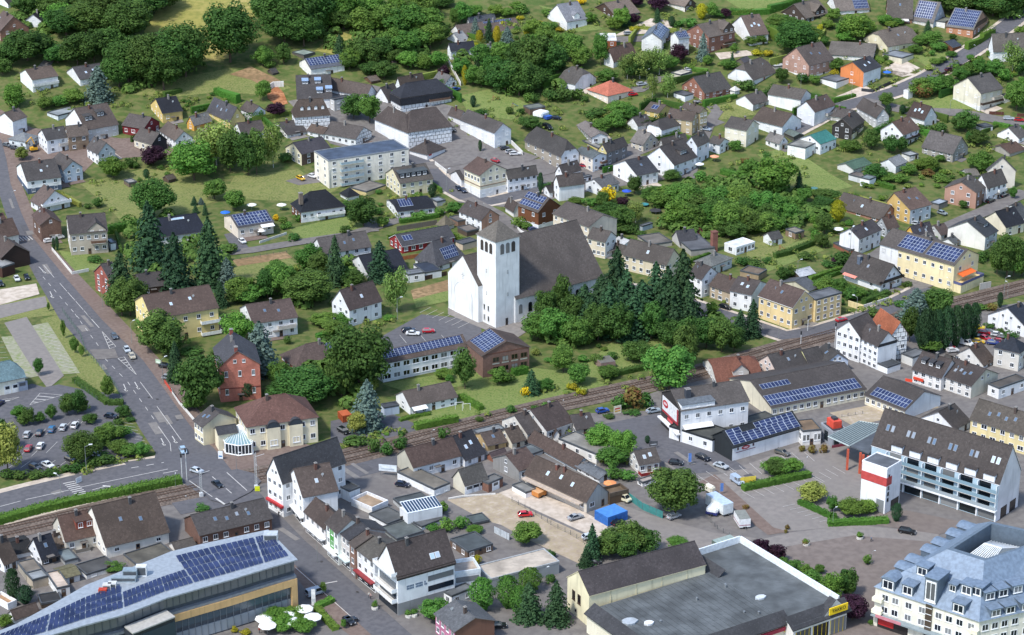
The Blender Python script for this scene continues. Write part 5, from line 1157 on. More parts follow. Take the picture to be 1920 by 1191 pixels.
#restaurant bays
def inb(b,P):return Matrix.Rotation(-b.ang,4,'Z')@(P-b.G)
def barrel(b,key,a,z,ww,dep,out):
 o,u,n,ln=face(b,key);mb=MB();m=9;r=ww/2
 for k in(0,1):
  pass
 A=[o+u*(a+r*math.cos(math.pi*i/m))+n*out+Vector((0,0,z+r*.95*math.sin(math.pi*i/m)))for i in range(m+1)];C=[p-n*dep for p in A]
 mb.add(A+C,[(i+1,i,m+1+i,m+2+i)for i in range(m)]);A2=[o+u*a+n*out+(p-o-u*a-n*out-Vector((0,0,z)))*.86+Vector((0,0,z))for p in A]
 mb.add(A+A2,[(i,i+1,m+2+i,m+1+i)for i in range(m)]);ob=mb.obj("round_dormer",roof_m('#44464b'),b.root);g=MB();g.add([p-n*.05 for p in A2],[tuple(range(m+1))]);g.obj("window",glass_m('#39434c'),ob);return ob
for a in(.36,.68):
 barrel(REST,'R',REST.w*a,REST.h-1.3,4.2,4.5,.9);facebox(REST,'R',REST.w*a-2,REST.w*a+2,-1,REST.h-1.3,.85,wall_m('#ece2c4'),"bay");
 o_,u_,n_,l_=face(REST,'R');link("window",win_frame(WHITE),REST.root,o_+u_*REST.w*a+n_*.87+Vector((0,0,2.2)),math.atan2(u_.y,u_.x),(2.2,1,1.8))
w2=B('b2',(350,862),985,(316,822),(478,842),'R',30,'#ece2c4','#43454a',parent=(REST,),win=False,chim=0)
cg=[inb(REST,ground(*fx('b2',p)))for p in((372,950),(398,1005),(490,1022),(588,1010),(600,965))];hp=3.4;ap=sum(cg,Vector())/5;back_=[inb(REST,ground(*fx('b2',p)))for p in((600,930),(400,920))]
ring_=cg+back_;mb=MB();n=len(ring_);ap=ring_[6].lerp(ring_[5],.5);mb.add([(p.x,p.y,hp)for p in ring_]+[(ap.x,ap.y,hp+2.6)],[(i,(i+1)%n,n)for i in range(n)]);CONS=mb.obj("conservatory_roof",glass_m('#7c989e',.3),REST.root)
mb=MB();mb.prism([(p.x,p.y)for p in ring_],.0,hp-.02);mb.obj("conservatory_glass",glass_m('#2a3238',.12),REST.root);rb=MB()
for i in range(n):
 a_,c_=ring_[i],ring_[(i+1)%n]
 for k in range(4):
  p=a_.lerp(c_,k/4);rb.bar((p.x,p.y,-.2),(p.x,p.y,hp),.13);rb.bar((p.x,p.y,hp+.05),(ap.x,ap.y,hp+2.65),.09)
 rb.bar((a_.x,a_.y,hp),(c_.x,c_.y,hp),.16);rb.bar((a_.x,a_.y,.3),(c_.x,c_.y,.3),.25)
rb.obj("conservatory_frame",plain('#eef1f1',.5),REST.root)

#office block with bow shaped roof
def zpt(x,y,z):p=at_z(x,y,z);return(p.x,p.y)
def pts_at(t_,pts,z):return[zpt(*fx(t_,p),z)for p in pts]
OH=14.5
G0=ground(562,1158)
office=thing("office_building","long modern office block with curved metal roof and rows of solar panels","office building",(G0.x,G0.y,0))
front=[(558,1049),(500,1066),(432,1087),(372,1104),(313,1121),(234,1152),(160,1172),(86,1194),(-20,1222),(-120,1248)]
back=[(503,993),(474,999),(382,1019),(320,1034),(289,1047),(225,1072),(161,1097),(100,1132),(30,1170),(-60,1206)]
fr=[Vector((*zpt(*p,OH),0))for p in front];bk=[Vector((*zpt(*p,OH),0))for p in back]
def offs(P,d):
 out=[]
 for i,p in enumerate(P):
  t_=(P[min(i+1,len(P)-1)]-P[max(i-1,0)]).normalized();out.append(p+Vector((t_.y,-t_.x,0))*d)
 return out
def ribbon(A,Bp,z0,z1,name,mat,parent=office,org=(G0.x,G0.y)):
 mb=MB();n=len(A);o=Vector((org[0],org[1],0))
 for i in range(n-1):
  q=[A[i]-o,A[i+1]-o,Bp[i+1]-o,Bp[i]-o]
  vs=[(p.x,p.y,z0)for p in q]+[(p.x,p.y,z1)for p in q]
  fs=[(0,1,2,3),(7,6,5,4),(1,0,4,5),(3,2,6,7)]
  if i==0:fs.append((0,3,7,4))
  if i==n-2:fs.append((2,1,5,6))
  mb.add(vs,fs)
 me=mb.mesh(name,[mat]);bm=bmesh.new();bm.from_mesh(me);bmesh.ops.remove_doubles(bm,verts=bm.verts,dist=1e-4);bmesh.ops.recalc_face_normals(bm,faces=bm.faces);bm.to_mesh(me);bm.free()
 return link(name,me,parent)
inward=-1 if(offs(fr,1)[0]-bk[0]).length<(fr[0]-bk[0]).length else 1
fi=lambda d:offs(fr,d*(-inward))
bi=lambda d:offs(bk,d*(-inward)*-1)
ribbon(fr,bk,OH-.35,OH,"roof",plain('#a3abb2',.45,.2,name="roof_sheet"))
ribbon(fi(2.2),bi(-.0),9.6,OH-.36,"upper_wall",plain('#4b5158',.5))
ribbon(fi(1.0),bi(-.0),8.9,9.58,"floor_ledge",plain('#8c9298',.5))
ribbon(fi(1.6),bi(.6),-1,8.88,"wall",plain('#4a505a',.5))
ribbon(fi(1.95),fi(2.25),10.6,13.4,"window_band",glass_m('#131a22'))
ribbon(fi(-3.2)[4:6],fi(.9)[4:6],-1,10.6,'entrance_block',plain('#343940',.4));ribbon(fi(-3.5)[4:6],fi(.8)[4:6],10.62,10.95,'entrance_roof',plain('#b5b3ad',.6));ribbon(fi(-3.3)[4:6],fi(-3.22)[4:6],3.5,9.6,'entrance_glass',glass_m('#3b4854',.1))
of=fr[:5]
ribbon(fi(.6)[:5],fi(1.7)[:5],7.0,8.86,"orange_frame",wall_m('#d8b27c'))
ribbon(fi(1.35)[:5],fi(1.65)[:5],4.6,6.6,"window_band",glass_m('#4d5c66',.2));ribbon(fi(1.35)[:5],fi(1.65)[:5],.4,3.4,"window_band",glass_m('#8a929a',.3))
for q in(0,4):
 a=fi(.6)[q];c=fi(1.7)[q];t_=(fr[1]-fr[0]).normalized()*(1.6 if q==0 else-1.6);o=Vector((G0.x,G0.y,0));mb=MB()
 mb.prism([((p-o).x,(p-o).y)for p in(a,c,c+t_,a+t_)],-1,6.98);mb.obj("orange_frame",wall_m('#d8b27c'),office)
ribbon(fi(1.2)[4:],fi(1.7)[4:],4.8,8.2,"window_band",glass_m('#3b4650',.15));ribbon(fi(1.2)[4:],fi(1.7)[4:],.3,3.9,"window_band",glass_m('#27313a',.15))
o=Vector((G0.x,G0.y,0));m1,m2=MB(),MB();m1.bar((0,0,.4),(0,0,6.6),.09);m2.bar((0,0,10.6),(0,0,13.4),.1);m1,m2=m1.mesh("mullion",[plain('#7b8289',.4)]),m2.mesh("mullion",[plain('#5d646b',.4)])
for i in range(9):
 for dd,me_,ok in((1.3,m1,i<4),(1.9,m2,True)):
  A,C=fi(dd)[i]-o,fi(dd)[i+1]-o
  for j in range(5):
   p=A.lerp(C,(j+.5)/5)
   if ok:link("mullion",me_,office,(p.x,p.y,0))
rows=[.15,.33,.51,.69]
for r_ in rows:
 for seg in range(9):
  if r_>.4 and seg in(3,4)or r_>.6 and seg>4:continue
  mb=MB();c0,c1=r_,r_+.135
  lerp=lambda u,v:fr[seg].lerp(fr[seg+1],u).lerp(bk[seg].lerp(bk[seg+1],u),v)-o
  ln=(fr[seg+1]-fr[seg]).length;n=max(3,int(ln/1.25));u0,u1=(.16,.995)if seg==0 else(.03 if seg%2 else .005,.995)
  for i in range(n):
   a,c=u0+(u1-u0)*(i+.06)/n,u0+(u1-u0)*(i+.94)/n
   q=[lerp(a,c0),lerp(c,c0),lerp(c,c1),lerp(a,c1)];zz=[.15,.15,.55,.55]
   v=[(p.x,p.y,OH+z)for p,z in zip(q,zz)];w_=[(p.x,p.y,OH+z-.06)for p,z in zip(q,zz)]
   mb.add(w_+v,HEXF,1);mb.m[-5]=0
  mb.obj("solar_panel",[solar_m(),plain('#c3cbd6',.4,.3)],office)
for(x,y,wx,wy,wz,c)in((245,1082,3.5,2,2.2,'#8fa0aa'),(232,1090,6,1.2,1.3,'#9aa8b0'),(266,1078,2.6,1.6,2.6,'#e6e8e8'),(201,1103,2,1.5,1.2,'#dcdcd8'),(211,1100,2,1.5,1.2,'#dcdcd8'),(508,1011,3.5,2.5,1.8,'#c3cad0'),(193,1110,2,1.2,.9,'#c2452e')):
 p=at_z(x,y,OH)-o;mb=MB();mb.box(p.x-wx/2,p.y-wy/2,OH,p.x+wx/2,p.y+wy/2,OH+wz);mb.box(p.x-wx/2+.2,p.y-wy/2-.04,OH+.3,p.x+wx/2-.2,p.y-wy/2,OH+wz-.3,1)
 mb.obj("air_unit",[plain(c,.5,.2),plain('#4c5258')],office)

#big white and blue commercial block
b=B('f2',(1104,1228),1493,(205,985),(1305,1210),'L',232,'#e9e4ea','#4d4643',cat='commercial block',win=False,chim=0,wf={'L':'#b4ccd9'},d="large white and pale blue block of flats over shops",trim='#e6e6e8',oh=.1,gh=.2)
BLK=b
for i in range(6):
 for k_ in(-1,1):skylight(b,.08+.165*i+.02*k_,.56,1.0,1.9,bright=(i==0))
for z_ in(.32,.55,.78):
 balcony(b,'L',b.d*.12,b.d*.995,b.h*z_,1.1,'#a9c6cc',glass=True)
 for i in range(6):facebox(b,'L',b.d*(.15+.14*i),b.d*(.24+.14*i),b.h*z_+.05,b.h*z_+2.5,.06,glass_m('#141b22'),"balcony_door")
for i in range(7):facebox(b,'L',b.d*(.13+.144*i)-.12,b.d*(.13+.144*i)+.12,b.h*.32,b.h*.98,1.0,plain('#dfe8ee'),"fin")
for i in range(6):facebox(b,'L',b.d*(.14+.144*i),b.d*(.265+.144*i),.3,b.h*.26,.08,glass_m('#1d2529'),"shop_window")
for i in range(7):facebox(b,'L',b.d*(.13+.144*i)-.2,b.d*(.13+.144*i)+.2,-.5,b.h*.27,.4,plain('#eef0f2'),"pier")
facebox(b,'L',b.d*.1,b.d+.1,b.h*.275,b.h*.315,1.2,plain('#eef0f2'),"canopy")
for i in range(6):dormer(b,.08+.144*i,.0,3.4,2.0,'n','#e9eef2','#4d4643',2)
for i in range(2):facebox(b,'R',b.w*(.18+.42*i),b.w*(.45+.42*i),.1,b.h*.3,.08,glass_m('#241f22'),"arcade_opening")
tw=B('f2',(300,1115),1440,(143,1060),(428,1062),'F',0,'#f1f2f4','#5d6268',parent=(b,),win=False,trim='#eef0f2')
facebox(tw,'L',-.05,tw.d+.05,tw.h*.62,tw.h*.80,.1,plain('#bd4a48'),"red_band");facebox(tw,'R',-.05,tw.w*.35,tw.h*.62,tw.h*.80,.1,plain('#bd4a48'),"red_band")
for i in range(5):put_window(tw,'R',tw.w*.16,tw.h*(.3+.13*i),.8,1.0,'#2a2c30',True)
facebox(tw,'R',tw.w*.4,tw.w*.95,.2,3.2,.06,glass_m('#1d2529'),"entrance");facebox(tw,'L',tw.d*.65,tw.d*.95,.2,4,.06,glass_m('#50585c'),"entrance")

#pavilion and glass canopy on the square
b=B('e2',(1078,850),962,(1000,775),(1187,828),'F',0,'#8f939a','#3b4046',cat='pavilion',win=False,d="small silver pavilion with a red cube on its roof",trim='#9aa0a6')
facebox(b,'R',b.w*.1,b.w*.45,1,b.h*.75,.06,glass_m('#1d2529'),"window_band");facebox(b,'L',b.d*.3,b.d*.6,1,b.h*.8,.06,glass_m('#1d2529'),"window_band")
mb=MB();mb.box(b.w*.25,b.d*.3,b.h,b.w*.85,b.d*.85,b.h+2.2,0);mb.box(b.w*.4,b.d*.45,b.h+2.2,b.w*.7,b.d*.7,b.h+2.9,1);mb.obj("roof_cube",[plain('#d9513c'),plain('#3a3c40')],b.root)
facebox(b,'R',-.2,b.w+.2,.0,.9,.2,plain('#7b3344'),"base_band")
CH=7.0
quad=[fx('f2',p)for p in((-105,880),(45,948),(312,800),(120,770))]
gq=[Vector((*zpt(*p,CH),0))for p in quad];g0=gq[1].copy()
cn=thing("glass_canopy","sloping green glass canopy with white ribs on the square","canopy",(g0.x,g0.y,0));mb=MB();rb=MB()
q=[p-g0 for p in gq];mb.add([(p.x,p.y,CH)for p in q]+[(p.x,p.y,CH+.12)for p in q],HEXF)
me=mb.obj("glass",glass_m('#566062',.4),cn)
for i in range(11):
 a=q[0].lerp(q[1],i/10);c=q[3].lerp(q[2],i/10)
 rb.bar((*(a.lerp(c,0)).xy,CH+.2),(*(a.lerp(c,1)).xy,CH+.2),.12)
for k in range(4):rb.bar((*q[k].xy,CH+.05),(*q[(k+1)%4].xy,CH+.05),.22)
rb.obj("ribs",plain('#a9b5b2',.5),cn)
quad2=[fx('f2',p)for p in((50,950),(190,1005),(330,830),(310,802))]
g2=[Vector((*zpt(*p,CH-.2),0))-g0 for p in quad2];mb=MB();mb.add([(p.x,p.y,CH-.3)for p in g2]+[(p.x,p.y,CH)for p in g2],HEXF);mb.obj("roof",flat_m('#565c63'),cn)
for p in((40,960),(150,1000),(130,985),(185,1010)):
 x,y,_=at_z(*fx('f2',p),CH)-g0;pm=MB();pm.box(x-.3,y-.3,-.2,x+.3,y+.3,CH-.4);pm.obj("post",plain('#c45c42'),cn)

#discount store and its hall
b=B('d3',(553,905),1136,(392,800),(1394,690),'R',112,'#ece3bf','#4b4546',cat='hall',win=False,chim=0,d="tall cream hall with dark gabled roof behind the discount store",oh=.3,gh=.15,trim='#d5cba6')
for(a,z)in((.55,.62),(.3,.62)):put_window(b,'L',b.d*a,b.h*z,1.5,2.6,'#4c3c30',True)
put_door(b,'L',b.d*.4,'#cfc7ae',1.3,2.4)
for i in range(4):facebox(b,'R',b.w*(.18+.22*i),b.w*(.18+.22*i)+.18,4,b.h-.2,.1,plain('#cfc7a8'),"downpipe")
st_=B('e3',(-176,1330),1560,(-689,1010),(860,1046),'F',0,'#ece6cf','#5d6264',cat='discount store',win=False,d="discount store with huge flat grey roof and yellow sign",trim='#5d6264',par=.03,hset=6.2)
STORE=st_
s2=B('e3',(790,1168),1290,(25,695),(1192,1046),'F',0,'#eceae4','#5d6264',parent=(st_,),win=False,trim='#5d6264',par=.03,hset=6.25)
facebox(s2,'E',s2.d*.0+3,s2.d+.1,s2.h-.2,s2.h+1.9,.05,plain('#e6ebee'),"parapet",back=.35)
facebox(s2,'K',-.1,s2.w,s2.h-.2,s2.h+1.9,.05,plain('#dfe6ea'),"parapet",back=.35)
def mansard(b,key,a0,a1,dep,up,dn,mat):
 o,u,n,ln=face(b,key);z1,z0=b.h+up,b.h-dn;mb=MB()
 P=[o+u*a0+n*.9+Vector((0,0,z0)),o+u*a1+n*.9+Vector((0,0,z0)),o+u*a1-n*dep+Vector((0,0,z1)),o+u*a0-n*dep+Vector((0,0,z1))]
 mb.add(P+[p+Vector((0,0,.25))for p in P],HEXF);return mb.obj("mansard_roof",mat,b.root)
dk=roof_m('#45464a')
mansard(st_,'R',-.5,st_.w*.905,2.2,1.5,.7,dk);mansard(s2,'R',-.9,s2.w+.9,2.2,1.5,.9,dk);mansard(s2,'L',-.2,s2.d*.30,2.2,1.5,.9,dk);mansard(st_,'L',.0,st_.d*.8,2.2,1.3,.7,dk)
o_,u_,n_,l_=face(s2,'R')
facebox(s2,'R',s2.w*.62,s2.w*.96,s2.h+.1,s2.h+2.0,1.0,plain('#f2cf1d',.4),"sign",back=-.7)
mb=MB();a0,a1=s2.w*.55,s2.w*1.0;q=[o_+u_*a0+n_*.25+Vector((0,0,s2.h-.3)),o_+u_*a1+n_*.25+Vector((0,0,s2.h-.3)),o_+u_*(a0+a1)*.5+n_*.25+Vector((0,0,s2.h+3.4))];r_=[p-n_*2.6 for p in q];mb.add(q+r_,[(0,1,2),(5,4,3)],0);mb.add(q+r_,[(0,2,5,3),(2,1,4,5)],1);mb.obj('gable',[plain('#b9c0c8'),dk],s2.root)
facebox(s2,'L',s2.d*.84,s2.d*.93,3.2,4.8,.1,plain('#f2cf1d',.4),"sign")
for i in range(3):facebox(s2,'R',s2.w*(.05+.33*i),s2.w*(.33+.33*i),.2,4.2,.06,glass_m('#22282a'),"shop_window")
for i in range(12):facebox(s2,'R',s2.w*(.05+.08*i),s2.w*(.05+.08*i)+.12,.2,4.2,.12,plain('#e2c22a'),"window_bar")
facebox(st_,'R',st_.w*.62,st_.w*.88,3.8,4.8,.4,plain('#a82b45'),"sign")
for(tt,p,sx,sy,m_)in(('e3',(640,885),5,2.2,plain('#24324d',.08,name="puddle")),('e3',(560,925),1.4,1,plain('#c9cfd4')),('d3',(985,1110),1.2,1,plain('#e4e6e6')),('d3',(845,1100),2.0,1.6,plain('#aab2b8'))):
 q=at_z(*fx(tt,p),st_.h+.02);root_i=st_.root;mb=MB();n=14;inv=Matrix.Rotation(-st_.ang,4,'Z');c_=inv@(q-st_.G)
 mb.prism([(c_.x+sx*math.cos(6.283*i/n)*(1+.2*math.sin(3*i)),c_.y+sy*math.sin(6.283*i/n))for i in range(n)],st_.h+.021,st_.h+(.03 if sx>4 else .5));mb.obj("puddle" if sx>4 else "roof_light",m_,root_i)
mb=MB();rs=random.Random(4)
for i in range(1,26):mb.box(i*st_.w/26-.06,.4,st_.h+.015,i*st_.w/26+.06,st_.d-.4,st_.h+.05)
so_=mb.obj("felt_seams",flat_m('#4b5052'),st_.root);so_['kind']='stuff'
for i in range(9):
 x,y=rs.uniform(.1,.9)*st_.w,rs.uniform(.15,.85)*st_.d;mb=MB();mb.prism([(x+.3*math.cos(1.047*q),y+.3*math.sin(1.047*q))for q in range(6)],st_.h,st_.h+rs.uniform(.3,.9));mb.obj("roof_vent",plain('#8b9093',.5,.3),st_.root)
def lettering(b,key,txt,a,z,size,out,mat,name="lettering"):
 cu=bpy.data.curves.new(name,'FONT');cu.body=txt;cu.size=size;cu.align_x='CENTER';cu.align_y='CENTER';cu.extrude=.02;cu.materials.append(mat)
 o,u,n,ln=face(b,key);ob=link(name,cu,b.root,o+u*a+n*out+Vector((0,0,z)));ob.rotation_euler=(rad(90),0,math.atan2(u.y,u.x))
 bpy.context.view_layer.update();me=bpy.data.meshes.new_from_object(ob.evaluated_get(bpy.context.evaluated_depsgraph_get()));o2=link(name,me,b.root);o2.location=ob.location;o2.rotation_euler=ob.rotation_euler;bpy.data.objects.remove(ob);return o2

#trees and shrubs
def leaf_mat(name,c0,c1,trans=.25):
 m,N,L,b=mk(name);a,c=hexl(c0),hexl(c1)
 g=N.new("ShaderNodeNewGeometry");mx=N.new("ShaderNodeMix");mx.data_type='RGBA';L.new(g.outputs["Random Per Island"],mx.inputs[0])
 mx.inputs[6].default_value=(*a,1);mx.inputs[7].default_value=(*c,1)
 oi=N.new("ShaderNodeObjectInfo");hs=N.new("ShaderNodeHueSaturation");mr=N.new("ShaderNodeMapRange");mr.inputs[3].default_value=.78;mr.inputs[4].default_value=1.25
 L.new(oi.outputs["Random"],mr.inputs[0]);L.new(mr.outputs[0],hs.inputs["Value"]);mh=N.new("ShaderNodeMapRange");mh.inputs[3].default_value=.475;mh.inputs[4].default_value=.52;wn=N.new("ShaderNodeTexWhiteNoise");wn.noise_dimensions='1D';L.new(oi.outputs["Random"],wn.inputs["W"]);L.new(wn.outputs["Value"],mh.inputs[0]);L.new(mh.outputs[0],hs.inputs["Hue"]);L.new(mx.outputs[2],hs.inputs["Color"])
 L.new(hs.outputs[0],b.inputs["Base Color"]);b.inputs["Roughness"].default_value=.75;b.inputs["Specular IOR Level"].default_value=.2
 t=N.new("ShaderNodeBsdfTranslucent");L.new(hs.outputs[0],t.inputs["Color"]);ms=N.new("ShaderNodeMixShader");ms.inputs[0].default_value=trans
 L.new(b.outputs[0],ms.inputs[1]);L.new(t.outputs[0],ms.inputs[2]);L.new(ms.outputs[0],N["Material Output"].inputs["Surface"]);return m
LM=dict(dark=leaf_mat("dark_leaves",'#3b5a29','#587a39',.36),mid=leaf_mat("green_leaves",'#496f30','#6b9141',.36),light=leaf_mat("light_leaves",'#4f762f','#739741',.36),spruce=leaf_mat("spruce_needles",'#26412a','#3c5d3a',.15),blue=leaf_mat("blue_spruce_needles",'#4a5e56','#667a70',.1),purple=leaf_mat("copper_leaves",'#2b1a22','#44283a'),yellow=leaf_mat("yellow_blossom",'#c9ad1a','#e6d02c'),olive=leaf_mat("olive_leaves",'#6b7a35','#949e50'),birch=leaf_mat("birch_leaves",'#5c7838','#83994f'),gold=leaf_mat("golden_foliage",'#8c8f22','#b5ac2e'),hedge=leaf_mat("hedge_leaves",'#446a28','#5d8836'),red=leaf_mat("reddish_leaves",'#6b4a2c','#7d7a3c'))
BARK=plain('#5a4d40',.95,name="bark");BARKB=plain('#c9c6bd',.9,name="birch_bark")
def quad(mb,p,n,s,rnd):
 n=n.normalized();u=n.orthogonal().normalized();w_=n.cross(u);a=rnd.uniform(0,6.28);u,w_=u*math.cos(a)+w_*math.sin(a),w_*math.cos(a)-u*math.sin(a)
 s2=s*rnd.uniform(.55,1.0);k=rnd.uniform(-.25,.25)*s
 mb.add([p-u*s-w_*s2*.6,p+u*s*.2-w_*s2+n*k,p+u*s+w_*s2*.3,p-u*s*.15+w_*s2-n*k],[(0,1,2,3)])
def rv(rnd):
 while True:
  v=Vector((rnd.uniform(-1,1),rnd.uniform(-1,1),rnd.uniform(-1,1)))
  if .05<v.length<1:return v
def decid(seed,nb=20,nl=2300,ls=.034,z0=.13,shape=1.0,loose=0.,flat=False):
 r=random.Random(seed);mb=MB();blobs=[]
 for i in range(nb):
  for _ in range(50):
   v=rv(r);c=Vector((v.x*.34,v.y*.34,.56+v.z*.36*1.0))
   prof=math.sin(math.pi*min(1,max(0,(c.z-z0)/(1.02-z0)))**shape)**.55
   if math.hypot(c.x,c.y)<.37*prof:break
  blobs.append((c,r.uniform(.10,.19)*(24/nb)**.28))
 per=nl//nb
 for c,br in blobs:
  for _ in range(per):
   v=rv(r).normalized();p=c+Vector((v.x,v.y,v.z*.85))*br*(r.uniform(.75,1.08)+loose*r.random())
   if p.z<z0*.7:continue
   if sum((p-c2).length<b2*.62 for c2,b2 in blobs)>1:continue
   quad(mb,p,(v+rv(r)*.55+Vector((0,0,.35))),ls*r.uniform(.7,1.25),r)
 for i in range(nl//7):
  v=rv(r);quad(mb,Vector((v.x*.27,v.y*.27,.52+v.z*.3)),rv(r),ls*1.5,r)
 return mb
def spruce(seed,tiers=24,ls=.034,slim=1.0,dense=15,tip=.0):
 r=random.Random(seed);mb=MB()
 for t in range(tiers):
  f=t/(tiers-1);z=.07+.9*f;R=.5*(1-f)**.62*slim+.02;n=max(5,int(dense*(1-f*.55)))
  for k in range(n):
   a=6.283*(k+r.random())/n+t;Rk=R*r.uniform(.72,1.12);d=Vector((math.cos(a),math.sin(a),0));sd=Vector((-d.y,d.x,0))
   m=max(2,int(2+Rk*9))
   for i in range(m):
    q=(i+.7)/m;p=d*Rk*q+Vector((0,0,z-.13*Rk*2*q*q+.015*r.uniform(-1,1)));wd=.5*(1.15-q)*Rk*.55
    for s in(-1,1,0):
     pp=p+sd*s*wd*r.uniform(.4,1.1);quad(mb,pp,Vector((0,0,1))+d*.5+rv(r)*.55+sd*s*.35,ls*r.uniform(.8,1.3),r)
 for i in range(10):quad(mb,Vector((r.uniform(-.012,.012),r.uniform(-.012,.012),.955+.045*i/10)),rv(r),ls*.55,r)
 return mb
def column(seed,nl=3600,ls=.03,point=1.3):
 r=random.Random(seed);mb=MB()
 for _ in range(nl):
  z=r.random()**.9;R=.5*(math.sin(math.pi*(z*.93+.05)**point*.97)**.7+.03)*(r.uniform(.8,1.05)if r.random()<.75 else r.uniform(.3,.8));a=r.uniform(0,6.283)
  bump=1+.17*math.sin(5*a+9*z+seed)+.13*math.sin(19*z+3*a)+.08*math.sin(11*a+31*z)
  p=Vector((math.cos(a)*R*bump,math.sin(a)*R*bump,z));quad(mb,p,Vector((p.x,p.y,.15))+rv(r)*.38,ls*r.uniform(.7,1.3),r)
 return mb
def bush(seed,nl=420,ls=.075):
 r=random.Random(seed);mb=MB();bl=[(Vector((r.uniform(-.25,.25),r.uniform(-.25,.25),r.uniform(.3,.62))),r.uniform(.24,.36))for _ in range(6)]
 for c,br in bl:
  for _ in range(nl//6):
   v=rv(r).normalized();p=c+v*br*r.uniform(.8,1.06)
   if p.z<0:continue
   quad(mb,p,v+rv(r)*.5+Vector((0,0,.3)),ls*r.uniform(.7,1.2),r)
 return mb
def trunk(h,r0,limbs=4,seed=0):
 r=random.Random(seed);mb=MB();mb.bar((0,0,-.06),(0,0,h),r0,0,7,r0*.55)
 for i in range(limbs):
  a=6.283*i/max(1,limbs)+r.random();z=h*r.uniform(.5,.95);mb.bar((0,0,z),(math.cos(a)*.2,math.sin(a)*.2,z+.24),r0*.4,0,5,r0*.15)
 return mb
def unitify(mb):
 """scale so that the foliage is 1 wide and 1 tall"""
 xs_=[abs(v[0])for v in mb.v]+[abs(v[1])for v in mb.v];xs_.sort();R=xs_[int(len(xs_)*.985)];zt=max(v[2]for v in mb.v)
 mb.v=[(v[0]*.5/R,v[1]*.5/R,v[2]/zt)for v in mb.v];return mb
KIND={}
def reg(k,gens,mat,tr,bark=BARK):KIND[k]=([unitify(g).mesh("crown",[LM['mid']])for g in gens],mat,tr.mesh("trunk",[bark])if tr else None)
D=[decid(i,nb=46,nl=5200,ls=.026,loose=.18)for i in(1,2,3,4,5,6)]
reg('dec',D,'mid',trunk(.5,.028,5,1));KIND['dark']=(KIND['dec'][0],'dark',KIND['dec'][2]);KIND['light']=(KIND['dec'][0],'light',KIND['dec'][2]);KIND['purple']=(KIND['dec'][0],'purple',KIND['dec'][2]);KIND['olive']=(KIND['dec'][0],'olive',KIND['dec'][2])
reg('big',[decid(i,nb=90,nl=11000,ls=.0185,z0=.06,loose=.2)for i in(11,12,13)],'dark',trunk(.45,.03,6,2))
reg('round',[decid(21,nb=80,nl=9000,ls=.02,z0=.04,shape=.85,loose=.12)],'dark',trunk(.4,.03,4,3))
reg('birch',[decid(i,nb=26,nl=1700,ls=.026,loose=.5,shape=1.15)for i in(31,32)],'birch',trunk(.8,.018,3,4),BARKB)
reg('spruce',[spruce(i)for i in(41,42,43)],'spruce',trunk(.3,.022,0));KIND['blue']=(KIND['spruce'][0],'blue',KIND['spruce'][2])
reg('col',[column(i)for i in(51,52)],'spruce',trunk(.3,.05,0));KIND['poplar']=([KIND['col'][0][0]],'mid',KIND['col'][2]);KIND['goldcol']=(KIND['col'][0],'gold',KIND['col'][2])
reg('bush',[bush(i)for i in(61,62,63,64)],'mid',None)
for k,m_ in(('bdark','dark'),('blight','light'),('byellow','yellow'),('bpurple','purple'),('bolive','olive'),('bred','red'),('bblue','blue'),('bgold','gold')):KIND[k]=(KIND['bush'][0],m_,None)
TN=dict(dec=('broadleaf_tree','tree','leafy green tree'),dark=('broadleaf_tree','tree','dark green leafy tree'),light=('broadleaf_tree','tree','bright green leafy tree'),purple=('copper_beech','tree','dark purple leaved tree'),olive=('broadleaf_tree','tree','olive green tree'),big=('broadleaf_tree','tree','large spreading dark tree'),round=('broadleaf_tree','tree','dense dome shaped tree'),birch=('birch_tree','tree','airy birch tree'),spruce=('spruce_tree','tree','dark pointed spruce'),blue=('blue_spruce','tree','blue grey spruce'),col=('columnar_conifer','tree','narrow dark conifer'),poplar=('columnar_tree','tree','upright oval green tree'),goldcol=('columnar_conifer','tree','narrow golden conifer'),bush=('shrub','shrub','green shrub'),bdark=('shrub','shrub','dark green shrub'),blight=('shrub','shrub','bright green shrub'),byellow=('flowering_shrub','shrub','yellow flowering shrub'),bpurple=('shrub','shrub','purple leaved shrub'),bolive=('shrub','shrub','olive green shrub'),bred=('shrub','shrub','reddish brown shrub'),bblue=('shrub','shrub','blue grey shrub'),bgold=('shrub','shrub','golden green shrub'))
TRND=random.Random(99);NT=0
def T(k,t,cx,yt,yb,wd,desc=None,group=None):
 global NT
 (x,y0),(_,y1)=fx(t,(cx,yt)),fx(t,(cx,yb));W_=wd/tsc(t)
 yg=y1-(.10 if k[0]=='b' and k not in('big','birch','blue')else .14)*W_
 G=ground(x,yg);s=proj(G)[2];h=max(.6,(yg-y0)/(s*.93));wm=max(.6,W_/s)
 meshes,mat,tr=KIND[k];nm,cat,ds=TN[k];me=meshes[NT%len(meshes)];NT+=1
 rz=TRND.uniform(0,6.28)
 if tr is None:
  o=link(nm,me,None,G,rz,(wm,wm,h));o.location.z-=.05;o.material_slots[0].link='OBJECT';o.material_slots[0].material=LM[mat]
  return tag(o,desc or ds,cat,group or 'shrubs in the gardens')
 root=thing(nm,desc or ds,cat,G,rz,group or('trees of the town'),(wm,wm,h))
 c=link("crown",me,root);c.material_slots[0].link='OBJECT';c.material_slots[0].material=LM[mat];link("trunk",tr,root);return root
def wood(k,t,pts,group=None):
 for p in pts:T(k,t,*p,group=group)
WG='trees of the wood on the hill'
wood('big','a0',[(620,20,300,330),(760,-60,250,330),(930,0,330,340),(480,60,300,300),(1050,-120,160,330),(900,-160,60,300),(700,-200,20,320),(420,-60,190,280),(1170,-100,100,260)],WG)
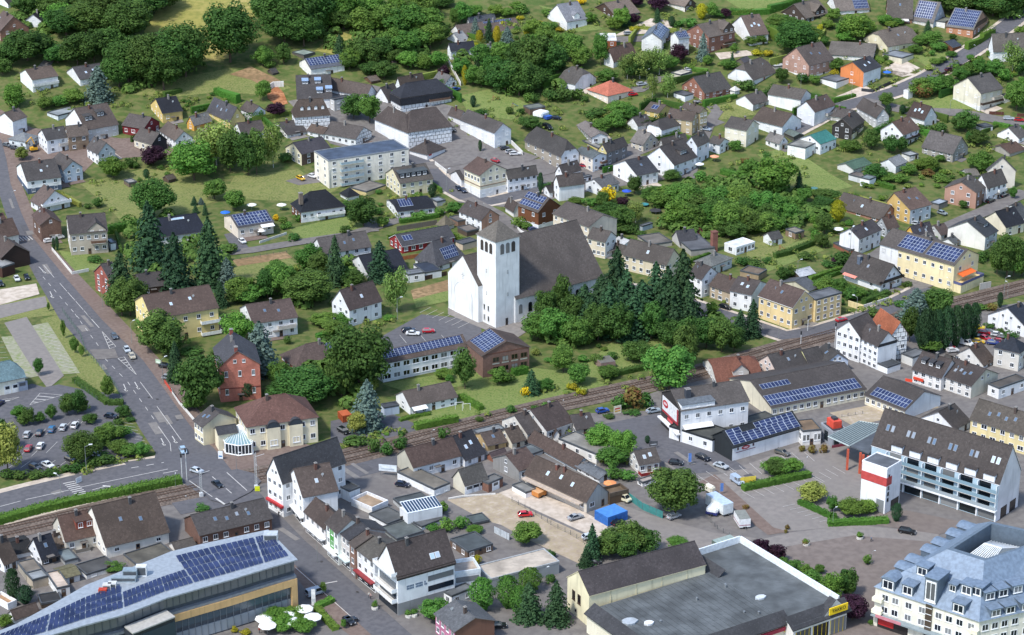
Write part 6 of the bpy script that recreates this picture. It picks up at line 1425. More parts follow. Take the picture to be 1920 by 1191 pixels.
wood('dark','a0',[(560,250,500,240),(680,230,480,220),(780,200,430,220),(420,330,480,200),(250,-80,90,260),(180,-40,130,180)],WG)
wood('light','a0',[(430,30,260,220),(110,610,790,150)],WG)
wood('big','a0',[(930,280,640,330),(1090,250,660,320),(1240,220,640,330),(1180,330,690,300),(860,400,660,250)],WG);wood('big','b0',[(110,170,600,330),(430,20,500,370)],WG)
wood('dark','a0',[(200,220,480,300),(90,280,500,200),(330,270,430,180),(20,420,560,130)],WG)
T('blue','a0',715,480,755,210,"grey green spruce beside the white house below the wood")
wood('dec','a0',[(330,700,800,120),(430,690,780,120),(540,640,760,160)]);T('bush','a0',100,690,790,120);T('olive','a0',160,1055,1165,90)
wood('big','b0',[(760,-120,300,330),(900,-60,330,350),(1020,-100,250,330),(820,60,360,300),(960,100,370,260),(700,-60,180,260)],WG);wood('light','b0',[(1180,-40,200,230),(1280,-60,210,220),(1120,60,230,160)],WG)
T('dec','b0',665,330,495,140);T('dark','b0',815,305,480,120);T('bush','b0',715,435,500,80);T('dec','b0',665,580,740,110,"green tree at the round earth pit");T('purple','b0',760,745,850,130);T('spruce','b0',1215,250,390,80)
wood('light','b0',[(1290,350,520,140)])
wood('dec','c0',[(60,-40,200,220),(150,60,260,210),(230,-30,170,200),(330,30,260,220),(430,70,300,230),(520,30,270,230),(590,-60,160,220),(640,60,260,200),(640,180,370,190),(560,210,380,190),(470,230,420,180),(380,200,380,190)],WG)
wood('light','c0',[(200,120,260,170),(400,-20,160,180),(560,120,270,190),(480,370,510,160),(600,400,520,130),(690,370,500,140)],WG)
wood('dark','c0',[(20,60,240,200),(120,280,470,190),(200,300,500,180),(290,270,440,180),(210,450,560,150),(310,440,590,170),(60,360,520,140),(700,0,60,160),(740,-20,70,140),(720,180,330,110),(400,360,470,130)],WG)
T('birch','c0',235,350,500,70);T('purple','c0',740,470,580,90)
T('blue','c0',1195,195,360,115);T('blue','c0',965,130,280,80);T('spruce','c0',1065,140,310,80);T('goldcol','c0',1120,190,330,55);T('goldcol','c0',890,475,620,45);T('goldcol','c0',995,220,320,55)
wood('dec','c0',[(870,20,190,140),(1000,320,490,140),(1080,400,600,160),(860,420,560,120),(950,470,630,140),(1160,300,480,170),(1060,560,640,120),(820,60,200,80)]);wood('dark','c0',[(1180,440,700,260),(1280,440,720,230),(1100,480,640,140),(1010,500,640,120)]);T('spruce','c0',985,330,490,60)
wood('light','c0',[(1120,40,130,120),(960,40,130,110),(1200,60,130,110),(1270,10,90,100)]);T('col','c0',950,690,780,45);T('dark','c0',90,680,880,170,"dark tree left of the long white inn");T('dec','c0',205,680,905,150,"green tree against the long white inn")
wood('bdark','c0',[(1010,785,830,110),(1210,770,830,60),(1290,780,830,60)]);T('col','c0',1000,1010,1095,30)
wood('dark','d0',[(60,300,560,220),(170,250,600,250),(270,300,590,220),(40,480,690,200),(150,470,690,220),(230,430,600,170),(310,420,520,160)]);wood('dec','d0',[(350,240,460,150),(440,250,470,160),(490,330,500,160),(250,180,330,150)])
wood('light','d0',[(150,140,280,140),(400,240,330,130),(780,60,220,140),(740,130,230,110),(560,90,180,90)]);wood('bdark','d0',[(280,650,740,130),(370,640,740,140),(450,640,730,120),(520,690,740,60),(170,670,750,80),(620,780,850,140),(560,800,860,100),(700,820,900,110),(780,860,930,120)])
wood('dec','d0',[(640,240,490,120),(700,640,700,90)]);T('bush','d0',110,670,740,80);T('byellow','d0',505,-20,40,80);T('spruce','d0',810,40,200,90);wood('purple','d0',[(1200,320,470,130),(1050,-20,100,150),(900,-30,60,90),(880,100,180,80)]);T('spruce','d0',1045,60,170,60);T('col','d0',1150,120,200,50)
wood('birch','d0',[(830,380,590,140),(920,370,590,150),(1000,340,560,150),(1060,350,560,150)]);wood('dark','d0',[(870,400,590,150),(960,430,570,120)]);wood('birch','d0',[(1010,530,720,90),(1120,520,720,110)]);wood('dec','d0',[(780,730,870,150),(850,760,880,120),(1130,400,520,120),(680,500,610,170),(740,800,960,150),(640,860,980,130)])
T('dark','d0',130,840,950,160);wood('bush','d0',[(60,30,110,100),(250,60,130,90),(330,60,100,80),(1270,130,210,110),(1190,150,200,80)]);T('bgold','d0',880,190,240,80);T('blight','d0',1270,460,510,90)
T('blue','e0',145,240,445,95,"blue grey spruce before the brick chalet");T('goldcol','e0',135,30,150,80,"golden pointed conifer by the hedge");wood('dec','e0',[(210,20,140,90),(270,80,140,90),(180,400,480,70),(330,430,510,120),(370,310,390,50)]);T('purple','e0',310,60,140,80);T('spruce','e0',355,380,500,50)
T('big','e0',800,160,440,280,"large green tree beside the pink brick house");wood('dec','e0',[(690,110,220,160),(760,120,230,140),(920,190,320,160),(860,150,240,120),(490,260,340,90),(560,250,330,100),(640,180,260,100),(1000,260,340,110),(1230,130,300,180),(1150,160,270,120),(1110,420,530,110),(1080,60,170,110),(950,540,620,80)])
wood('bgold','e0',[(990,175,240,50),(540,360,410,90),(620,360,410,80),(1090,500,550,70)]);T('round','e0',710,490,615,90,"round tree beside the white half hipped bungalow");wood('bdark','e0',[(430,580,660,130),(480,580,660,110),(860,530,600,120),(450,705,770,55)]);wood('light','e0',[(740,110,190,100),(1050,150,220,100),(1290,150,280,130)])
wood('dec','e0',[(380,1010,1100,90),(1230,1010,1110,130),(1170,1010,1090,90)]);T('bdark','e0',610,1090,1150,60)
wood('light','f0',[(80,110,320,200),(160,140,260,150),(300,110,190,110),(20,230,320,120),(350,150,210,90)]);wood('big','f0',[(780,-60,130,300),(900,-100,100,300),(1030,-90,130,300),(1150,-80,150,280),(1230,-90,120,260),(1080,-60,150,240)],WG);T('spruce','f0',610,150,260,70);wood('dec','f0',[(640,230,340,140),(560,260,340,110),(690,310,380,120),(520,320,400,100),(400,130,190,80),(780,370,420,80),(670,420,480,90),(720,410,460,60)])
T('round','f0',790,245,300,50);wood('bush','f0',[(640,360,410,50),(330,430,460,60)]);wood('dec','f0',[(560,560,720,160),(640,560,700,170),(720,540,670,150),(780,570,680,130),(900,450,570,120),(980,420,560,110),(1080,440,560,150),(850,490,600,120),(1250,600,820,170)]);wood('red','f0',[]);T('bred','f0',560,600,720,140);T('birch','f0',1220,300,560,150,"tall thin tree before the white hill house");T('dark','f0',1290,400,560,120)
wood('blight','f0',[(1280,190,260,110),(1060,360,420,70),(1170,500,600,110)]);T('light','f0',1280,560,720,120)
wood('dark','f0',[(880,790,970,160),(830,830,960,110),(205,930,1090,120)]);T('dec','f0',310,670,790,100);T('col','f0',325,760,850,50);T('col','f0',430,755,830,45);wood('dark','f0',[(350,970,1120,110),(420,980,1110,90),(970,940,1060,150),(920,950,1040,80)]);wood('bdark','f0',[(590,900,970,90),(700,880,960,110)])
T('light','a1',820,10,190,180,"bright green tree beside the long yard");T('purple','a1',1105,-60,105,190,"dark purple tree in the garden");wood('bdark','a1',[(950,20,100,90),(985,50,105,50)]);T('col','a1',1055,105,180,50);T('big','a1',1110,180,500,290);T('spruce','a1',1090,340,870,290,"tall dark spruce behind the red brick villa");T('spruce','b1',40,560,1010,260);T('spruce','b1',290,450,990,250);T('blue','b1',410,740,1000,170)
T('spruce','a1',880,690,1100,230);T('dark','a1',940,870,1190,230);T('dark','a1',880,930,1190,200);T('col','a1',922,640,725,26);wood('bdark','a1',[(700,310,390,90),(680,735,785,120),(640,350,395,60)]);T('col','a1',390,600,695,26);T('col','a1',415,590,695,26);T('dec','a1',350,1060,1130,22)
wood('light','b0',[(170,1040,1240,330)]);T('light','b1',170,-80,230,320,"big bright green tree on the lawn");T('birch','b0',330,870,1230,280);T('dark','b0',430,940,1260,200);wood('birch','b0',[(740,870,1230,150)]);wood('dark','b0',[(560,950,1290,180),(620,930,1280,150)]);T('dec','b1',315,180,345,170);T('dec','b1',465,250,420,140);wood('spruce','b1',[(170,300,370,50),(250,350,440,45),(180,360,430,50)]);T('blue','b1',220,310,365,50)
wood('bdark','b1',[(830,-10,60,130),(1250,515,575,75),(880,565,630,90),(1270,320,430,100),(430,640,715,120)]);T('byellow','b1',760,430,480,50);wood('bush','b1',[(810,450,510,80),(820,500,545,60),(850,480,540,50),(910,430,490,60)])
wood('dec','b1',[(520,870,1080,230),(560,930,1090,220),(760,760,1000,150),(820,780,1060,200),(730,800,970,150),(1010,640,860,190),(900,830,960,130)]);wood('dark','b1',[(480,960,1090,150),(700,820,1060,150),(1080,700,900,160)]);T('round','b1',1000,840,1120,320,"dome shaped green tree before the white gabled house");T('spruce','b1',1190,580,960,150);wood('spruce','b1',[(670,820,1030,110),(360,900,1110,110)])
T('spruce','c1',280,620,930,200,"tall dark spruce above the navy roof");T('birch','c1',400,810,1160,190,"airy birch beside the white gabled house");T('dark','c1',160,300,545,210);wood('dark','c1',[(90,830,960,150),(20,800,950,110)]);T('col','c1',655,215,315,65);wood('blight','c1',[(310,440,525,100),(550,270,315,80),(340,1160,1200,110)]);wood('bush','c1',[(570,410,470,130),(800,340,420,110),(700,380,440,90),(270,380,440,80)])
T('bdark','c1',30,510,560,70);wood('dec','c1',[(820,350,430,110)]);T('bdark','c1',40,1100,1190,100)
CG='conifers beside the church'
wood('spruce','d1',[(750,660,1150,245),(1220,680,1270,293),(1030,770,1240,232),(640,860,1230,261),(930,900,1290,301),(820,820,1260,245),(1110,800,1290,270),(700,920,1330,250),(520,930,1280,240),(1160,880,1310,263),(560,1010,1330,225),(870,1000,1360,267),(1260,900,1300,187)],CG)
wood('dark','d1',[(360,860,1180,130),(240,970,1240,170),(430,1000,1290,190),(620,1060,1370,200),(760,1060,1390,220),(1000,1050,1360,200)],CG);wood('dec','d1',[(190,1130,1360,230),(320,1110,1390,230),(470,1160,1410,220)],CG)
wood('spruce','e1',[(500,1040,1330,140),(410,1110,1350,130)]);wood('dark','e1',[(60,1150,1420,200),(170,1170,1420,200),(280,1180,1450,190),(370,1220,1440,150),(20,1250,1440,160)]);T('light','e1',215,1055,1160,90)
wood('light','d1',[(1180,330,550,220)]);T('byellow','d1',690,225,355,130,"yellow flowering shrub behind the white house");wood('dark','d1',[(880,150,300,100),(650,260,400,90),(700,350,480,180),(790,360,560,170)]);T('dec','d1',450,310,370,120);T('birch','d1',890,330,510,130);wood('bdark','d1',[(800,500,580,130),(860,500,580,110),(930,550,600,90),(740,320,370,70)]);T('bpurple','d1',800,300,370,110);wood('dark','d1',[(1150,110,200,130)]);T('col','d1',205,130,290,40);wood('bush','d1',[(560,310,380,110),(110,480,540,110),(40,450,540,110)])
wood('dec','d1',[(1000,230,350,170),(1110,220,360,190),(1200,210,380,190),(1280,260,420,190),(1060,270,400,150)])
wood('dec','e1',[(60,220,440,190),(170,240,420,200),(280,230,440,210),(390,230,450,220),(480,240,470,200),(560,260,500,210),(660,280,500,200),(60,350,560,200),(180,350,540,200),(320,340,610,220),(450,380,580,210),(560,410,590,200),(650,420,570,170),(720,300,470,160),(760,350,510,140)],'trees of the overgrown gardens')
wood('dark','e1',[(120,290,470,170),(250,300,520,170),(420,310,520,180),(600,350,540,170),(500,420,600,170),(330,460,620,150),(380,480,640,150),(590,260,400,150)],'trees of the overgrown gardens')
T('light','e1',660,20,330,280,"big light green tree on the allotment lawn");T('spruce','e1',835,115,280,70,"small dark spruce beside the light green tree");wood('dec','e1',[(480,30,190,140),(430,110,200,120),(800,300,440,140),(870,240,360,110)]);wood('bush','e1',[(120,120,200,100),(190,150,220,80),(170,200,250,50),(240,200,250,60),(500,180,230,80),(800,330,430,110),(880,420,480,80),(920,380,430,50)]);wood('dark','e1',[(1010,250,330,150),(1080,260,330,130),(1000,330,430,150)])
T('gold' if False else 'goldcol','e1',1115,330,500,110,"golden green bushy conifer by the brick barn");wood('blight','e1',[(940,430,500,60),(970,490,540,60),(950,540,640,70),(200,160,210,50)]);wood('dark','e1',[(1020,430,590,130),(1000,570,680,110),(720,810,920,90),(770,800,900,80)]);wood('bdark','e1',[(520,760,830,110),(430,740,810,120),(610,740,790,80),(890,710,770,130),(1140,690,800,140),(1060,770,820,120)]);T('bpurple','e1',1090,740,800,60);wood('dec','e1',[(1040,880,1020,160),(1110,890,1030,150),(1180,930,1040,130),(1250,950,1060,130),(990,890,980,110)])
T('bdark','e1',1140,1030,1090,60)
wood('dark','f1',[(230,70,200,170),(210,130,200,120)]);wood('light','f1',[(620,20,130,130),(560,30,120,110)]);wood('dec','f1',[(420,140,220,110),(330,140,210,110),(1010,-20,150,160),(960,0,120,130),(700,0,60,70),(480,70,160,110)]);T('bred','f1',620,110,170,110);wood('bush','f1',[(690,140,200,120),(720,160,210,90),(640,80,130,100)]);T('dark','f1',905,130,180,50);T('round','f1',863,330,395,60);T('dec','f1',1225,225,325,50)
T('big','f1',1180,560,920,230,"broad green tree beside the railway");wood('dec','f1',[(1230,630,900,190),(1290,720,900,160),(1110,640,880,110),(1200,580,720,160)]);wood('bdark','f1',[(1030,690,770,90),(990,700,790,80),(30,700,790,60),(60,960,1060,140),(190,980,1040,130),(270,1000,1050,140),(470,920,960,90),(420,1050,1110,120),(220,1100,1180,130)])
T('blue','f1',520,960,1230,250,"large grey green cedar by the crossing");T('dark','f1',680,960,1200,200);T('dark','f1',610,980,1150,150)
HG='tall conifers screening the car yard'
wood('col','f2',[(590,-50,290,120),(670,-40,280,110),(740,-60,270,110),(810,-70,250,110),(880,-80,230,100),(940,-90,190,90),(640,-30,280,100),(560,0,260,90)],HG);T('dark','f2',480,-60,220,140);T('dec','f2',630,170,290,160);T('col','f1',1130,990,1110,45);T('bred','f1',1075,1070,1130,90);wood('bush','f1',[(1010,1080,1130,100),(950,1100,1150,90)]);wood('bdark','f2',[(1200,120,180,130),(1130,100,150,90),(1050,60,110,80)])
T('dark','a2',1150,-30,290,300,"wide dark tree at the yellow house");T('dark','a2',1230,60,330,220);wood('spruce','a2',[(1270,180,480,120)]);wood('dec','a2',[(1050,0,120,130)]);T('dark','b2',210,290,720,330,"large round tree left of the red brick school house");T('spruce','b2',40,190,500,130);T('dec','b2',170,560,700,160)
T('light','b2',490,-30,230,220,"bright green tree behind the red brick school house");T('blue','b2',650,40,460,280,"big blue grey cedar beside the red brick school house");T('col','b2',555,470,620,100);T('dec','b2',780,330,560,160);T('big','b2',960,380,690,400,"broad green tree behind the cream restaurant");T('dark','b2',800,480,650,200);T('big','c2',130,70,620,420,"huge dark tree at the end of the school wing");T('dark','b2',1230,200,620,200);T('blue','c2',190,460,850,250,"blue spruce beside the pale blue garage");T('olive','c2',110,700,880,130);T('olive','c2',200,440,600,120)
wood('dec','b2',[(1100,-10,100,180),(1180,40,170,170),(1250,-20,90,150)]);wood('bdark','b2',[(1130,140,180,150),(840,150,220,60),(360,240,330,160),(160,240,300,170)])
wood('dec','c2',[(740,380,480,120),(1140,370,520,150),(780,430,500,60)]);T('dark','c2',890,240,560,160,"ivy green tree against the brick school hall");wood('bdark','c2',[(990,730,780,60),(1220,650,715,65),(740,810,905,90),(110,880,960,180),(430,880,990,120),(240,890,1000,90),(330,920,1020,110),(435,835,880,50),(1170,430,500,150)]);T('byellow','d2',105,515,590,80,"yellow flowering shrub by the white garden bench");T('spruce','d2',140,390,590,130,"small dark spruce on the railway lawn")
wood('dec','d2',[(370,240,440,180),(480,350,520,150),(690,370,480,150),(240,460,560,120)]);T('bgold','d2',445,495,555,70);wood('bgold','d2',[(415,495,545,50),(480,530,580,50),(515,540,590,50)]);T('dec','d2',1130,210,590,330,"tall light green tree by the railway");wood('dark','d2',[(1150,30,260,200),(1250,40,420,200),(870,190,360,150),(920,210,360,140),(950,190,340,130)]);T('bred','d2',870,520,680,170);wood('bdark','d2',[(780,580,690,160),(960,560,680,110),(610,280,370,100),(720,270,330,90),(860,690,730,120),(700,710,750,90)]);wood('bush','d2',[(170,650,690,60),(240,630,680,60),(310,620,660,60),(10,660,710,50)])
T('light','d2',650,790,1010,210,"light green tree left of the snack kiosk");T('light','d2',800,820,1060,180);T('dec','d2',720,950,1120,200);T('col','d2',975,870,935,40);wood('bush','d2',[(740,1100,1200,140),(820,1120,1200,140)]);T('round','z',1266,876,977,95,"big dome shaped tree beside the green fence")
T('dec','a2',460,30,175,34);T('dec','a2',540,150,285,60);T('dec','a2',590,210,310,40);T('dec','a2',780,430,620,90);T('dark','a2',280,310,450,70,"small tree between the turf parking bays");wood('dark','a2',[(490,560,740,110),(560,540,730,130),(600,600,720,90),(370,640,770,80),(290,700,790,80),(210,670,810,100),(170,720,810,80),(890,650,750,100),(650,710,800,100)]);T('light','a2',140,650,770,110);T('big','a2',600,840,1110,250);T('olive','a2',60,780,1180,220,"pine like tree at the left edge of the car park");T('dark','a2',10,740,1000,140);wood('dec','a2',[(800,780,930,170),(880,800,900,120),(740,800,960,140),(720,850,980,140),(860,910,1020,150),(940,930,1040,130),(1020,920,1030,120)]);wood('bdark','a2',[(560,1060,1140,140),(680,1020,1110,150),(760,990,1090,150),(490,1080,1140,90),(360,1110,1180,120),(260,1130,1190,140),(160,1120,1190,130),(60,1120,1190,130),(930,740,780,80),(850,750,800,80)])
T('col','a3',100,700,960,110);T('col','a3',185,830,980,130);wood('dec','a3',[(820,670,740,140)]);T('light','a3',40,1040,1150,110);T('bdark','b3',225,250,300,120)
wood('poplar','c3',[(1015,770,1040,190),(1200,750,1020,170)]);T('dec','c3',670,920,1110,190,"bright tree at the corner of the modern office house");wood('spruce','d3',[(120,790,1110,220),(320,780,1130,210)]);T('poplar','d3',130,700,900,170);T('poplar','c3',1290,830,1080,150);T('dec','d3',105,375,555,200,"round green tree on the gravel yard");wood('dark','d3',[(720,420,650,220),(860,360,620,240),(950,420,620,230),(800,450,660,220),(640,480,640,150)]);T('spruce','d3',575,370,680,130);T('spruce','d3',530,560,710,110);T('dec','d3',1190,490,560,140)
wood('bush','c3',[(660,385,440,110),(770,350,460,130),(860,340,430,130),(735,230,320,90),(1080,740,790,90)]);T('light','c3',960,395,470,110);T('bgold','c3',980,610,690,70);T('bgold','d3',35,670,720,50);wood('bgold','d3',[(215,650,710,70),(270,610,660,50),(160,670,710,50)]);T('bdark','d3',275,575,640,80);T('bdark','d3',270,750,820,80)
wood('bush','c3',[(525,1000,1040,50),(480,1020,1060,50),(245,930,1000,30)])
wood('light','e2',[(680,1040,1175,200),(790,1030,1150,140)]);T('round','e2',660,1045,1180,150,"round bright tree on the hedge of the car park");T('olive','e3',935,90,245,200,"flat crowned tree on the square hedge");T('dec','e3',1080,190,310,90);T('light','f3',60,210,350,200,"bright flat topped tree before the blue block");T('light','f3',170,215,330,130);T('col','f3',385,235,385,80,"clipped green cone at the stair tower")
wood('purple','e3',[(560,480,680,150),(670,530,680,130),(1230,900,1100,190)]);T('purple','f3',70,890,1110,200,"dark purple tree before the slate roofed block");wood('dec','e3',[(760,640,780,180),(890,670,800,90),(980,680,760,80),(930,720,880,160)]);T('light','e3',1075,740,970,160,"pale green tree beside the discount store");T('dark','e3',1190,700,930,130);T('dark','f3',20,700,930,110);T('bush','f3',172,610,690,75,"single clipped bush on the square");T('bush','f3',200,1080,1120,50);T('light','f3',1010,1120,1240,140)
wood('bred','e3',[(455,250,285,55),(755,395,435,40),(740,425,460,30),(885,500,550,45)]);wood('bred','e2',[(860,940,990,50),(930,940,1010,70),(1010,930,1000,60)])
wood('light','b3',[(760,1000,1130,200),(900,990,1100,180),(960,1060,1191,150),(820,1050,1180,160)]);T('dec','b3',1098,800,900,46,"slim street tree beside the silver van");T('dec','b3',1245,1070,1150,40);wood('bgold','b3',[(460,1125,1175,60),(540,1140,1190,80)])

#scattered garden shrubs
def inside(p,poly):
 c=False;n=len(poly)
 for i in range(n):
  (x1,y1),(x2,y2)=poly[i],poly[(i+1)%n]
  if(y1>p[1])!=(y2>p[1])and p[0]<(x2-x1)*(p[1]-y1)/(y2-y1)+x1:c=not c
 return c
SR=random.Random(5)
def scatter(poly,n,s0,s1,kinds):
 x0,x1=min(p[0]for p in poly),max(p[0]for p in poly);y0,y1=min(p[1]for p in poly),max(p[1]for p in poly);k=0
 while k<n:
  p=(SR.uniform(x0,x1),SR.uniform(y0,y1))
  if inside(p,poly):
   s=SR.uniform(s0,s1);T(SR.choice(kinds),'z',p[0],p[1]-s*.75,p[1],s*1.15);k+=1
GK=['bush','bdark','bdark','blight','bolive','bush']
scatter([(860,60),(1000,40),(1060,60),(1010,100),(880,90)],26,10,18,['blight','bush','bolive','bgold'])
scatter([(960,0),(1030,0),(1040,60),(980,80)],12,10,16,['blight','bush','bgold'])
scatter([(1100,210),(1180,195),(1170,260),(1100,270)],12,10,18,GK)
scatter([(1560,430),(1640,330),(1760,330),(1790,350),(1700,370),(1560,480)],14,8,16,GK+['bred'])
scatter([(1360,380),(1560,350),(1590,430),(1400,460)],22,10,20,GK)
scatter([(1330,350),(1400,300),(1450,330),(1360,370)],12,8,16,GK+['bred'])
scatter([(1640,330),(1800,300),(1820,340),(1680,365)],14,8,16,GK)
scatter([(1000,640),(1230,600),(1260,660),(1100,700),(1010,690)],14,10,22,GK)
scatter([(1600,110),(1720,60),(1760,80),(1640,130)],14,8,16,['blight','bush'])
scatter([(1740,130),(1900,90),(1910,150),(1760,170)],16,9,18,['blight','bush','bolive'])
scatter([(320,190),(440,175),(450,205),(330,215)],12,8,14,GK)
scatter([(480,500),(600,490),(620,560),(500,560)],10,12,22,GK)
scatter([(230,330),(330,280),(350,340),(250,350)],6,8,14,GK)
scatter([(640,830),(900,765),(905,775),(650,845)],9,6,12,GK)
scatter([(700,360),(830,340),(850,380),(720,420)],10,8,14,GK)

#undergrowth nobody could count
def thicket(name,polys,desc_mat,s0,s1,dens):
 mb=MB();r=random.Random(77);G0_=ground(960,400);nb=0
 for poly,n in polys:
  x0,x1=min(p[0]for p in poly),max(p[0]for p in poly);y0,y1=min(p[1]for p in poly),max(p[1]for p in poly);k=0
  while k<n:
   p=(r.uniform(x0,x1),r.uniform(y0,y1))
   if not inside(p,poly):continue
   k+=1;g=ground(*p);sz=r.uniform(s0,s1);hh=sz*r.uniform(.7,1.1)
   for _ in range(dens):
    v=rv(r).normalized()
    if v.z<-.25:v.z=-v.z
    q=g+Vector((v.x*sz*.55,v.y*sz*.55,hh*(.25+.5*v.z)));quad(mb,q-G0_,v+rv(r)*.5+Vector((0,0,.35)),sz*.17*r.uniform(.7,1.3),r)
 o=mb.obj(name,LM[desc_mat]);o.location=G0_;o['kind']='stuff';return o
LM['under']=leaf_mat("undergrowth_leaves",'#43632b','#6d8a43',.35);LM['garden']=leaf_mat("garden_leaves",'#4c6e2e','#8c9b4e')
thicket("undergrowth",[([(0,95),(60,70),(150,60),(280,70),(280,20),(150,-10),(40,10)],90),([(200,150),(250,178),(330,160),(380,130),(370,80),(230,70)],45),([(520,30),(640,20),(800,20),(830,60),(780,130),(700,130),(640,105),(560,60)],120),([(840,100),(960,90),(1060,120),(1060,180),(960,190),(880,150)],60),([(1000,640),(1060,560),(1180,560),(1300,590),(1390,610),(1360,640),(1240,600),(1150,620),(1060,660)],110),([(1220,380),(1300,345),(1420,340),(1520,370),(1560,410),(1480,440),(1400,430),(1330,450),(1240,430)],150),([(1780,10),(1920,-20),(1910,40),(1830,30)],30),([(240,420),(330,410),(420,450),(430,540),(330,530),(250,520)],60),([(500,520),(620,480),(690,500),(610,590),(520,580)],45),([(560,660),(640,640),(700,720),(650,770),(580,740)],40)],'under',3.0,6.0,46)
thicket("garden_planting",[([(1000,190),(1180,200),(1250,240),(1130,280),(1000,240)],26),([(1290,20),(1480,60),(1560,110),(1460,150),(1320,130),(1180,110)],60),([(1560,100),(1760,60),(1800,130),(1620,180)],45),([(1740,120),(1900,90),(1915,200),(1760,170)],40),([(1180,130),(1330,180),(1420,200),(1300,220),(1150,190)],34),([(1600,230),(1900,240),(1915,330),(1780,345),(1620,330),(1560,300)],80),([(860,40),(1040,20),(1130,90),(980,110),(870,90)],46),([(1100,0),(1300,0),(1300,50),(1120,60)],34),([(1400,430),(1560,420),(1570,500),(1470,520),(1380,500)],42),([(1340,300),(1470,280),(1560,340),(1440,350)],24),([(130,160),(330,180),(460,200),(440,220),(300,205),(120,200)],46),([(20,140),(190,190),(160,215),(10,190)],26),([(150,330),(330,290),(360,330),(200,420)],16),([(640,380),(860,340),(880,400),(700,430)],34),([(540,390),(700,370),(690,420),(640,440)],18),([(640,590),(760,560),(770,600),(660,640)],20),([(760,230),(960,180),(1010,220),(900,250)],18),([(1080,470),(1200,400),(1230,440),(1180,480)],26),([(1580,500),(1700,560),(1600,600),(1560,570)],26),([(630,830),(940,762),(945,776),(640,846)],26),([(90,880),(260,840),(270,860),(120,900)],18),([(1000,735),(1240,700),(1320,690),(1240,735),(1100,745)],24),([(960,830),(1060,800),(1200,880),(1180,900)],12)],'garden',1.2,2.8,26)

#hedges
def hedge(t,pts,wid,hgt,desc,mat='hedge',world=None):
 P=world or[ground(*fx(t,p))for p in pts];o=P[0].copy();mb=MB();r=random.Random(len(THINGS));core=MB()
 for a,c in zip(P,P[1:]):
  d=c-a;d.z=0;L_=d.length;d.normalize();nn=Vector((-d.y,d.x,0))
  V=[a+nn*wid*.42,a-nn*wid*.42,c-nn*wid*.42,c+nn*wid*.42];V=[(v.x-o.x,v.y-o.y)for v in V]
  z=lambda p:TZ(p.y)-o.z
  n=int(L_*(hgt*2+wid)*7)
  n=min(n,2500)
  core.prism(V,min(z(a),z(c))-.3,max(z(a),z(c))+hgt*.86)
  for _ in range(n):
   u=r.random()*L_;q=r.uniform(0,hgt*2+wid)
   if q<hgt:p,nv_=nn*wid/2+Vector((0,0,q)),nn
   elif q<2*hgt:p,nv_=-nn*wid/2+Vector((0,0,q-hgt)),-nn
   else:p,nv_=nn*(q-2*hgt-wid/2)+Vector((0,0,hgt)),Vector((0,0,1))
   b_=a+d*u;quad(mb,b_-o+p*r.uniform(.9,1.08)+Vector((0,0,TZ(b_.y)-a.z+(a.z-o.z)*1-(b_.z-a.z if False else 0))),nv_+rv(r)*.5,.2*r.uniform(.7,1.5),r)
 mb.add(core.v,core.f);ob=mb.obj("hedge",LM[mat]);ob.location=o;return tag(ob,desc,"hedge","garden hedges")
hedge('a3',[(-40,395),(300,300),(620,230),(940,165),(1306,95)],3.2,2.2,"long trimmed hedge between station road and railway")
hedge('a1',[(770,570),(1020,525)],3.0,3.2,"tall dense hedge behind the manor house")
hedge('c2',[(530,830),(835,770)],2.4,2.2,"clipped box hedge before the white railway bungalow");hedge('c2',[(860,600),(1010,690)],2.0,1.6,"low hedge beside the laundry poles");hedge('c2',[(420,770),(520,740),(640,720)],1.5,.9,"curved low hedge on the bungalow lawn")
hedge('e3',[(432,150),(915,50)],2.4,1.9,"straight dark hedge in the shopping car park");hedge('e3',[(838,245),(1070,350),(1110,352)],1.7,1.5,"planted bed hedge along the parking bays");hedge('e3',[(1045,400),(1306,390),(1480,380)],2.4,1.6,"hedge at the foot of the flat crowned trees")
hedge('e0',[(150,770),(385,705)],2.0,1.8,"bright hedge under the brick house gable");hedge('e0',[(1080,745),(1240,695)],1.8,1.4,"hedge at the hill road entrance");hedge('e0',[(340,100),(480,110),(620,95),(780,40),(860,10)],3,2.5,"long high hedge around the sunny lawn",'hedge')
hedge('e0',[(10,500),(180,530)],2,1.6,"yellow green hedge above the garages",'light');hedge('f0',[(890,360),(1000,300),(1085,240)],2.6,2.2,"hedge along the hill road below the solar house",'hedge');hedge('f0',[(1085,900),(1200,925),(1306,925)],2,1.5,"hedge above the white garage",'light')
hedge('b0',[(325,670),(490,745)],3,2.6,"bright cypress hedge at the paddock",'hedge');hedge('a0',[(1180,700),(1306,660)],2.4,1.6,"low hedge at the edge of the wood",'dark')
hedge('e1',[(660,745),(760,720),(940,650)],2.2,2.0,"dark hedge across the allotment",'dark');hedge('e1',[(915,910),(1040,865),(1150,830)],1.8,1.6,"hedge by the pale roofed shed");hedge('e1',[(280,135),(385,165)],2.6,2.2,"short bright hedge in the allotments",'light');hedge('e1',[(960,350),(1080,380)],3.2,3,"dark green block hedge in the garden",'dark')
hedge('f1',[(240,215),(370,255)],2,1.8,"hedge by the white garages");hedge('f1',[(150,1075),(330,1010)],2.2,1.9,"hedge around the chalet garden",'dark');hedge('d2',[(740,440),(980,385)],2.2,1.6,"long low hedge on the railway bank",'dark')
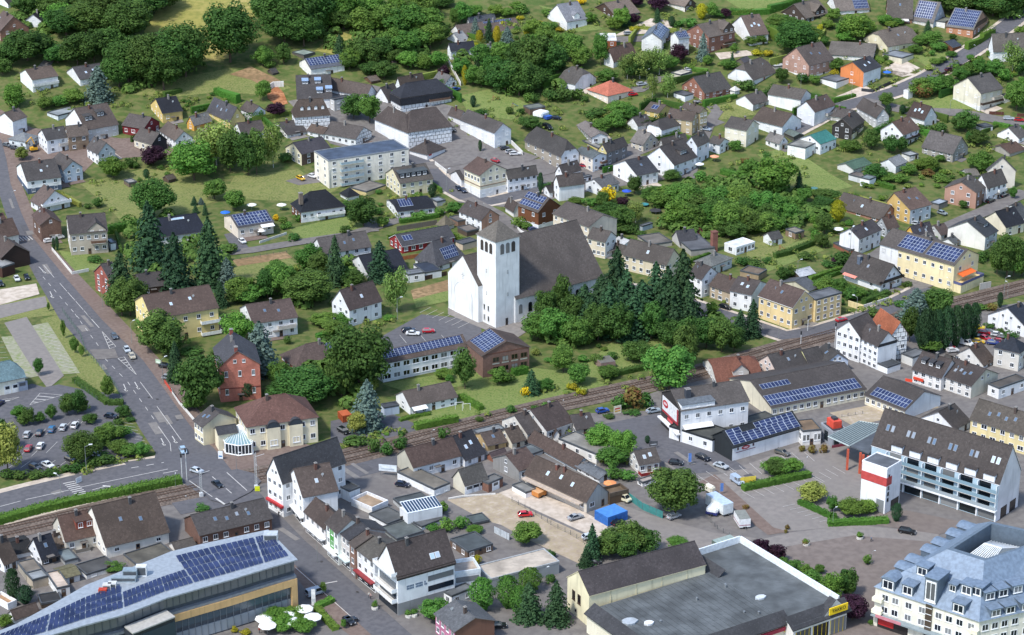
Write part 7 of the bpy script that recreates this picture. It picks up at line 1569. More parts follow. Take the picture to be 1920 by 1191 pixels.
hedge('c1',[(420,495),(700,450)],2,1.6,"hedge on the wall of the black roofed bungalow");hedge('b3',[(1050,1000),(1170,945)],2,1.3,"bright hedge around the parking bays on the shopping road",'light');hedge('b3',[(1050,1010),(1190,1160)],2,1.3,"long bright hedge beside the cafe terrace",'light');hedge('b2',[(1050,170),(1306,120)],2.2,1.6,"hedge along the school lane");hedge('d2',[(0,440),(110,420)],2.4,2.4,"hedge against the school hall")
hedge('a2',[(540,480),(780,650),(890,650)],2.2,1.6,"hedge along the green fence of the turf car park",'dark')
for G_,an,w__,d__,nb_ in LOTS:
 Mx=Matrix.Rotation(an,4,'Z');r=random.Random(nb_);o1,o2=r.uniform(3,6),r.uniform(2,6)
 q=[Vector((-o2,d__+o1,0)),Vector((w__+o2,d__+o1,0))]if nb_%2 else[Vector((w__+o2,-3,0)),Vector((w__+o2,d__+o1,0)),Vector((2,d__+o1,0))]
 P=[G_+Mx@v for v in q]
 for v in P:v.z=TZ(v.y)
 hedge('z',None,r.uniform(.8,1.4),r.uniform(1.0,1.9),r.choice(("low garden hedge","clipped garden hedge","thin green hedge")),r.choice(('hedge','hedge','dark','olive','light')),world=P)

#slate roofed block at the lower right
SH,SRISE=11.0,9.5
ev=[Vector((*zpt(*fx('f3',p),SH),0))for p in((238,838),(985,1085),(1560,960),(1500,560),(905,405))]
rm_=[Vector((*zpt(*fx('f3',p),SH+SRISE),0))for p in((752,572),(1020,655),(1420,520),(1370,440),(1065,372))]
s0=ev[1].copy();sl=thing("apartment_block","cream apartment block with steep slate roof, many dormers and glazed inner court","apartment block",(s0.x,s0.y,0))
E_=[p-s0 for p in ev];R_=[p-s0 for p in rm_]
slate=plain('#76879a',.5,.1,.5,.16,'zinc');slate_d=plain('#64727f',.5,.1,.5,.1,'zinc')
mb=MB();mb.prism([(p.x,p.y)for p in E_],-1,SH);mb.obj("wall",wall_m('#e9e5d6'),sl)
mb=MB();n=5
cen=sum(E_,Vector())/5
Eo=[p+(p-cen).normalized()*.6 for p in E_]
vs=[(p.x,p.y,SH-.1)for p in Eo]+[(p.x,p.y,SH+SRISE)for p in R_];mb.add(vs,[(i,(i+1)%n,n+(i+1)%n,n+i)for i in range(n)])
ROOF_S=mb.obj("roof",slate,sl)
cr=sum(R_,Vector())/5
Ri=[cr+(p-cr)*.88 for p in R_]
mb=MB();mb.add([(p.x,p.y,SH+SRISE)for p in R_]+[(p.x,p.y,SH+SRISE)for p in Ri]+[(p.x,p.y,SH+4)for p in Ri],[(i,(i+1)%n,n+(i+1)%n,n+i)for i in range(n)]+[(n+i,n+(i+1)%n,2*n+(i+1)%n,2*n+i)for i in range(n)]+[tuple(range(2*n,3*n))])
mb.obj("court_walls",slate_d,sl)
mb=MB();ribs=MB();Rg=[cr+(p-cr)*.72 for p in R_];a_,c_=Rg[0].lerp(Rg[4],.45),Rg[1].lerp(Rg[2],.55)
zb=SH+5.5
rg0,rg1=a_.lerp(c_,.25),a_.lerp(c_,.75);V=[(p.x,p.y,zb)for p in(Rg[0],Rg[1],Rg[2],Rg[3],Rg[4])]+[(rg0.x,rg0.y,zb+3),(rg1.x,rg1.y,zb+3)]
mb.add(V,[(0,1,6,5),(1,2,6),(2,3,6),(3,4,5,6),(4,0,5)]);mb.obj("court_glass",glass_m('#5d6d74',.15),sl)
for i in range(12):
 t_=i/11;p=Rg[0].lerp(Rg[1],t_);q=Vector(V[5]).lerp(Vector(V[6]),t_);ribs.bar((p.x,p.y,zb+.1),(q.x,q.y,q.z+.1),.14)
 p=Rg[4].lerp(Rg[3],t_);ribs.bar((p.x,p.y,zb+.1),(q.x,q.y,q.z+.1),.14)
ribs.bar((*V[5][:2],zb+3.1),(*V[6][:2],zb+3.1),.18)
ribs.obj("court_ribs",plain('#e4e8e8',.5),sl)
def on_side(i,a,z):p=E_[i].lerp(E_[(i+1)%n],a);return Vector((p.x,p.y,z))
def side_dir(i):return(E_[(i+1)%n]-E_[i]).normalized()
def outn(i):d=side_dir(i);q=Vector((d.y,-d.x,0));return q if q.dot(E_[i]-cen)>0 else-q
def sl_dormer(i,a,f,ww,hd,round_=False,dep=4.5,name="dormer"):
 d,o_=side_dir(i),outn(i);base=on_side(i,a,0);inn=(R_[i].lerp(R_[(i+1)%n],a)-E_[i].lerp(E_[(i+1)%n],a));slope_l=inn.length
 p0=base+inn*f+o_*.1;z0=SH+SRISE*f;mb=MB();q=[p0-d*ww/2,p0+d*ww/2,p0+d*ww/2-o_*dep,p0-d*ww/2-o_*dep]
 vs=[(v.x,v.y,z0-.3)for v in q[:2]]+[(v.x,v.y,z0-.3)for v in q[2:]]+[(v.x,v.y,z0+hd)for v in q];mb.add(vs,HEXF,0)
 e=.25;q=[p0-d*(ww/2+e)+o_*.3,p0+d*(ww/2+e)+o_*.3,p0+d*(ww/2+e)-o_*dep,p0-d*(ww/2+e)-o_*dep]
 if round_:
  m=7;A=[(q[0].lerp(q[1],k/m),math.sin(math.pi*k/m)*.75)for k in range(m+1)];C=[q[3].lerp(q[2],k/m)for k in range(m+1)]
  vs=[(p.x,p.y,z0+hd+h)for p,h in A]+[(p.x,p.y,z0+hd+A[k][1])for k,p in enumerate(C)];mb.add(vs,[(k,k+1,m+2+k,m+1+k)for k in range(m)]+[tuple(range(m+1))[::-1]],1)
 else:
  vs=[(p.x,p.y,z0+hd)for p in q]+[(p.x,p.y,z0+hd+.2)for p in q];mb.add(vs,HEXF,1)
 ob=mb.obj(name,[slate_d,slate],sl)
 wf=link("window",win_frame(WHITE),ob,p0+Vector((0,0,z0+hd*.5)),math.atan2(o_.y,o_.x)+math.pi/2,(ww*.82,1,hd*.78));link('pane',PANE,wf)
 return ob
for a,f,w_,h_,r_ in((.12,.0,3.0,2.6,1),(.30,.02,2.6,2.4,0),(.22,.42,2.6,2.2,0),(.40,.36,1.6,1.8,0),(.66,.32,1.6,1.8,0),(.82,.34,2.6,2.4,0),(.80,.0,2.8,2.4,0),(.93,.38,2.6,2.2,0)):sl_dormer(0,a,f,w_*1.2,h_*1.15,bool(r_))
for a in(.12,.3,.5):sl_dormer(1,a,.3,3.0,2.3);sl_dormer(1,a+.08,.0,3.0,2.2)
for i in range(6):sl_dormer(4,.12+.15*i,.12+.05*(i%2),4.0,2.4,True,5)
sl_dormer(0,.53,.0,3.4,7.0,False,6,"stair_bay")
for i in range(2):
 for j in range(3):
  for a in((.1,.2,.33,.46,.62,.72,.82,.93)if i==0 else(.08,.2,.32,.45,.6)):
   if j==0 and i==0:
    continue
   o_=outn(i);p=on_side(i,a,2.1+3.3*j);w_=link("window",win_frame(WHITE),sl,p+o_*.02,math.atan2(o_.y,o_.x)+math.pi/2,(1.9,1,1.8));link("pane",PANE,w_)
def sidebox(i,a0,a1,z0,z1,t,mat,name,back=.05):
 d,o_=side_dir(i),outn(i);p,q=on_side(i,a0,0),on_side(i,a1,0);mb=MB();mb.prism([((v).x,(v).y)for v in(p+o_*t,q+o_*t,q-o_*back,p-o_*back)],z0,z1);return mb.obj(name,mat,sl)
sidebox(0,.0,1,3.6,4.0,1.8,plain('#8b979b'),"canopy");sidebox(0,.50,.56,0,SH,.5,glass_m('#4b4238'),"stair_glazing")
for k in range(6):sidebox(0,.50,.56,1.5+1.7*k,1.65+1.7*k,.56,plain('#e6e8e8'),"glazing_bar")
sidebox(0,.04,.34,.2,3.3,.06,glass_m('#2b2a2c'),"shop_window");sidebox(0,.05,.2,1.0,2.9,.12,plain('#c32a2e'),"poster");sidebox(0,.6,.95,.2,3.3,.06,glass_m('#2b2a2c'),"shop_window")
sidebox(0,.05,.3,3.7,4.5,1.9,plain('#c9848f'),"shop_sign",back=-1.8)
for k in(0,1):sidebox(0,-.005,.09,4.2+3.3*k,5.2+3.3*k,1.3,plain('#f0ebd2'),"balcony");sidebox(0,.93,1.01,4.2+3.3*k,5.2+3.3*k,1.3,plain('#f0ebd2'),"balcony")

#cars
def car_meshes():
 out={}
 prof=dict(hatch=(4.1,1.74,1.48,[(-2.0,.35),(-2.02,.85),(-1.8,.98),(-.75,1.02),(1.9,1.0),(2.03,.85),(2.05,.35)],[(-.95,1.0),(-.25,1.44),(1.35,1.46),(1.88,1.0)]),estate=(4.7,1.8,1.5,[(-2.3,.35),(-2.33,.8),(-2.1,.95),(-.95,1.0),(2.25,1.02),(2.33,.8),(2.33,.35)],[(-1.1,1.0),(-.35,1.46),(1.7,1.48),(2.2,1.02)]),saloon=(4.6,1.78,1.45,[(-2.25,.35),(-2.28,.8),(-2.05,.94),(-.9,.99),(1.65,1.0),(2.2,.98),(2.28,.8),(2.28,.35)],[(-1.0,.99),(-.3,1.42),(.9,1.42),(1.65,1.0)]),van=(5.0,1.95,2.1,[(-2.4,.4),(-2.45,.95),(-2.2,1.15),(-1.75,1.25),(2.4,1.25),(2.45,.95),(2.45,.4)],[(-1.8,1.22),(-1.2,1.98),(2.35,2.02),(2.42,1.25)]))
 for k,(L_,W_,H_,low,top)in prof.items():
  def ext(P,w0,w1,zlo,zhi):
   vs=[];
   for s in(-1,1):
    for x,z in P:f=(z-zlo)/max(zhi-zlo,.01);vs.append((x,s*(w0+(w1-w0)*min(1,max(0,f))),z))
   m=len(P);return vs,[(i,(i+1)%m,m+(i+1)%m,m+i)for i in range(m)]+[tuple(range(m))[::-1],tuple(range(m,2*m))]
  b=MB();v,f=ext(low,W_/2,W_/2*.96,.35,1.0);b.add(v,f)
  me=b.mesh("body",[plain('#ffffff')]);bm=bmesh.new();bm.from_mesh(me);bmesh.ops.recalc_face_normals(bm,faces=bm.faces);bmesh.ops.bevel(bm,geom=bm.edges[:],offset=.07,segments=2,affect='EDGES');bm.to_mesh(me);bm.free()
  g=MB();v,f=ext(top,W_/2*.95,W_/2*.76,1.0,H_);g.add(v,f);gm=g.mesh("windows",[glass_m('#161c22',.06)]);bm=bmesh.new();bm.from_mesh(gm);bmesh.ops.recalc_face_normals(bm,faces=bm.faces);bm.to_mesh(gm);bm.free()
  r=MB();(x0,z0),(x1,z1)=top[1],top[2];hw=W_/2*.76
  r.box(x0+.02,-hw,z0-.03,x1-.02,hw,z0+.05)
  for s in(-1,1):
   for xa,xb in((top[0],top[1]),(top[3],top[2])):r.bar((xa[0],s*W_/2*.95,xa[1]),(xb[0],s*hw,xb[1]),.05)
  if k=='van':r.box(x0+1.3,-W_/2*.93,1.2,x1,W_/2*.93,2.0)
  rm=r.mesh("roof",[plain('#ffffff')])
  w_=MB();w_.bar((0,-.1,0),(0,.1,0),.32,0,14);w_.bar((0,-.115,0),(0,.115,0),.19,1,10);wm=w_.mesh("wheel",[plain('#17181a',.8),plain('#9a9da0',.35,.7)])
  h=MB();h.box(-.04,-.17,-.08,.05,.17,.08);hm=h.mesh("headlight",[plain('#e8ecee',.15)]);hr=h.mesh("tail_light",[plain('#8e1518',.25)])
  out[k]=(me,gm,rm,wm,hm,hr,L_,W_)
 return out
CARM=car_meshes();PAINT={}
def paint(h):
 if h not in PAINT:
  m,N,L,b=mk("car_paint_"+h.strip('#'));b.inputs["Base Color"].default_value=(*hexl(h,.85),1);b.inputs["Roughness"].default_value=.28;b.inputs["Coat Weight"].default_value=.6;b.inputs["Coat Roughness"].default_value=.08;PAINT[h]=m
 return PAINT[h]
CN={'hatch':'small hatchback','estate':'estate car','saloon':'saloon car','van':'van'}
def car(t,x,y,dx,dy,h,k='hatch',desc=None):
 p=ground(*fx(t,(x,y)));q=ground(*fx(t,(x+dx,y+dy)));a=math.atan2(q.y-p.y,q.x-p.x)+math.pi
 me,gm,rm,wm,hm,hr,L_,W_=CARM[k]
 root=thing("parked_car" if k!='van' else "parked_van",desc or f"{cname(h)} {CN[k]} parked","car" if k!='van' else 'van',p+Vector((0,0,.2)),a,"cars standing about the town")
 for m_,nm in((me,"body"),(rm,"roof")):
  o=link(nm,m_,root);o.material_slots[0].link='OBJECT';o.material_slots[0].material=paint(h)
 link("windows",gm,root)
 for sx in(-1,1):
  for sy in(-1,1):
   link("wheel",wm,root,(sx*L_*.31,sy*(W_/2-.1),.32))
 for sy in(-1,1):link("headlight",hm,root,(-L_/2+.02,sy*W_*.34,.72));link("tail_light",hr,root,(L_/2-.03,sy*W_*.36,.8))
 return root
CARS=[('a2',825,172,35,52,'#56626f','hatch',"grey blue car driving down the main road"),('a2',915,268,28,45,'#c9d2d8','hatch',"silver car waiting at the traffic island"),('a2',952,315,28,45,'#c9bfa6','hatch',"beige car behind the silver car at the traffic island"),('b2',90,995,22,45,'#a9c6dc','hatch',"pale blue car turning at the junction"),('b2',190,1142,55,16,'#c5cfd8','hatch',"silver blue car crossing the junction"),('b3',338,122,42,32,'#15171b','saloon',"black open topped car on the level crossing road"),('a2',195,880,22,-42,'#c3c7c9'),('a2',285,868,22,-42,'#1d2530'),('a2',372,842,22,-42,'#2c719f'),('a2',455,828,22,-42,'#cfd6da'),('a2',540,812,25,-38,'#e4e6e6'),('a2',205,980,25,-42,'#b3202c'),('a2',292,962,25,-42,'#e9eaea'),('a2',800,748,40,5,'#232a3a'),('a2',-5,655,30,-20,'#1f2a58'),('a2',255,1115,45,18,'#4a4e54'),('a2',345,1098,45,22,'#e8eaea','saloon'),('a2',510,1058,45,18,'#20242a'),('a2',695,1028,45,12,'#aeb4b6','saloon'),('a2',1190,385,40,5,'#23262a'),('a2',1212,468,40,5,'#9da2a6'),('a1',122,908,22,38,'#e8eaea'),('a1',192,898,18,38,'#1b1c1f'),('a1',5,945,15,30,'#20242a'),('a1',355,634,45,-8,'#eceded'),('a1',415,612,40,-8,'#eceded','van'),('a0',52,1058,35,12,'#5a6068'),('a0',105,1078,35,8,'#44484f'),('b1',517,638,35,28,'#f0f1f1','hatch',"white car on the drive of the cream solar bungalow"),('b1',937,183,40,22,'#e0b41c','estate',"bright yellow estate car beside the apartment block"),('b1',1022,168,40,14,'#eceded','hatch',"white car at the corner of the apartment block"),('c0',825,655,40,-14,'#1f4d9c','hatch',"blue car beside the half timbered barn"),('c0',805,948,10,30,'#17191c'),('c0',1175,1078,50,-8,'#4b4f55'),('c0',1215,1105,45,-12,'#b9bec2'),('c0',1250,1120,50,-4,'#eceded','estate'),('c0',1110,1170,45,20,'#b32433'),('c1',845,256,22,25,'#1d2a44'),('c1',880,272,22,25,'#24344f'),('c2',485,128,50,-4,'#20263a','estate',"dark blue car on the school car park"),('c2',515,150,50,2,'#eef0f0','saloon',"white car on the school car park"),('c2',627,133,50,-2,'#c01d2a','hatch',"red car on the school car park"),('z',644,812,12,7,'#17191d','estate',"black car behind the cream restaurant"),('c3',440,122,55,8,'#20293f','hatch',"navy car on the asphalt yard behind the twin gables"),('d3',95,338,50,-4,'#d21f2b','hatch',"bright red car alone on the gravel yard"),('c3',55,1108,40,30,'#23262b'),('c3',1130,1140,50,-2,'#1a1c20'),('d0',840,252,50,-5,'#b5bcc2','estate'),('d0',935,618,48,-10,'#c3ccd4','estate'),('d0',870,692,40,-6,'#c4202c'),('d0',320,862,40,6,'#1c2438'),('d0',255,930,35,20,'#1b1d22','van'),('d0',1275,512,40,-5,'#e9ebeb'),('d1',520,93,40,10,'#b01c30'),('d1',652,103,45,-10,'#1b1d20'),('d1',155,552,40,-5,'#22356b'),('d2',650,708,55,-10,'#2c56a8','hatch',"blue car on the gravel strip beside the railway"),('d2',1018,708,50,-8,'#a9b6c0','saloon'),('d2',1180,1082,50,6,'#252b33'),('d3',455,358,60,-18,'#a9adaf','saloon',"silver grey saloon beside the blue container"),('d3',1165,352,55,-18,'#b9bdc0','hatch',"silver car parked at the foot of the dome shaped tree"),('d3',800,225,30,12,'#e6dfc0','van',"cream van under the wooden terrace"),('d3',765,398,40,-15,'#1d2023'),('d3',555,500,40,-8,'#d3dce2'),('d3',582,682,40,-5,'#3a3d42'),('e0',170,943,40,8,'#aebccb'),('e0',108,750,40,10,'#2a2d33'),('e1',305,1113,40,12,'#15181f','estate'),('e2',1142,52,45,-10,'#c0202e','hatch',"red car waiting behind the white mill"),('e2',145,1045,45,18,'#1b2230','estate',"dark blue car in the company yard"),('e2',275,1105,50,16,'#bcc4ca','saloon',"silver saloon at the first parking bays"),('e2',716,1010,50,16,'#6a675f','estate',"grey brown estate car at the white sales hall"),('e3',392,98,40,28,'#b3c3d6','van',"pale blue van beside the yellow banner"),('f0',765,512,35,-12,'#5a2b33'),('f0',825,481,35,-12,'#2b2f38'),('f0',1195,865,45,2,'#b9c2c9','estate'),('f0',1270,876,45,4,'#b9202c'),('f1',1062,346,45,-20,'#17181b','estate'),('f1',1160,306,45,-20,'#1d1e22'),('f1',555,908,55,14,'#b9bdc0','estate',"silver estate car before the long yellow house"),('f1',716,434,40,14,'#8e9a9c'),('f1',535,513,40,8,'#c3c8cc'),('f2',980,108,40,5,'#e0c420'),('f2',1020,143,40,5,'#b8202c'),('f2',1025,185,40,14,'#c0222e'),('f2',1150,182,40,6,'#1c1f24'),('f2',950,168,40,6,'#3a3d44'),('f2',765,252,40,4,'#9e2030'),('f2',790,273,40,-4,'#e4e6e6'),('f2',1080,218,40,4,'#2a3f80'),('f2',1130,208,40,4,'#b0242e'),('f2',882,222,50,12,'#f0f0ec','van',"white van parked below the tall conifers"),('f2',1110,158,40,4,'#dfe2e4'),('f2',1062,142,40,4,'#71767c'),('f2',978,208,40,4,'#d9b428'),('f3',462,460,55,10,'#121418','estate',"black car driving past the blue white block"),('b3',1040,905,50,-16,'#b9c3cc','van',"silver van parked on the shopping road"),('b3',1290,1105,40,-12,'#23262c')]
for c in CARS:car(*c)

#containers, trailers, caravans
def boxthing(t,F,L,R,hgt,mats,name,desc,cat,ribs=0,wheels=False,z0=0.0,top=None,stripe=None,bevel=0):
 p,l,r=ground(*fx(t,F)),ground(*fx(t,L)),ground(*fx(t,R));a=math.atan2((r-p).y,(r-p).x);lx=(r-p).length;ly=(l-p).length;root=thing(name,desc,cat,p+Vector((0,0,.15)),a);mb=MB()
 mb.box(0,0,z0,lx,ly,hgt,0,1);me=mb.mesh("body",mats)
 if bevel:
  bm=bmesh.new();bm.from_mesh(me);bmesh.ops.bevel(bm,geom=bm.edges[:],offset=bevel,segments=3,affect='EDGES');bm.to_mesh(me);bm.free()
 link("body",me,root)
 if ribs:
  rb=MB()
  for i in range(int(lx/.45)):rb.box(.1+i*.45,-.05,.15,.28+i*.45,0,hgt-.12)
  for i in range(int(ly/.45)):rb.box(-.05,.1+i*.45,.15,0,.28+i*.45,hgt-.12)
  for(x0,y0,x1,y1)in((-.07,-.07,.1,.1),(lx-.1,-.07,lx+.07,.1),(-.07,ly-.1,.1,ly+.07)):rb.box(x0,y0,0,x1,y1,hgt+.04)
  rb.obj("ribs",mats[0],root)
 if wheels:
  for x in(lx*.42,lx*.58):
   for y in(.05,ly-.05):
    w_=MB();w_.bar((x,y-.12,.33),(x,y+.12,.33),.33,0,12);w_.obj("wheel",plain('#1a1b1d',.8),root)
  hb=MB();hb.bar((lx*.5,0,.5),(lx*.5,-1.3,.5),.07)if ly>lx else hb.bar((0,ly*.5,.5),(-1.3,ly*.5,.5),.07);hb.obj("tow_bar",plain('#6c6f72',.5,.5),root)
 if stripe:
  s=MB();zc,th,m_=stripe;s.box(-.02,-.02,zc,lx+.02,ly+.02,zc+th);s.obj("stripe",m_,root)
 return root,lx,ly
BLUE=plain('#2f6cb8',.5,.0,.5,.15);BLUE2=plain('#4a86cc',.5)
boxthing('d3',(690,412),(590,362),(830,362),2.7,[BLUE,BLUE2],"shipping_container","bright blue shipping container on the gravel yard","container",ribs=1)
r_,lx,ly=boxthing('e3',(290,345),(190,255),(362,325),3.6,[plain('#e3e9e8',.5),plain('#b9cbe0',.4)],"box_trailer","tall white box trailer with pale blue roof","trailer",wheels=True,z0=.6)
boxthing('e3',(408,432),(372,365),(488,425),2.9,[plain('#eef0f0',.5),plain('#83867f',.7)],"sales_trailer","white sales trailer with grey roof and red lettering stripe","trailer",wheels=True,z0=.45,stripe=(.95,.22,plain('#a8707c')))
boxthing('e3',(165,330),(195,285),(245,345),2.3,[plain('#eef0f0',.5),plain('#eef0ec',.5)],"small_caravan","small white caravan with dark blue lower half","caravan",wheels=True,z0=.4,bevel=.3,stripe=(.42,.75,plain('#28306b')))
boxthing('e3',(205,190),(140,165),(240,178),2.4,[plain('#e6e0cc',.5),plain('#e9e4d2',.5)],"caravan","cream caravan behind the box trailer","caravan",wheels=True,z0=.4,bevel=.35)
boxthing('d0',(215,862),(145,840),(270,830),2.5,[plain('#eef0ee',.5),plain('#eef0ee',.5)],"caravan","white caravan parked beside the brown shed","caravan",wheels=True,z0=.4,bevel=.35)
boxthing('d0',(250,872),(230,858),(292,858),1.6,[plain('#2b4f9c'),plain('#3862b4')],"covered_trailer","blue covered trailer beside the white caravan","trailer",wheels=True,z0=.4)
boxthing('d3',(190,215),(165,180),(248,190),1.7,[plain('#c8813e'),plain('#d0a070')],"covered_trailer","orange covered trailer on the gravel yard","trailer",wheels=True,z0=.4)
boxthing('e3',(250,575),(220,548),(378,535),1.7,[plain('#6e7d74',.6),plain('#93a39c')],"recycling_container","row of grey green recycling containers behind the hall","container",ribs=1)
boxthing('b2',(1240,782),(1215,745),(1305,770),2.2,[plain('#a8532e'),plain('#b9603a')],"timber_shed","orange brown timber shed by the car yard","shed",ribs=1)
boxthing('d2',(640,400),(612,355),(745,385),2.2,[plain('#8b7470'),plain('#6d6a62')],"allotment_hut","weathered pink allotment hut with blue door","hut")

#lamps, posts, signs
def lamp_meshes():
 p=MB();p.bar((0,0,0),(0,0,7.6),.09,0,8,.05);a=MB();a.bar((0,0,7.5),(1.3,0,8.0),.05,0,6);h=MB();h.box(1.0,-.2,7.95,1.9,.2,8.12);return p.mesh("pole",[plain('#9aa09f',.5,.4)]),a.mesh("arm",[plain('#9aa09f',.5,.4)]),h.mesh("lamp_head",[plain('#dfe3e3',.4)])
LPM=lamp_meshes()
def lamp(t,x,ytop,ybot,rz=0.0,desc="grey street lamp with curved arm"):
 g=ground(*fx(t,(x,ybot)));s=proj(g)[2];h=(ybot-ytop)/TS/s/.93
 r=thing("street_lamp",desc,"lamp",g,rz,"street lamps",(h/8,h/8,h/8));[link(n,m,r)for n,m in zip(("pole","arm","lamp_head"),LPM)]
for q in(('a2',625,935,1150,.2),('a3',445,30,240,2.6),('a1',95,265,375,.5),('a1',740,960,1100,1.2),('a2',950,50,210,.8),('a2',1175,310,500,.8),('a3',1265,30,130,1.5),('b3',130,185,270,3.3),('b3',1058,500,670,.4),('c3',258,880,1000,1),('c2',648,830,940,.3),('d2',375,620,690,2),('e2',690,55,180,.3),('e2',885,1030,1120,1),('e3',1080,270,410,.6),('f3',205,580,690,.2),('f1',1160,880,1030,.3),('f1',1185,920,1040,2.2),('f0',770,720,840,0),('f0',960,710,840,1),('f0',565,515,585,2.4),('f0',955,330,400,2.4),('f0',1280,120,195,2.4),('e0',1215,605,710,.6),('e0',850,540,640,1),('d0',970,500,580,0),('c1',760,110,250,.8),('c1',1030,355,400,2),('d1',690,100,180,1),('f1',560,415,500,1.5),('f1',765,890,1000,2.5),('b2',475,990,1130,0),('b2',635,1085,1180,2.5),('e1',1250,1020,1180,2.5),('b1',1150,110,245,.5),('e1',825,760,900,.4),('e1',1205,530,720,1.0),('c1',405,1030,1190,.3),('d3',235,700,850,.6),('d2',590,1090,1190,1)):lamp(*q)
def post_sign(t,x,y,w_,h_,zc,cols,desc,rz=0.0,name="sign_board",cat="sign"):
 g=ground(*fx(t,(x,y)));r=thing(name,desc,cat,g,rz);p=MB()
 for s in(-1,1):p.bar((s*w_*.42,.08,0),(s*w_*.42,.08,zc+h_/2),.06)
 p.obj("post",plain('#8d9294',.5,.4),r);b_=MB();b_.box(-w_/2,0,zc-h_/2,w_/2,.06,zc+h_/2);b_.obj("board",plain(cols[0],.5),r)
 for i,c in enumerate(cols[1:]):s=MB();s.box(-w_*.36,-.02,zc-h_*.25+i*h_*.3,w_*.36,0,zc-h_*.25+i*h_*.3+h_*.16);s.obj("panel",plain(c,.5),r)
 return r
post_sign('c2',335,1165,5.2,2.0,2.6,['#dfe7ec','#b9c6cf','#e8eef2'],"large white sign board on posts at the station yard",-.2)
post_sign('a3',570,100,2.0,1.6,1.2,['#eceeee','#c3c8cc'],"small white board at the zebra crossing",.9)
post_sign('a2',1022,985,1.4,2.2,1.4,['#d7e3ea','#a9c4d2'],"pale town plan board at the car park corner",.3);post_sign('b2',360,1045,1.4,2.4,1.5,['#eef1f3','#2d7fb8'],"white notice board with blue panel before the restaurant",-.2)
post_sign('e3',470,108,4.6,2.0,1.5,['#ecd356','#d9bd3c'],"yellow banner on the parking hedge",.25,"banner","banner");post_sign('b3',1030,985,1.0,4.6,2.6,['#e8e8e6','#c9cccc'],"tall white advertising pillar by the silver van",0)
post_sign('d2',1018,965,2.6,1.5,1.6,['#5a5d60','#c9ccd0'],"dark information board in the company yard",.3);post_sign('d2',760,715,2.6,2.6,1.4,['#e8e2cc','#d9a02c','#c8402e'],"colourful billboard beside the railway hedge",.5,"billboard","billboard")
post_sign('a2',1140,365,2.0,1.4,1.3,['#b9cfb4','#eef0ee'],"green and white notice board beside the main road",-.5)
post_sign('b3',625,160,1.4,1.5,1.0,['#d8e02a','#c3cc20'],"yellow green warning board at the level crossing",0)
for(t,x,y)in(('e3',268,180),('e2',38,1080),('d2',1268,1085)):
 g=ground(*fx(t,(x,y)));r=thing("banner_flag","blue and white banner flag on a short pole","flag",g,.2);p=MB();p.bar((0,0,0),(0,0,3.6),.05);p.obj("pole",plain('#c9cccd',.4,.4),r);f=MB();f.box(.06,-.02,1.0,.95,.02,3.5);f.obj("cloth",plain('#5f86c8',.8),r)
lettering(s2,'R',"TAKKO",s2.w*.79,s2.h+1.05,1.3,1.04,plain('#3a3020'))
lettering(s2,'L',"TAKKO",s2.d*.885,4.0,.75,.14,plain('#3a3020'))
red=plain('#b32a35',.5);disc(SALES,'R',SALES.w*.19,SALES.h*.72,1.5,.62,.07,red);disc(SALES,'R',SALES.w*.19,SALES.h*.72,.9,.28,.09,plain('#e8c4c6'))
facebox(SALES,'R',SALES.w*.05,SALES.w*.33,SALES.h*.50,SALES.h*.54,.04,plain('#8b4650'),"lettering");
for a in(.08,.30):facebox(SALES,'R',SALES.w*a-.3,SALES.w*a+.3,SALES.h*.66,SALES.h*.84,.05,plain('#5b4048'),"cup_emblem")
facebox(SALES,'R',-.02,SALES.w+.02,SALES.h*.86,SALES.h+.1,.08,plain('#20282e'),"rim_band")
o_=face(HH,'R')
for z_ in(.60,.66):
 for i in range(14 if z_>.62 else 15):
  if(i*7+int(z_*100))%6==0:continue
  facebox(HH,'R',HH.w*.13+i*.42,HH.w*.13+i*.42+.32,HH.h*z_,HH.h*z_+.5,.05,plain('#5f7189'),"sign_letter")

#level crossing masts, parasols and other street things
for(t,x,yt,yb)in(('b3',222,0,195),('b3',618,-130,140)):
 g=ground(*fx(t,(x,yb)));s=proj(g)[2];h=(yb-yt)/TS/s/.93;r=thing("crossing_mast","grey lattice signal mast at the level crossing","mast",g,.4);m_=MB()
 for dx in(-.25,.25):
  for dy in(-.25,.25):m_.bar((dx,dy,0),(dx,dy,h),.045)
 k=0
 while k*.7<h-.7:m_.bar((-.25,-.25,k*.7),(.25,-.25,k*.7+.7),.03);m_.bar((.25,.25,k*.7),(-.25,.25,k*.7+.7),.03);k+=1
 m_.obj("lattice",plain('#c3c7c8',.5,.3),r);a=MB();a.box(-.5,-.4,0,.5,.4,1.3);a.obj("cabinet",plain('#d9dcdc'),r);a=MB();a.bar((0,-.3,h*.9),(2.6,-.3,h*.9+.4),.06);a.obj("signal_arm",plain('#d0d3d3'),r)
for(t,x,yt,yb)in(('b3',85,-120,90),('b3',118,-160,80),('e2',850,120,215),('e2',1095,60,240),('e2',900,10,120)):
 g=ground(*fx(t,(x,yb)));s=proj(g)[2];h=(yb-yt)/TS/s/.93;r=thing("signal_post","white signal post beside the railway crossing","post",g);m_=MB();m_.bar((0,0,0),(0,0,h),.12,0,8);m_.obj("pole",plain('#d3d5d4',.5),r);m_=MB();m_.box(-.25,-.2,h-1.1,.25,.1,h);m_.obj("signal_head",plain('#2b2d30'),r)
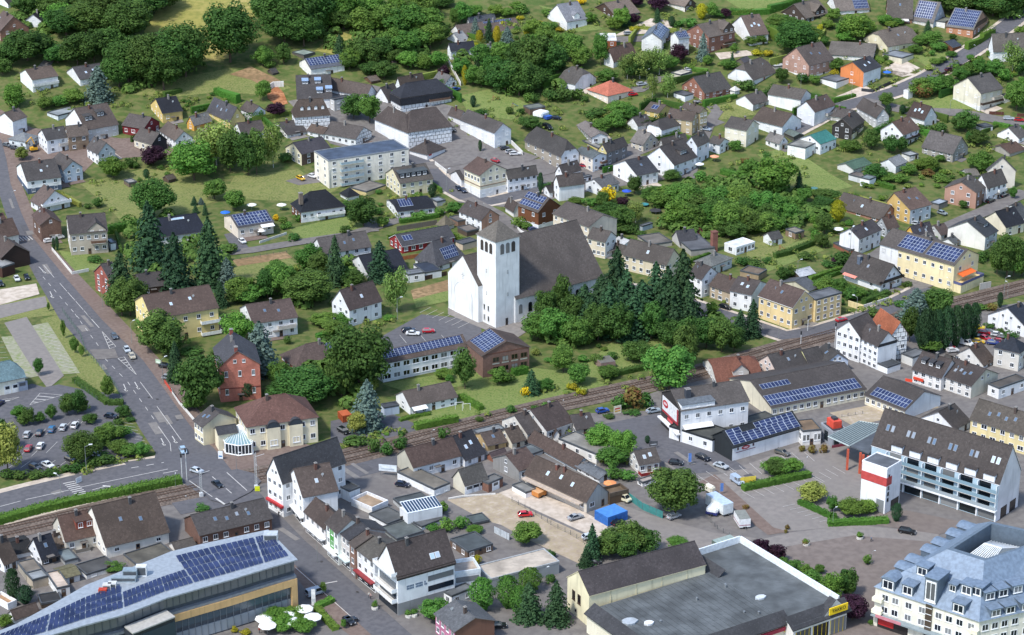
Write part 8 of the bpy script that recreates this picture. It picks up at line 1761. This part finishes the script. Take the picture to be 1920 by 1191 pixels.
for i,(x,y)in enumerate(((675,1085),(700,1135),(835,1055),(870,1105),(965,1015),(1025,1075))):
 g=ground(*fx('b3',(x,y+45)));r=thing("parasol","white square parasol on the cafe terrace","parasol",g,.3,"parasols of the cafe terrace");p=MB();p.bar((0,0,0),(0,0,2.9),.05);p.obj("pole",plain('#b0b0ac'),r);c=MB();m=8
 R_=2.3;c.add([(R_*math.cos(.785*k),R_*math.sin(.785*k),2.35)for k in range(8)]+[(0,0,3.1)]+[(R_*math.cos(.785*k),R_*math.sin(.785*k),2.2)for k in range(8)],[(k,(k+1)%8,8)for k in range(8)]+[(9+k,9+(k+1)%8,(k+1)%8,k)for k in range(8)]+[tuple(range(9,17))[::-1]]);c.obj("canopy",plain('#f4f5f4',.8),r)
for(t,x,y,c,ds)in(('e1',1120,575,'#f2f3f3',"round white parasol in the allotment"),('b1',585,400,'#f0efe8',"cream parasol roof by the solar bungalow"),('b1',395,455,'#2a6fd0',"bright blue parasol behind the solar bungalow"),('b1',800,400,'#f0ede4',"white parasol beside the black roofed bungalow"),('b1',655,585,'#f4f4f2',"white folded parasol on the bungalow terrace"),('f0',318,555,'#2f6fd6',"blue parasol before the orange gabled house"),('d1',825,300,'#2f55c0',"blue tarpaulin parasol in the thicket garden"),('d3',705,145,'#e8955c',"orange parasol on the wooden terrace"),('e1',120,105,'#eef0f0',"white parasol in the upper garden"),('c1',25,190,'#f0f0ee',"white parasol at the foot of the apartment block"),('e1',228,50,'#e8a07c',"salmon parasol behind the white houses")):
 g=ground(*fx(t,(x,y)));r=thing("parasol",ds,"parasol",g,.3);p=MB();p.bar((0,0,0),(0,0,2.7),.05);p.obj("pole",plain('#b0b0ac'),r);q=MB();R_=1.9;q.add([(R_*math.cos(.785*k),R_*math.sin(.785*k),2.2)for k in range(8)]+[(0,0,2.85)]+[(R_*math.cos(.785*k),R_*math.sin(.785*k),2.05)for k in range(8)],[(k,(k+1)%8,8)for k in range(8)]+[(9+k,9+(k+1)%8,(k+1)%8,k)for k in range(8)]+[tuple(range(9,17))[::-1]]);q.obj("canopy",plain(c,.8),r)
g=ground(*fx('e1',(224,695)));r=thing("brick_chimney","free standing square brick chimney among the yard roofs","chimney",g,.4);m_=MB();m_.box(-1.0,-1.0,0,1.0,1.0,7.2);m_.obj("stack",brick_m('#8e5240'),r);m_=MB();m_.box(-1.12,-1.12,7.2,1.12,1.12,7.6);m_.obj("cap",brick_m('#7b4636'),r)
def ring(t,x,y,rad_,hgt,c,ds,nm,cat):
 g=ground(*fx(t,(x,y)));r=thing(nm,ds,cat,g);m_=MB();m_.prism([(rad_*math.cos(6.283*i/16),rad_*math.sin(6.283*i/16))for i in range(16)],hgt-.12,hgt);m_.obj("bed",plain(c,.7),r);m_=MB()
 for i in range(8):m_.bar((rad_*math.cos(.785*i),rad_*math.sin(.785*i),0),(rad_*math.cos(.785*i),rad_*math.sin(.785*i),hgt+.05),.05)
 m_.obj("legs",plain('#6b6f72',.5,.5),r)
ring('d1',1033,420,2.2,1.1,'#3b3a3d',"round dark pool cover in the thicket garden","garden_pool","pool");ring('d1',955,372,1.6,.9,'#3f8f96',"small turquoise trampoline in the thicket garden","trampoline","trampoline");ring('e1',945,255,1.6,.8,'#4e7d78',"green trampoline on the allotment lawn","trampoline","trampoline")
def slide(t,x,y,c,ds):
 g=ground(*fx(t,(x,y)));r=thing("slide",ds,"slide",g,.6);m_=MB();m_.add([(0,-.3,1.9),(0,.3,1.9),(2.8,.3,.25),(2.8,-.3,.25),(0,-.3,1.75),(0,.3,1.75),(2.8,.3,.1),(2.8,-.3,.1)],HEXF);m_.obj("chute",plain(c,.4),r);m_=MB()
 for y_ in(-.3,.3):m_.bar((0,y_,0),(0,y_,2.6),.06);m_.bar((-.9,y_,0),(0,y_,1.8),.05)
 m_.obj("frame",plain('#7b4a34'),r)
slide('c0',1235,775,'#3f78c8',"blue garden slide on a brown frame");slide('c0',1095,725,'#e08a62',"orange slide on the lawn below the trees");slide('d1',1050,490,'#d9b02c',"yellow slide in the thicket garden");slide('e1',700,695,'#e0764e',"orange red slide on the allotment lawn");slide('c2',745,470,'#dfae2c',"yellow play frame before the school wing")
g=ground(*fx('a0',(245,1090)));r=thing("excavator","yellow excavator with raised arm on the building site","excavator",g,.5);Y=plain('#e2a81c',.5)
for s in(-1,1):m_=MB();m_.box(-1.6,s*.95-.3,0,1.6,s*.95+.3,.75);m_.obj("track",plain('#2a2a2b',.9),r)
m_=MB();m_.box(-1.5,-1.1,.8,1.3,1.1,1.9);m_.obj("body",Y,r);m_=MB();m_.box(-.3,-1.0,1.9,1.1,.1,3.1);m_.obj("cab",glass_m('#20262a'),r);m_=MB();m_.bar((1.0,.5,1.8),(-.6,.5,6.0),.22);m_.bar((-.6,.5,6.0),(-2.6,.5,4.2),.18);m_.obj("arm",Y,r);m_=MB();m_.box(-3.1,.1,3.3,-2.3,.9,4.2);m_.obj("bucket",plain('#6b5a3a'),r)

#walls and fences
def fence(t,pts,hgt,mat,desc,thick=.08,step=2.5,name="fence",solid=True,cat="fence"):
 P=[ground(*fx(t,p))for p in pts];o=P[0].copy();r=thing(name,desc,cat,o);pn=MB();ps=MB()
 for a,c in zip(P,P[1:]):
  d=c-a;d.z=0;L_=d.length;d.normalize();nn=Vector((-d.y,d.x,0))*thick/2;a0,c0=a-o,c-o
  if solid:
   vs=[a0+nn,a0-nn,c0-nn,c0+nn];pn.add([(v.x,v.y,v.z-.3)for v in vs]+[(v.x,v.y,v.z+hgt)for v in vs],HEXF)
  else:
   for z_ in(.15,.5,.85):pn.bar((*a0.xy,a0.z+hgt*z_),(*c0.xy,c0.z+hgt*z_),.025)
  if step:
   for i in range(int(L_/step)+1):
    p=a+d*min(L_,i*step)-o;ps.bar((p.x,p.y,p.z-.2),(p.x,p.y,p.z+hgt+.06),.07)
 pn.obj("panel",mat,r)
 if step:ps.obj("posts",plain('#6c7072',.6,.3),r)
 return r
W_=wall_m('#e2e0da')
fence('d3',[(838,215),(940,290),(1085,352)],2.2,plain('#3f8480',.6),"tall blue green panel fence behind the dome shaped tree");fence('d3',[(0,230),(130,300),(280,400),(420,470),(520,530)],1.4,plain('#77766f',.6,.3),"wire fence along the gravel yard",step=2.8,solid=False)
fence('a2',[(450,-20),(580,160),(620,280),(750,410),(830,520),(890,640)],1.7,plain('#4d7d5c',.6),"green wire fence beside the main road",solid=False);fence('a2',[(540,500),(700,620),(860,655)],1.4,plain('#3f7a4c',.6),"green fence at the foot of the turf car park",solid=False)
fence('a1',[(375,690),(520,865),(640,840)],1.1,W_,"white pillared garden wall of the manor house",.25,6,"garden_wall",cat="wall");fence('a2',[(1185,490),(1306,660)],1.0,plain('#c9503c'),"red and white barrier wall on the pavement",.2,0,"barrier",cat="barrier");fence('b2',[(0,550),(60,640),(170,770)],1.0,W_,"low white wall beside the main road",.25,0,"garden_wall",cat="wall")
fence('c1',[(400,552),(690,505)],1.9,plain('#6d655c',.9),"grey board fence below the black roofed bungalow");fence('c1',[(600,905),(760,870)],1.6,plain('#4a332a',.8),"dark brown fence of the hipped bungalow");fence('c1',[(675,75),(760,140)],1.6,W_,"white wall along the lane at the inn",.25,0,"garden_wall",cat="wall");fence('c1',[(440,760),(560,740)],1.4,plain('#a8673f',.8),"orange brown fence before the red house")
fence('f1',[(140,1110),(330,1050)],1.2,W_,"white garden wall around the chalet",.25,0,"garden_wall",cat="wall");fence('f1',[(40,1090),(150,1125)],2.0,wall_m('#e3cf9c'),"cream yellow wall at the garage yard",.3,0,"garden_wall",cat="wall");fence('f1',[(985,975),(1065,960)],2.4,wall_m('#b9b6ae'),"grey retaining wall by the railway",.3,0,"garden_wall",cat="wall")
fence('f0',[(135,660),(215,670),(380,590)],1.5,plain('#33353a',.6),"anthracite fence around the orange gabled house");fence('f0',[(690,560),(860,490),(980,425)],1.6,plain('#4a3329',.8),"dark brown board fence along the hill road");fence('f0',[(1055,825),(1160,830)],1.4,plain('#5a3328',.8),"red brown fence below the cream hill house");fence('f0',[(1255,840),(1310,842)],1.4,plain('#5a3328',.8),"red brown fence at the photo's right edge")
fence('c0',[(1225,1040),(1306,1120)],1.8,W_,"white wall beside the parked cars",.25,0,"garden_wall",cat="wall");fence('c0',[(770,450),(860,620)],1.6,W_,"pale retaining wall climbing beside the trees",.3,0,"garden_wall",cat="wall");fence('b1',[(455,765),(840,705)],1.0,plain('#5b5a56',.7),"dark railing above the sunken lawn",solid=False)
fence('b1',[(640,640),(835,575)],.9,W_,"white terrace wall of the solar bungalow",.2,0,"garden_wall",cat="wall");fence('c3',[(770,215),(880,195),(1110,180)],.5,W_,"low kerb wall at the gravel yard",.3,0,"kerb_wall",cat="wall");fence('c3',[(1100,455),(1210,510)],2.0,plain('#b9c0c4',.6),"pale sheet fence at the gravel yard");fence('b0',[(690,665),(740,630),(815,625)],2.5,W_,"curved white retaining wall at the earth pit",.4,0,"retaining_wall",cat="wall")
patch("earth_pit",[(500,170),(520,162),(532,175),(540,195),(520,200),(502,185)],ground_mat("red_earth",['#a06a45','#b98560','#8b5a3c'],[.2,.8]),3)
fence('e3',[(175,355),(250,430),(350,490)],1.3,plain('#77766f',.6,.3),"wire fence beside the trailers",step=2.5,solid=False);fence('e2',[(1040,760),(1190,735),(1306,715)],1.1,plain('#8d9294',.5,.3),"railing before the long cream hall",solid=False)
fence('d1',[(0,490),(60,560),(130,600)],1.0,W_,"low wall beside the lane at the timber house",.25,0,"garden_wall",cat="wall");fence('f2',[(450,480),(560,500)],1.0,plain('#e0492e',.6),"orange red barrier at the street works",.1,0,"barrier",cat="barrier")
for(x,y,rz)in((850,680,.2),(900,690,.2)):
 g=ground(*fx('c2',(x,y)));r=thing("laundry_frame","white laundry frame on the garden lawn","frame",g,rz,"laundry frames by the white bungalow");m_=MB();m_.bar((-1.2,0,0),(-1.2,0,2.2),.06);m_.bar((1.2,0,0),(1.2,0,2.2),.06);m_.bar((-1.2,0,2.2),(1.2,0,2.2),.06);m_.obj("frame_bars",plain('#e9ebea'),r)
for(t,x,y,ds)in(('e3',1275,500,"round planter tub on the square"),('f3',125,495,"planter tub before the clipped bush"),('e3',890,545,"planter tub on the street edge"),('c3',485,1060,"white planter at the modern office house"),('c3',525,1055,"second white planter at the modern office house"),('c3',242,1005,"white planter beside the shopping street")):
 g=ground(*fx(t,(x,y)));r=thing("planter",ds,"planter",g);m_=MB();m_.prism([(.9*math.cos(6.283*i/10),.9*math.sin(6.283*i/10))for i in range(10)],0,.7);m_.obj("tub",plain('#cfccc5'),r);s=link("plants",KIND['bush'][0][1],r,(0,0,.6),0,(1.7,1.7,1.3));s.material_slots[0].link='OBJECT';s.material_slots[0].material=LM['mid']
def person(t,x,y,top,leg,rz,ds):
 g=ground(*fx(t,(x,y)));me=bpy.data.meshes.new("person");J=[(0,0,.95),(0,0,1.2),(0,0,1.42),(0,.0,1.54),(0,-.02,1.66),(-.09,0,.9),(-.1,-.12,.5),(-.1,-.02,.08),(.09,0,.9),(.1,.12,.5),(.1,.22,.1),(-.2,0,1.4),(-.26,.08,1.12),(-.25,-.05,.88),(.2,0,1.4),(.26,-.08,1.12),(.25,-.2,.95),(-.1,-.16,.04),(.1,.1,.05)]
 Ed=[(0,1),(1,2),(2,3),(3,4),(0,5),(5,6),(6,7),(7,17),(0,8),(8,9),(9,10),(10,18),(2,11),(11,12),(12,13),(2,14),(14,15),(15,16)];Rd=[.15,.14,.15,.06,.11,.09,.07,.045,.09,.07,.045,.06,.05,.035,.06,.05,.035,.04,.04]
 me.from_pydata(J,Ed,[]);o=link("person",me,None,g+Vector((0,0,.1)),rz);sm=o.modifiers.new("skin",'SKIN');
 for i,v in enumerate(me.skin_vertices[0].data):v.radius=(Rd[i],Rd[i]);v.use_root=(i==0)
 ss=o.modifiers.new("sub",'SUBSURF');ss.levels=1;ss.render_levels=1
 m,N,L,b_=mk("person_clothes");gn=N.new("ShaderNodeTexCoord");sp=N.new("ShaderNodeSeparateXYZ");L.new(gn.outputs["Object"],sp.inputs[0]);cr_=N.new("ShaderNodeValToRGB");cr_.color_ramp.interpolation='CONSTANT';e=cr_.color_ramp.elements;e[0].position=0;e[0].color=(*hexl(leg,.8),1);e[1].position=.5;e[1].color=(*hexl(top,.8),1);k_=e.new(.79);k_.color=(*hexl('#c99a7c',.8),1);k_=e.new(.885);k_.color=(*hexl('#4a372a',.8),1)
 mr=N.new("ShaderNodeMath");mr.operation='DIVIDE';mr.inputs[1].default_value=1.9;L.new(sp.outputs[2],mr.inputs[0]);L.new(mr.outputs[0],cr_.inputs[0]);L.new(cr_.outputs[0],b_.inputs["Base Color"]);b_.inputs["Roughness"].default_value=.9;me.materials.append(m);return tag(o,ds,"person")
person('c3',200,925,'#d9d6d0','#4a4f5a',.4,"person in pale top walking on the shopping street");person('c3',212,935,'#c9a9a0','#3a3f4a',.4,"person in pink top walking beside another pedestrian");person('b3',640,1180,'#b9442e','#3a3f4a',1,"person in red top at the cafe terrace");person('f3',205,520,'#7d8aa0','#33363d',2,"person with bicycle on the square");person('b3',780,340,'#3a3f4a','#23262b',.6,"person in dark clothes below the twin gables")

#labels: say what each thing stands beside, until no two are alike
LMARK=[((930,440),"the church tower"),((668,560),"the white gabled house near the school"),((1143,967),"the blue container"),((460,700),"the red brick school house"),((500,800),"the cream restaurant"),((1265,920),"the big dome shaped tree"),((680,320),"the cream apartment block"),((905,330),"the corner pub"),((1145,175),"the orange roofed bungalow"),((1610,135),"the orange gabled house"),((1060,35),"the tall white villa"),((600,125),"the white solar house by the wood"),((1500,580),"the yellow corner house"),((1740,500),"the long yellow solar house"),((1640,640),"the white mill"),((1270,780),"the billboard gable"),((1420,810),"the solar sales hall"),((1560,810),"the silver pavilion"),((1780,880),"the large blue white block"),((1800,1080),"the slate roofed block"),((1360,1110),"the discount store"),((1200,1080),"the cream hall"),((780,1080),"the modern office house"),((570,890),"the twin gabled white houses"),((400,1060),"the solar office building"),((440,980),"the brown brick house"),((240,960),"the very large brown roof"),((160,440),"the grey manor house"),((90,380),"the terraced white gable"),((465,415),"the cream solar bungalow"),((595,385),"the black hipped bungalow"),((330,590),"the yellow balcony house"),((800,660),"the school wing"),((920,660),"the brick school hall"),((800,745),"the white railway bungalow"),((1000,385),"the timber solar house"),((1140,370),"the yellow flowering shrub"),((1530,265),"the teal roofed workshop"),((1340,400),"the overgrown gardens"),((1450,330),"the light green allotment tree"),((1635,520),"the black timber gable chalet"),((1520,115),"the pink brick house"),((1320,70),"the brick chalet"),((1405,55),"the tall white gabled house"),((1815,50),"the orange brick solar house"),((1840,165),"the cream hill house"),((780,180),"the black slate inn"),((770,230),"the long white inn"),((910,235),"the long white lane house"),((585,215),"the half timbered house with dormers"),((580,170),"the steep roofed apartment house"),((75,150),"the white balcony house below the wood"),((160,140),"the grey roofed white house below the wood"),((320,205),"the yellow house by the meadow"),((265,235),"the red wooden house"),((190,230),"the long dormered house"),((785,450),"the long red house"),((1200,480),"the cream terrace behind the spruces"),((1385,690),"the red hipped roof"),((1500,685),"the pink terrace"),((20,705),"the cream garage hall"),((80,830),"the car park"),((1165,835),"the snack kiosk"),((1060,870),"the mottled barn roof"),((880,960),"the gravel yard"),((1860,800),"the yellow apartment house"),((1780,710),"the four skylight roof"),((1710,375),"the brown roofed yellow house"),((1810,365),"the salmon house"),((1700,275),"the grey gabled garden house")]
def rel(p,q):
 dx,dy=p[0]-q[0],(p[1]-q[1])*1.6
 if math.hypot(dx,dy)<26:return "close to"
 if abs(dx)>abs(dy):return "left of" if dx<0 else "right of"
 return "behind" if dy<0 else "in front of"
def words_(s):return len(s.replace('-',' ').split())
def finalize():
 from collections import defaultdict
 cur={}
 def dup():
  d=defaultdict(list)
  for i,(o,ds,px)in enumerate(THINGS):d[o['label'].lower()].append(i)
  return d
 base=dup()
 near={}
 for lab,ids in list(base.items()):
  for i in ids:
   o,ds,px=THINGS[i]
   if len(ids)>1 or words_(ds)<4:
    c=sorted(LMARK,key=lambda m:(m[0][0]-px[0])**2+((m[0][1]-px[1])*1.6)**2)
    if o['category']not in('tree','shrub','car','lamp','hedge'):
     c=[m for m in c if math.hypot(m[0][0]-px[0],m[0][1]-px[1])>30]
    near[i]=c;o['label']=f"{ds} {rel(px, c[0][0])} {c[0][1]}"
 d=dup()
 for lab,ids in d.items():
  if len(ids)>1:
   for i in ids:
    o,ds,px=THINGS[i];c=near.get(i)
    if c:
     l=f"{ds} between {c[0][1]} and {c[1][1]}"
     if words_(l)<=16:o['label']=l
 d=dup();ORD=['leftmost','second','third','fourth','fifth','sixth','seventh','eighth','ninth','tenth','eleventh','twelfth']
 for lab,ids in d.items():
  if len(ids)>1:
   ids=sorted(ids,key=lambda i:THINGS[i][2][0]);n=len(ids)
   for k,i in enumerate(ids):
    o,ds,px=THINGS[i]
    w_='leftmost' if k==0 else 'rightmost' if k==n-1 else(ORD[k]+' from left' if k<12 else f'number {k + 1} from left')
    l=f"{w_} {o['label']}"
    if words_(l)>16:l=f"{w_} {ds} {rel(px, near[i][0][0])} {near[i][0][1]}" if i in near else l
    o['label']=' '.join(l.split()[:16])
finalize()
seen_=set()
for o,ds,px in THINGS:
 l=o['label']
 if words_(l)>16:
  for a_ in(" gabled"," hipped"," flat"," and solar panels"," and dormers"," and dormer"," and skylights"," and skylight"," half"):
   if words_(l)>16:l=l.replace(a_,"",1)
  o['label']=l
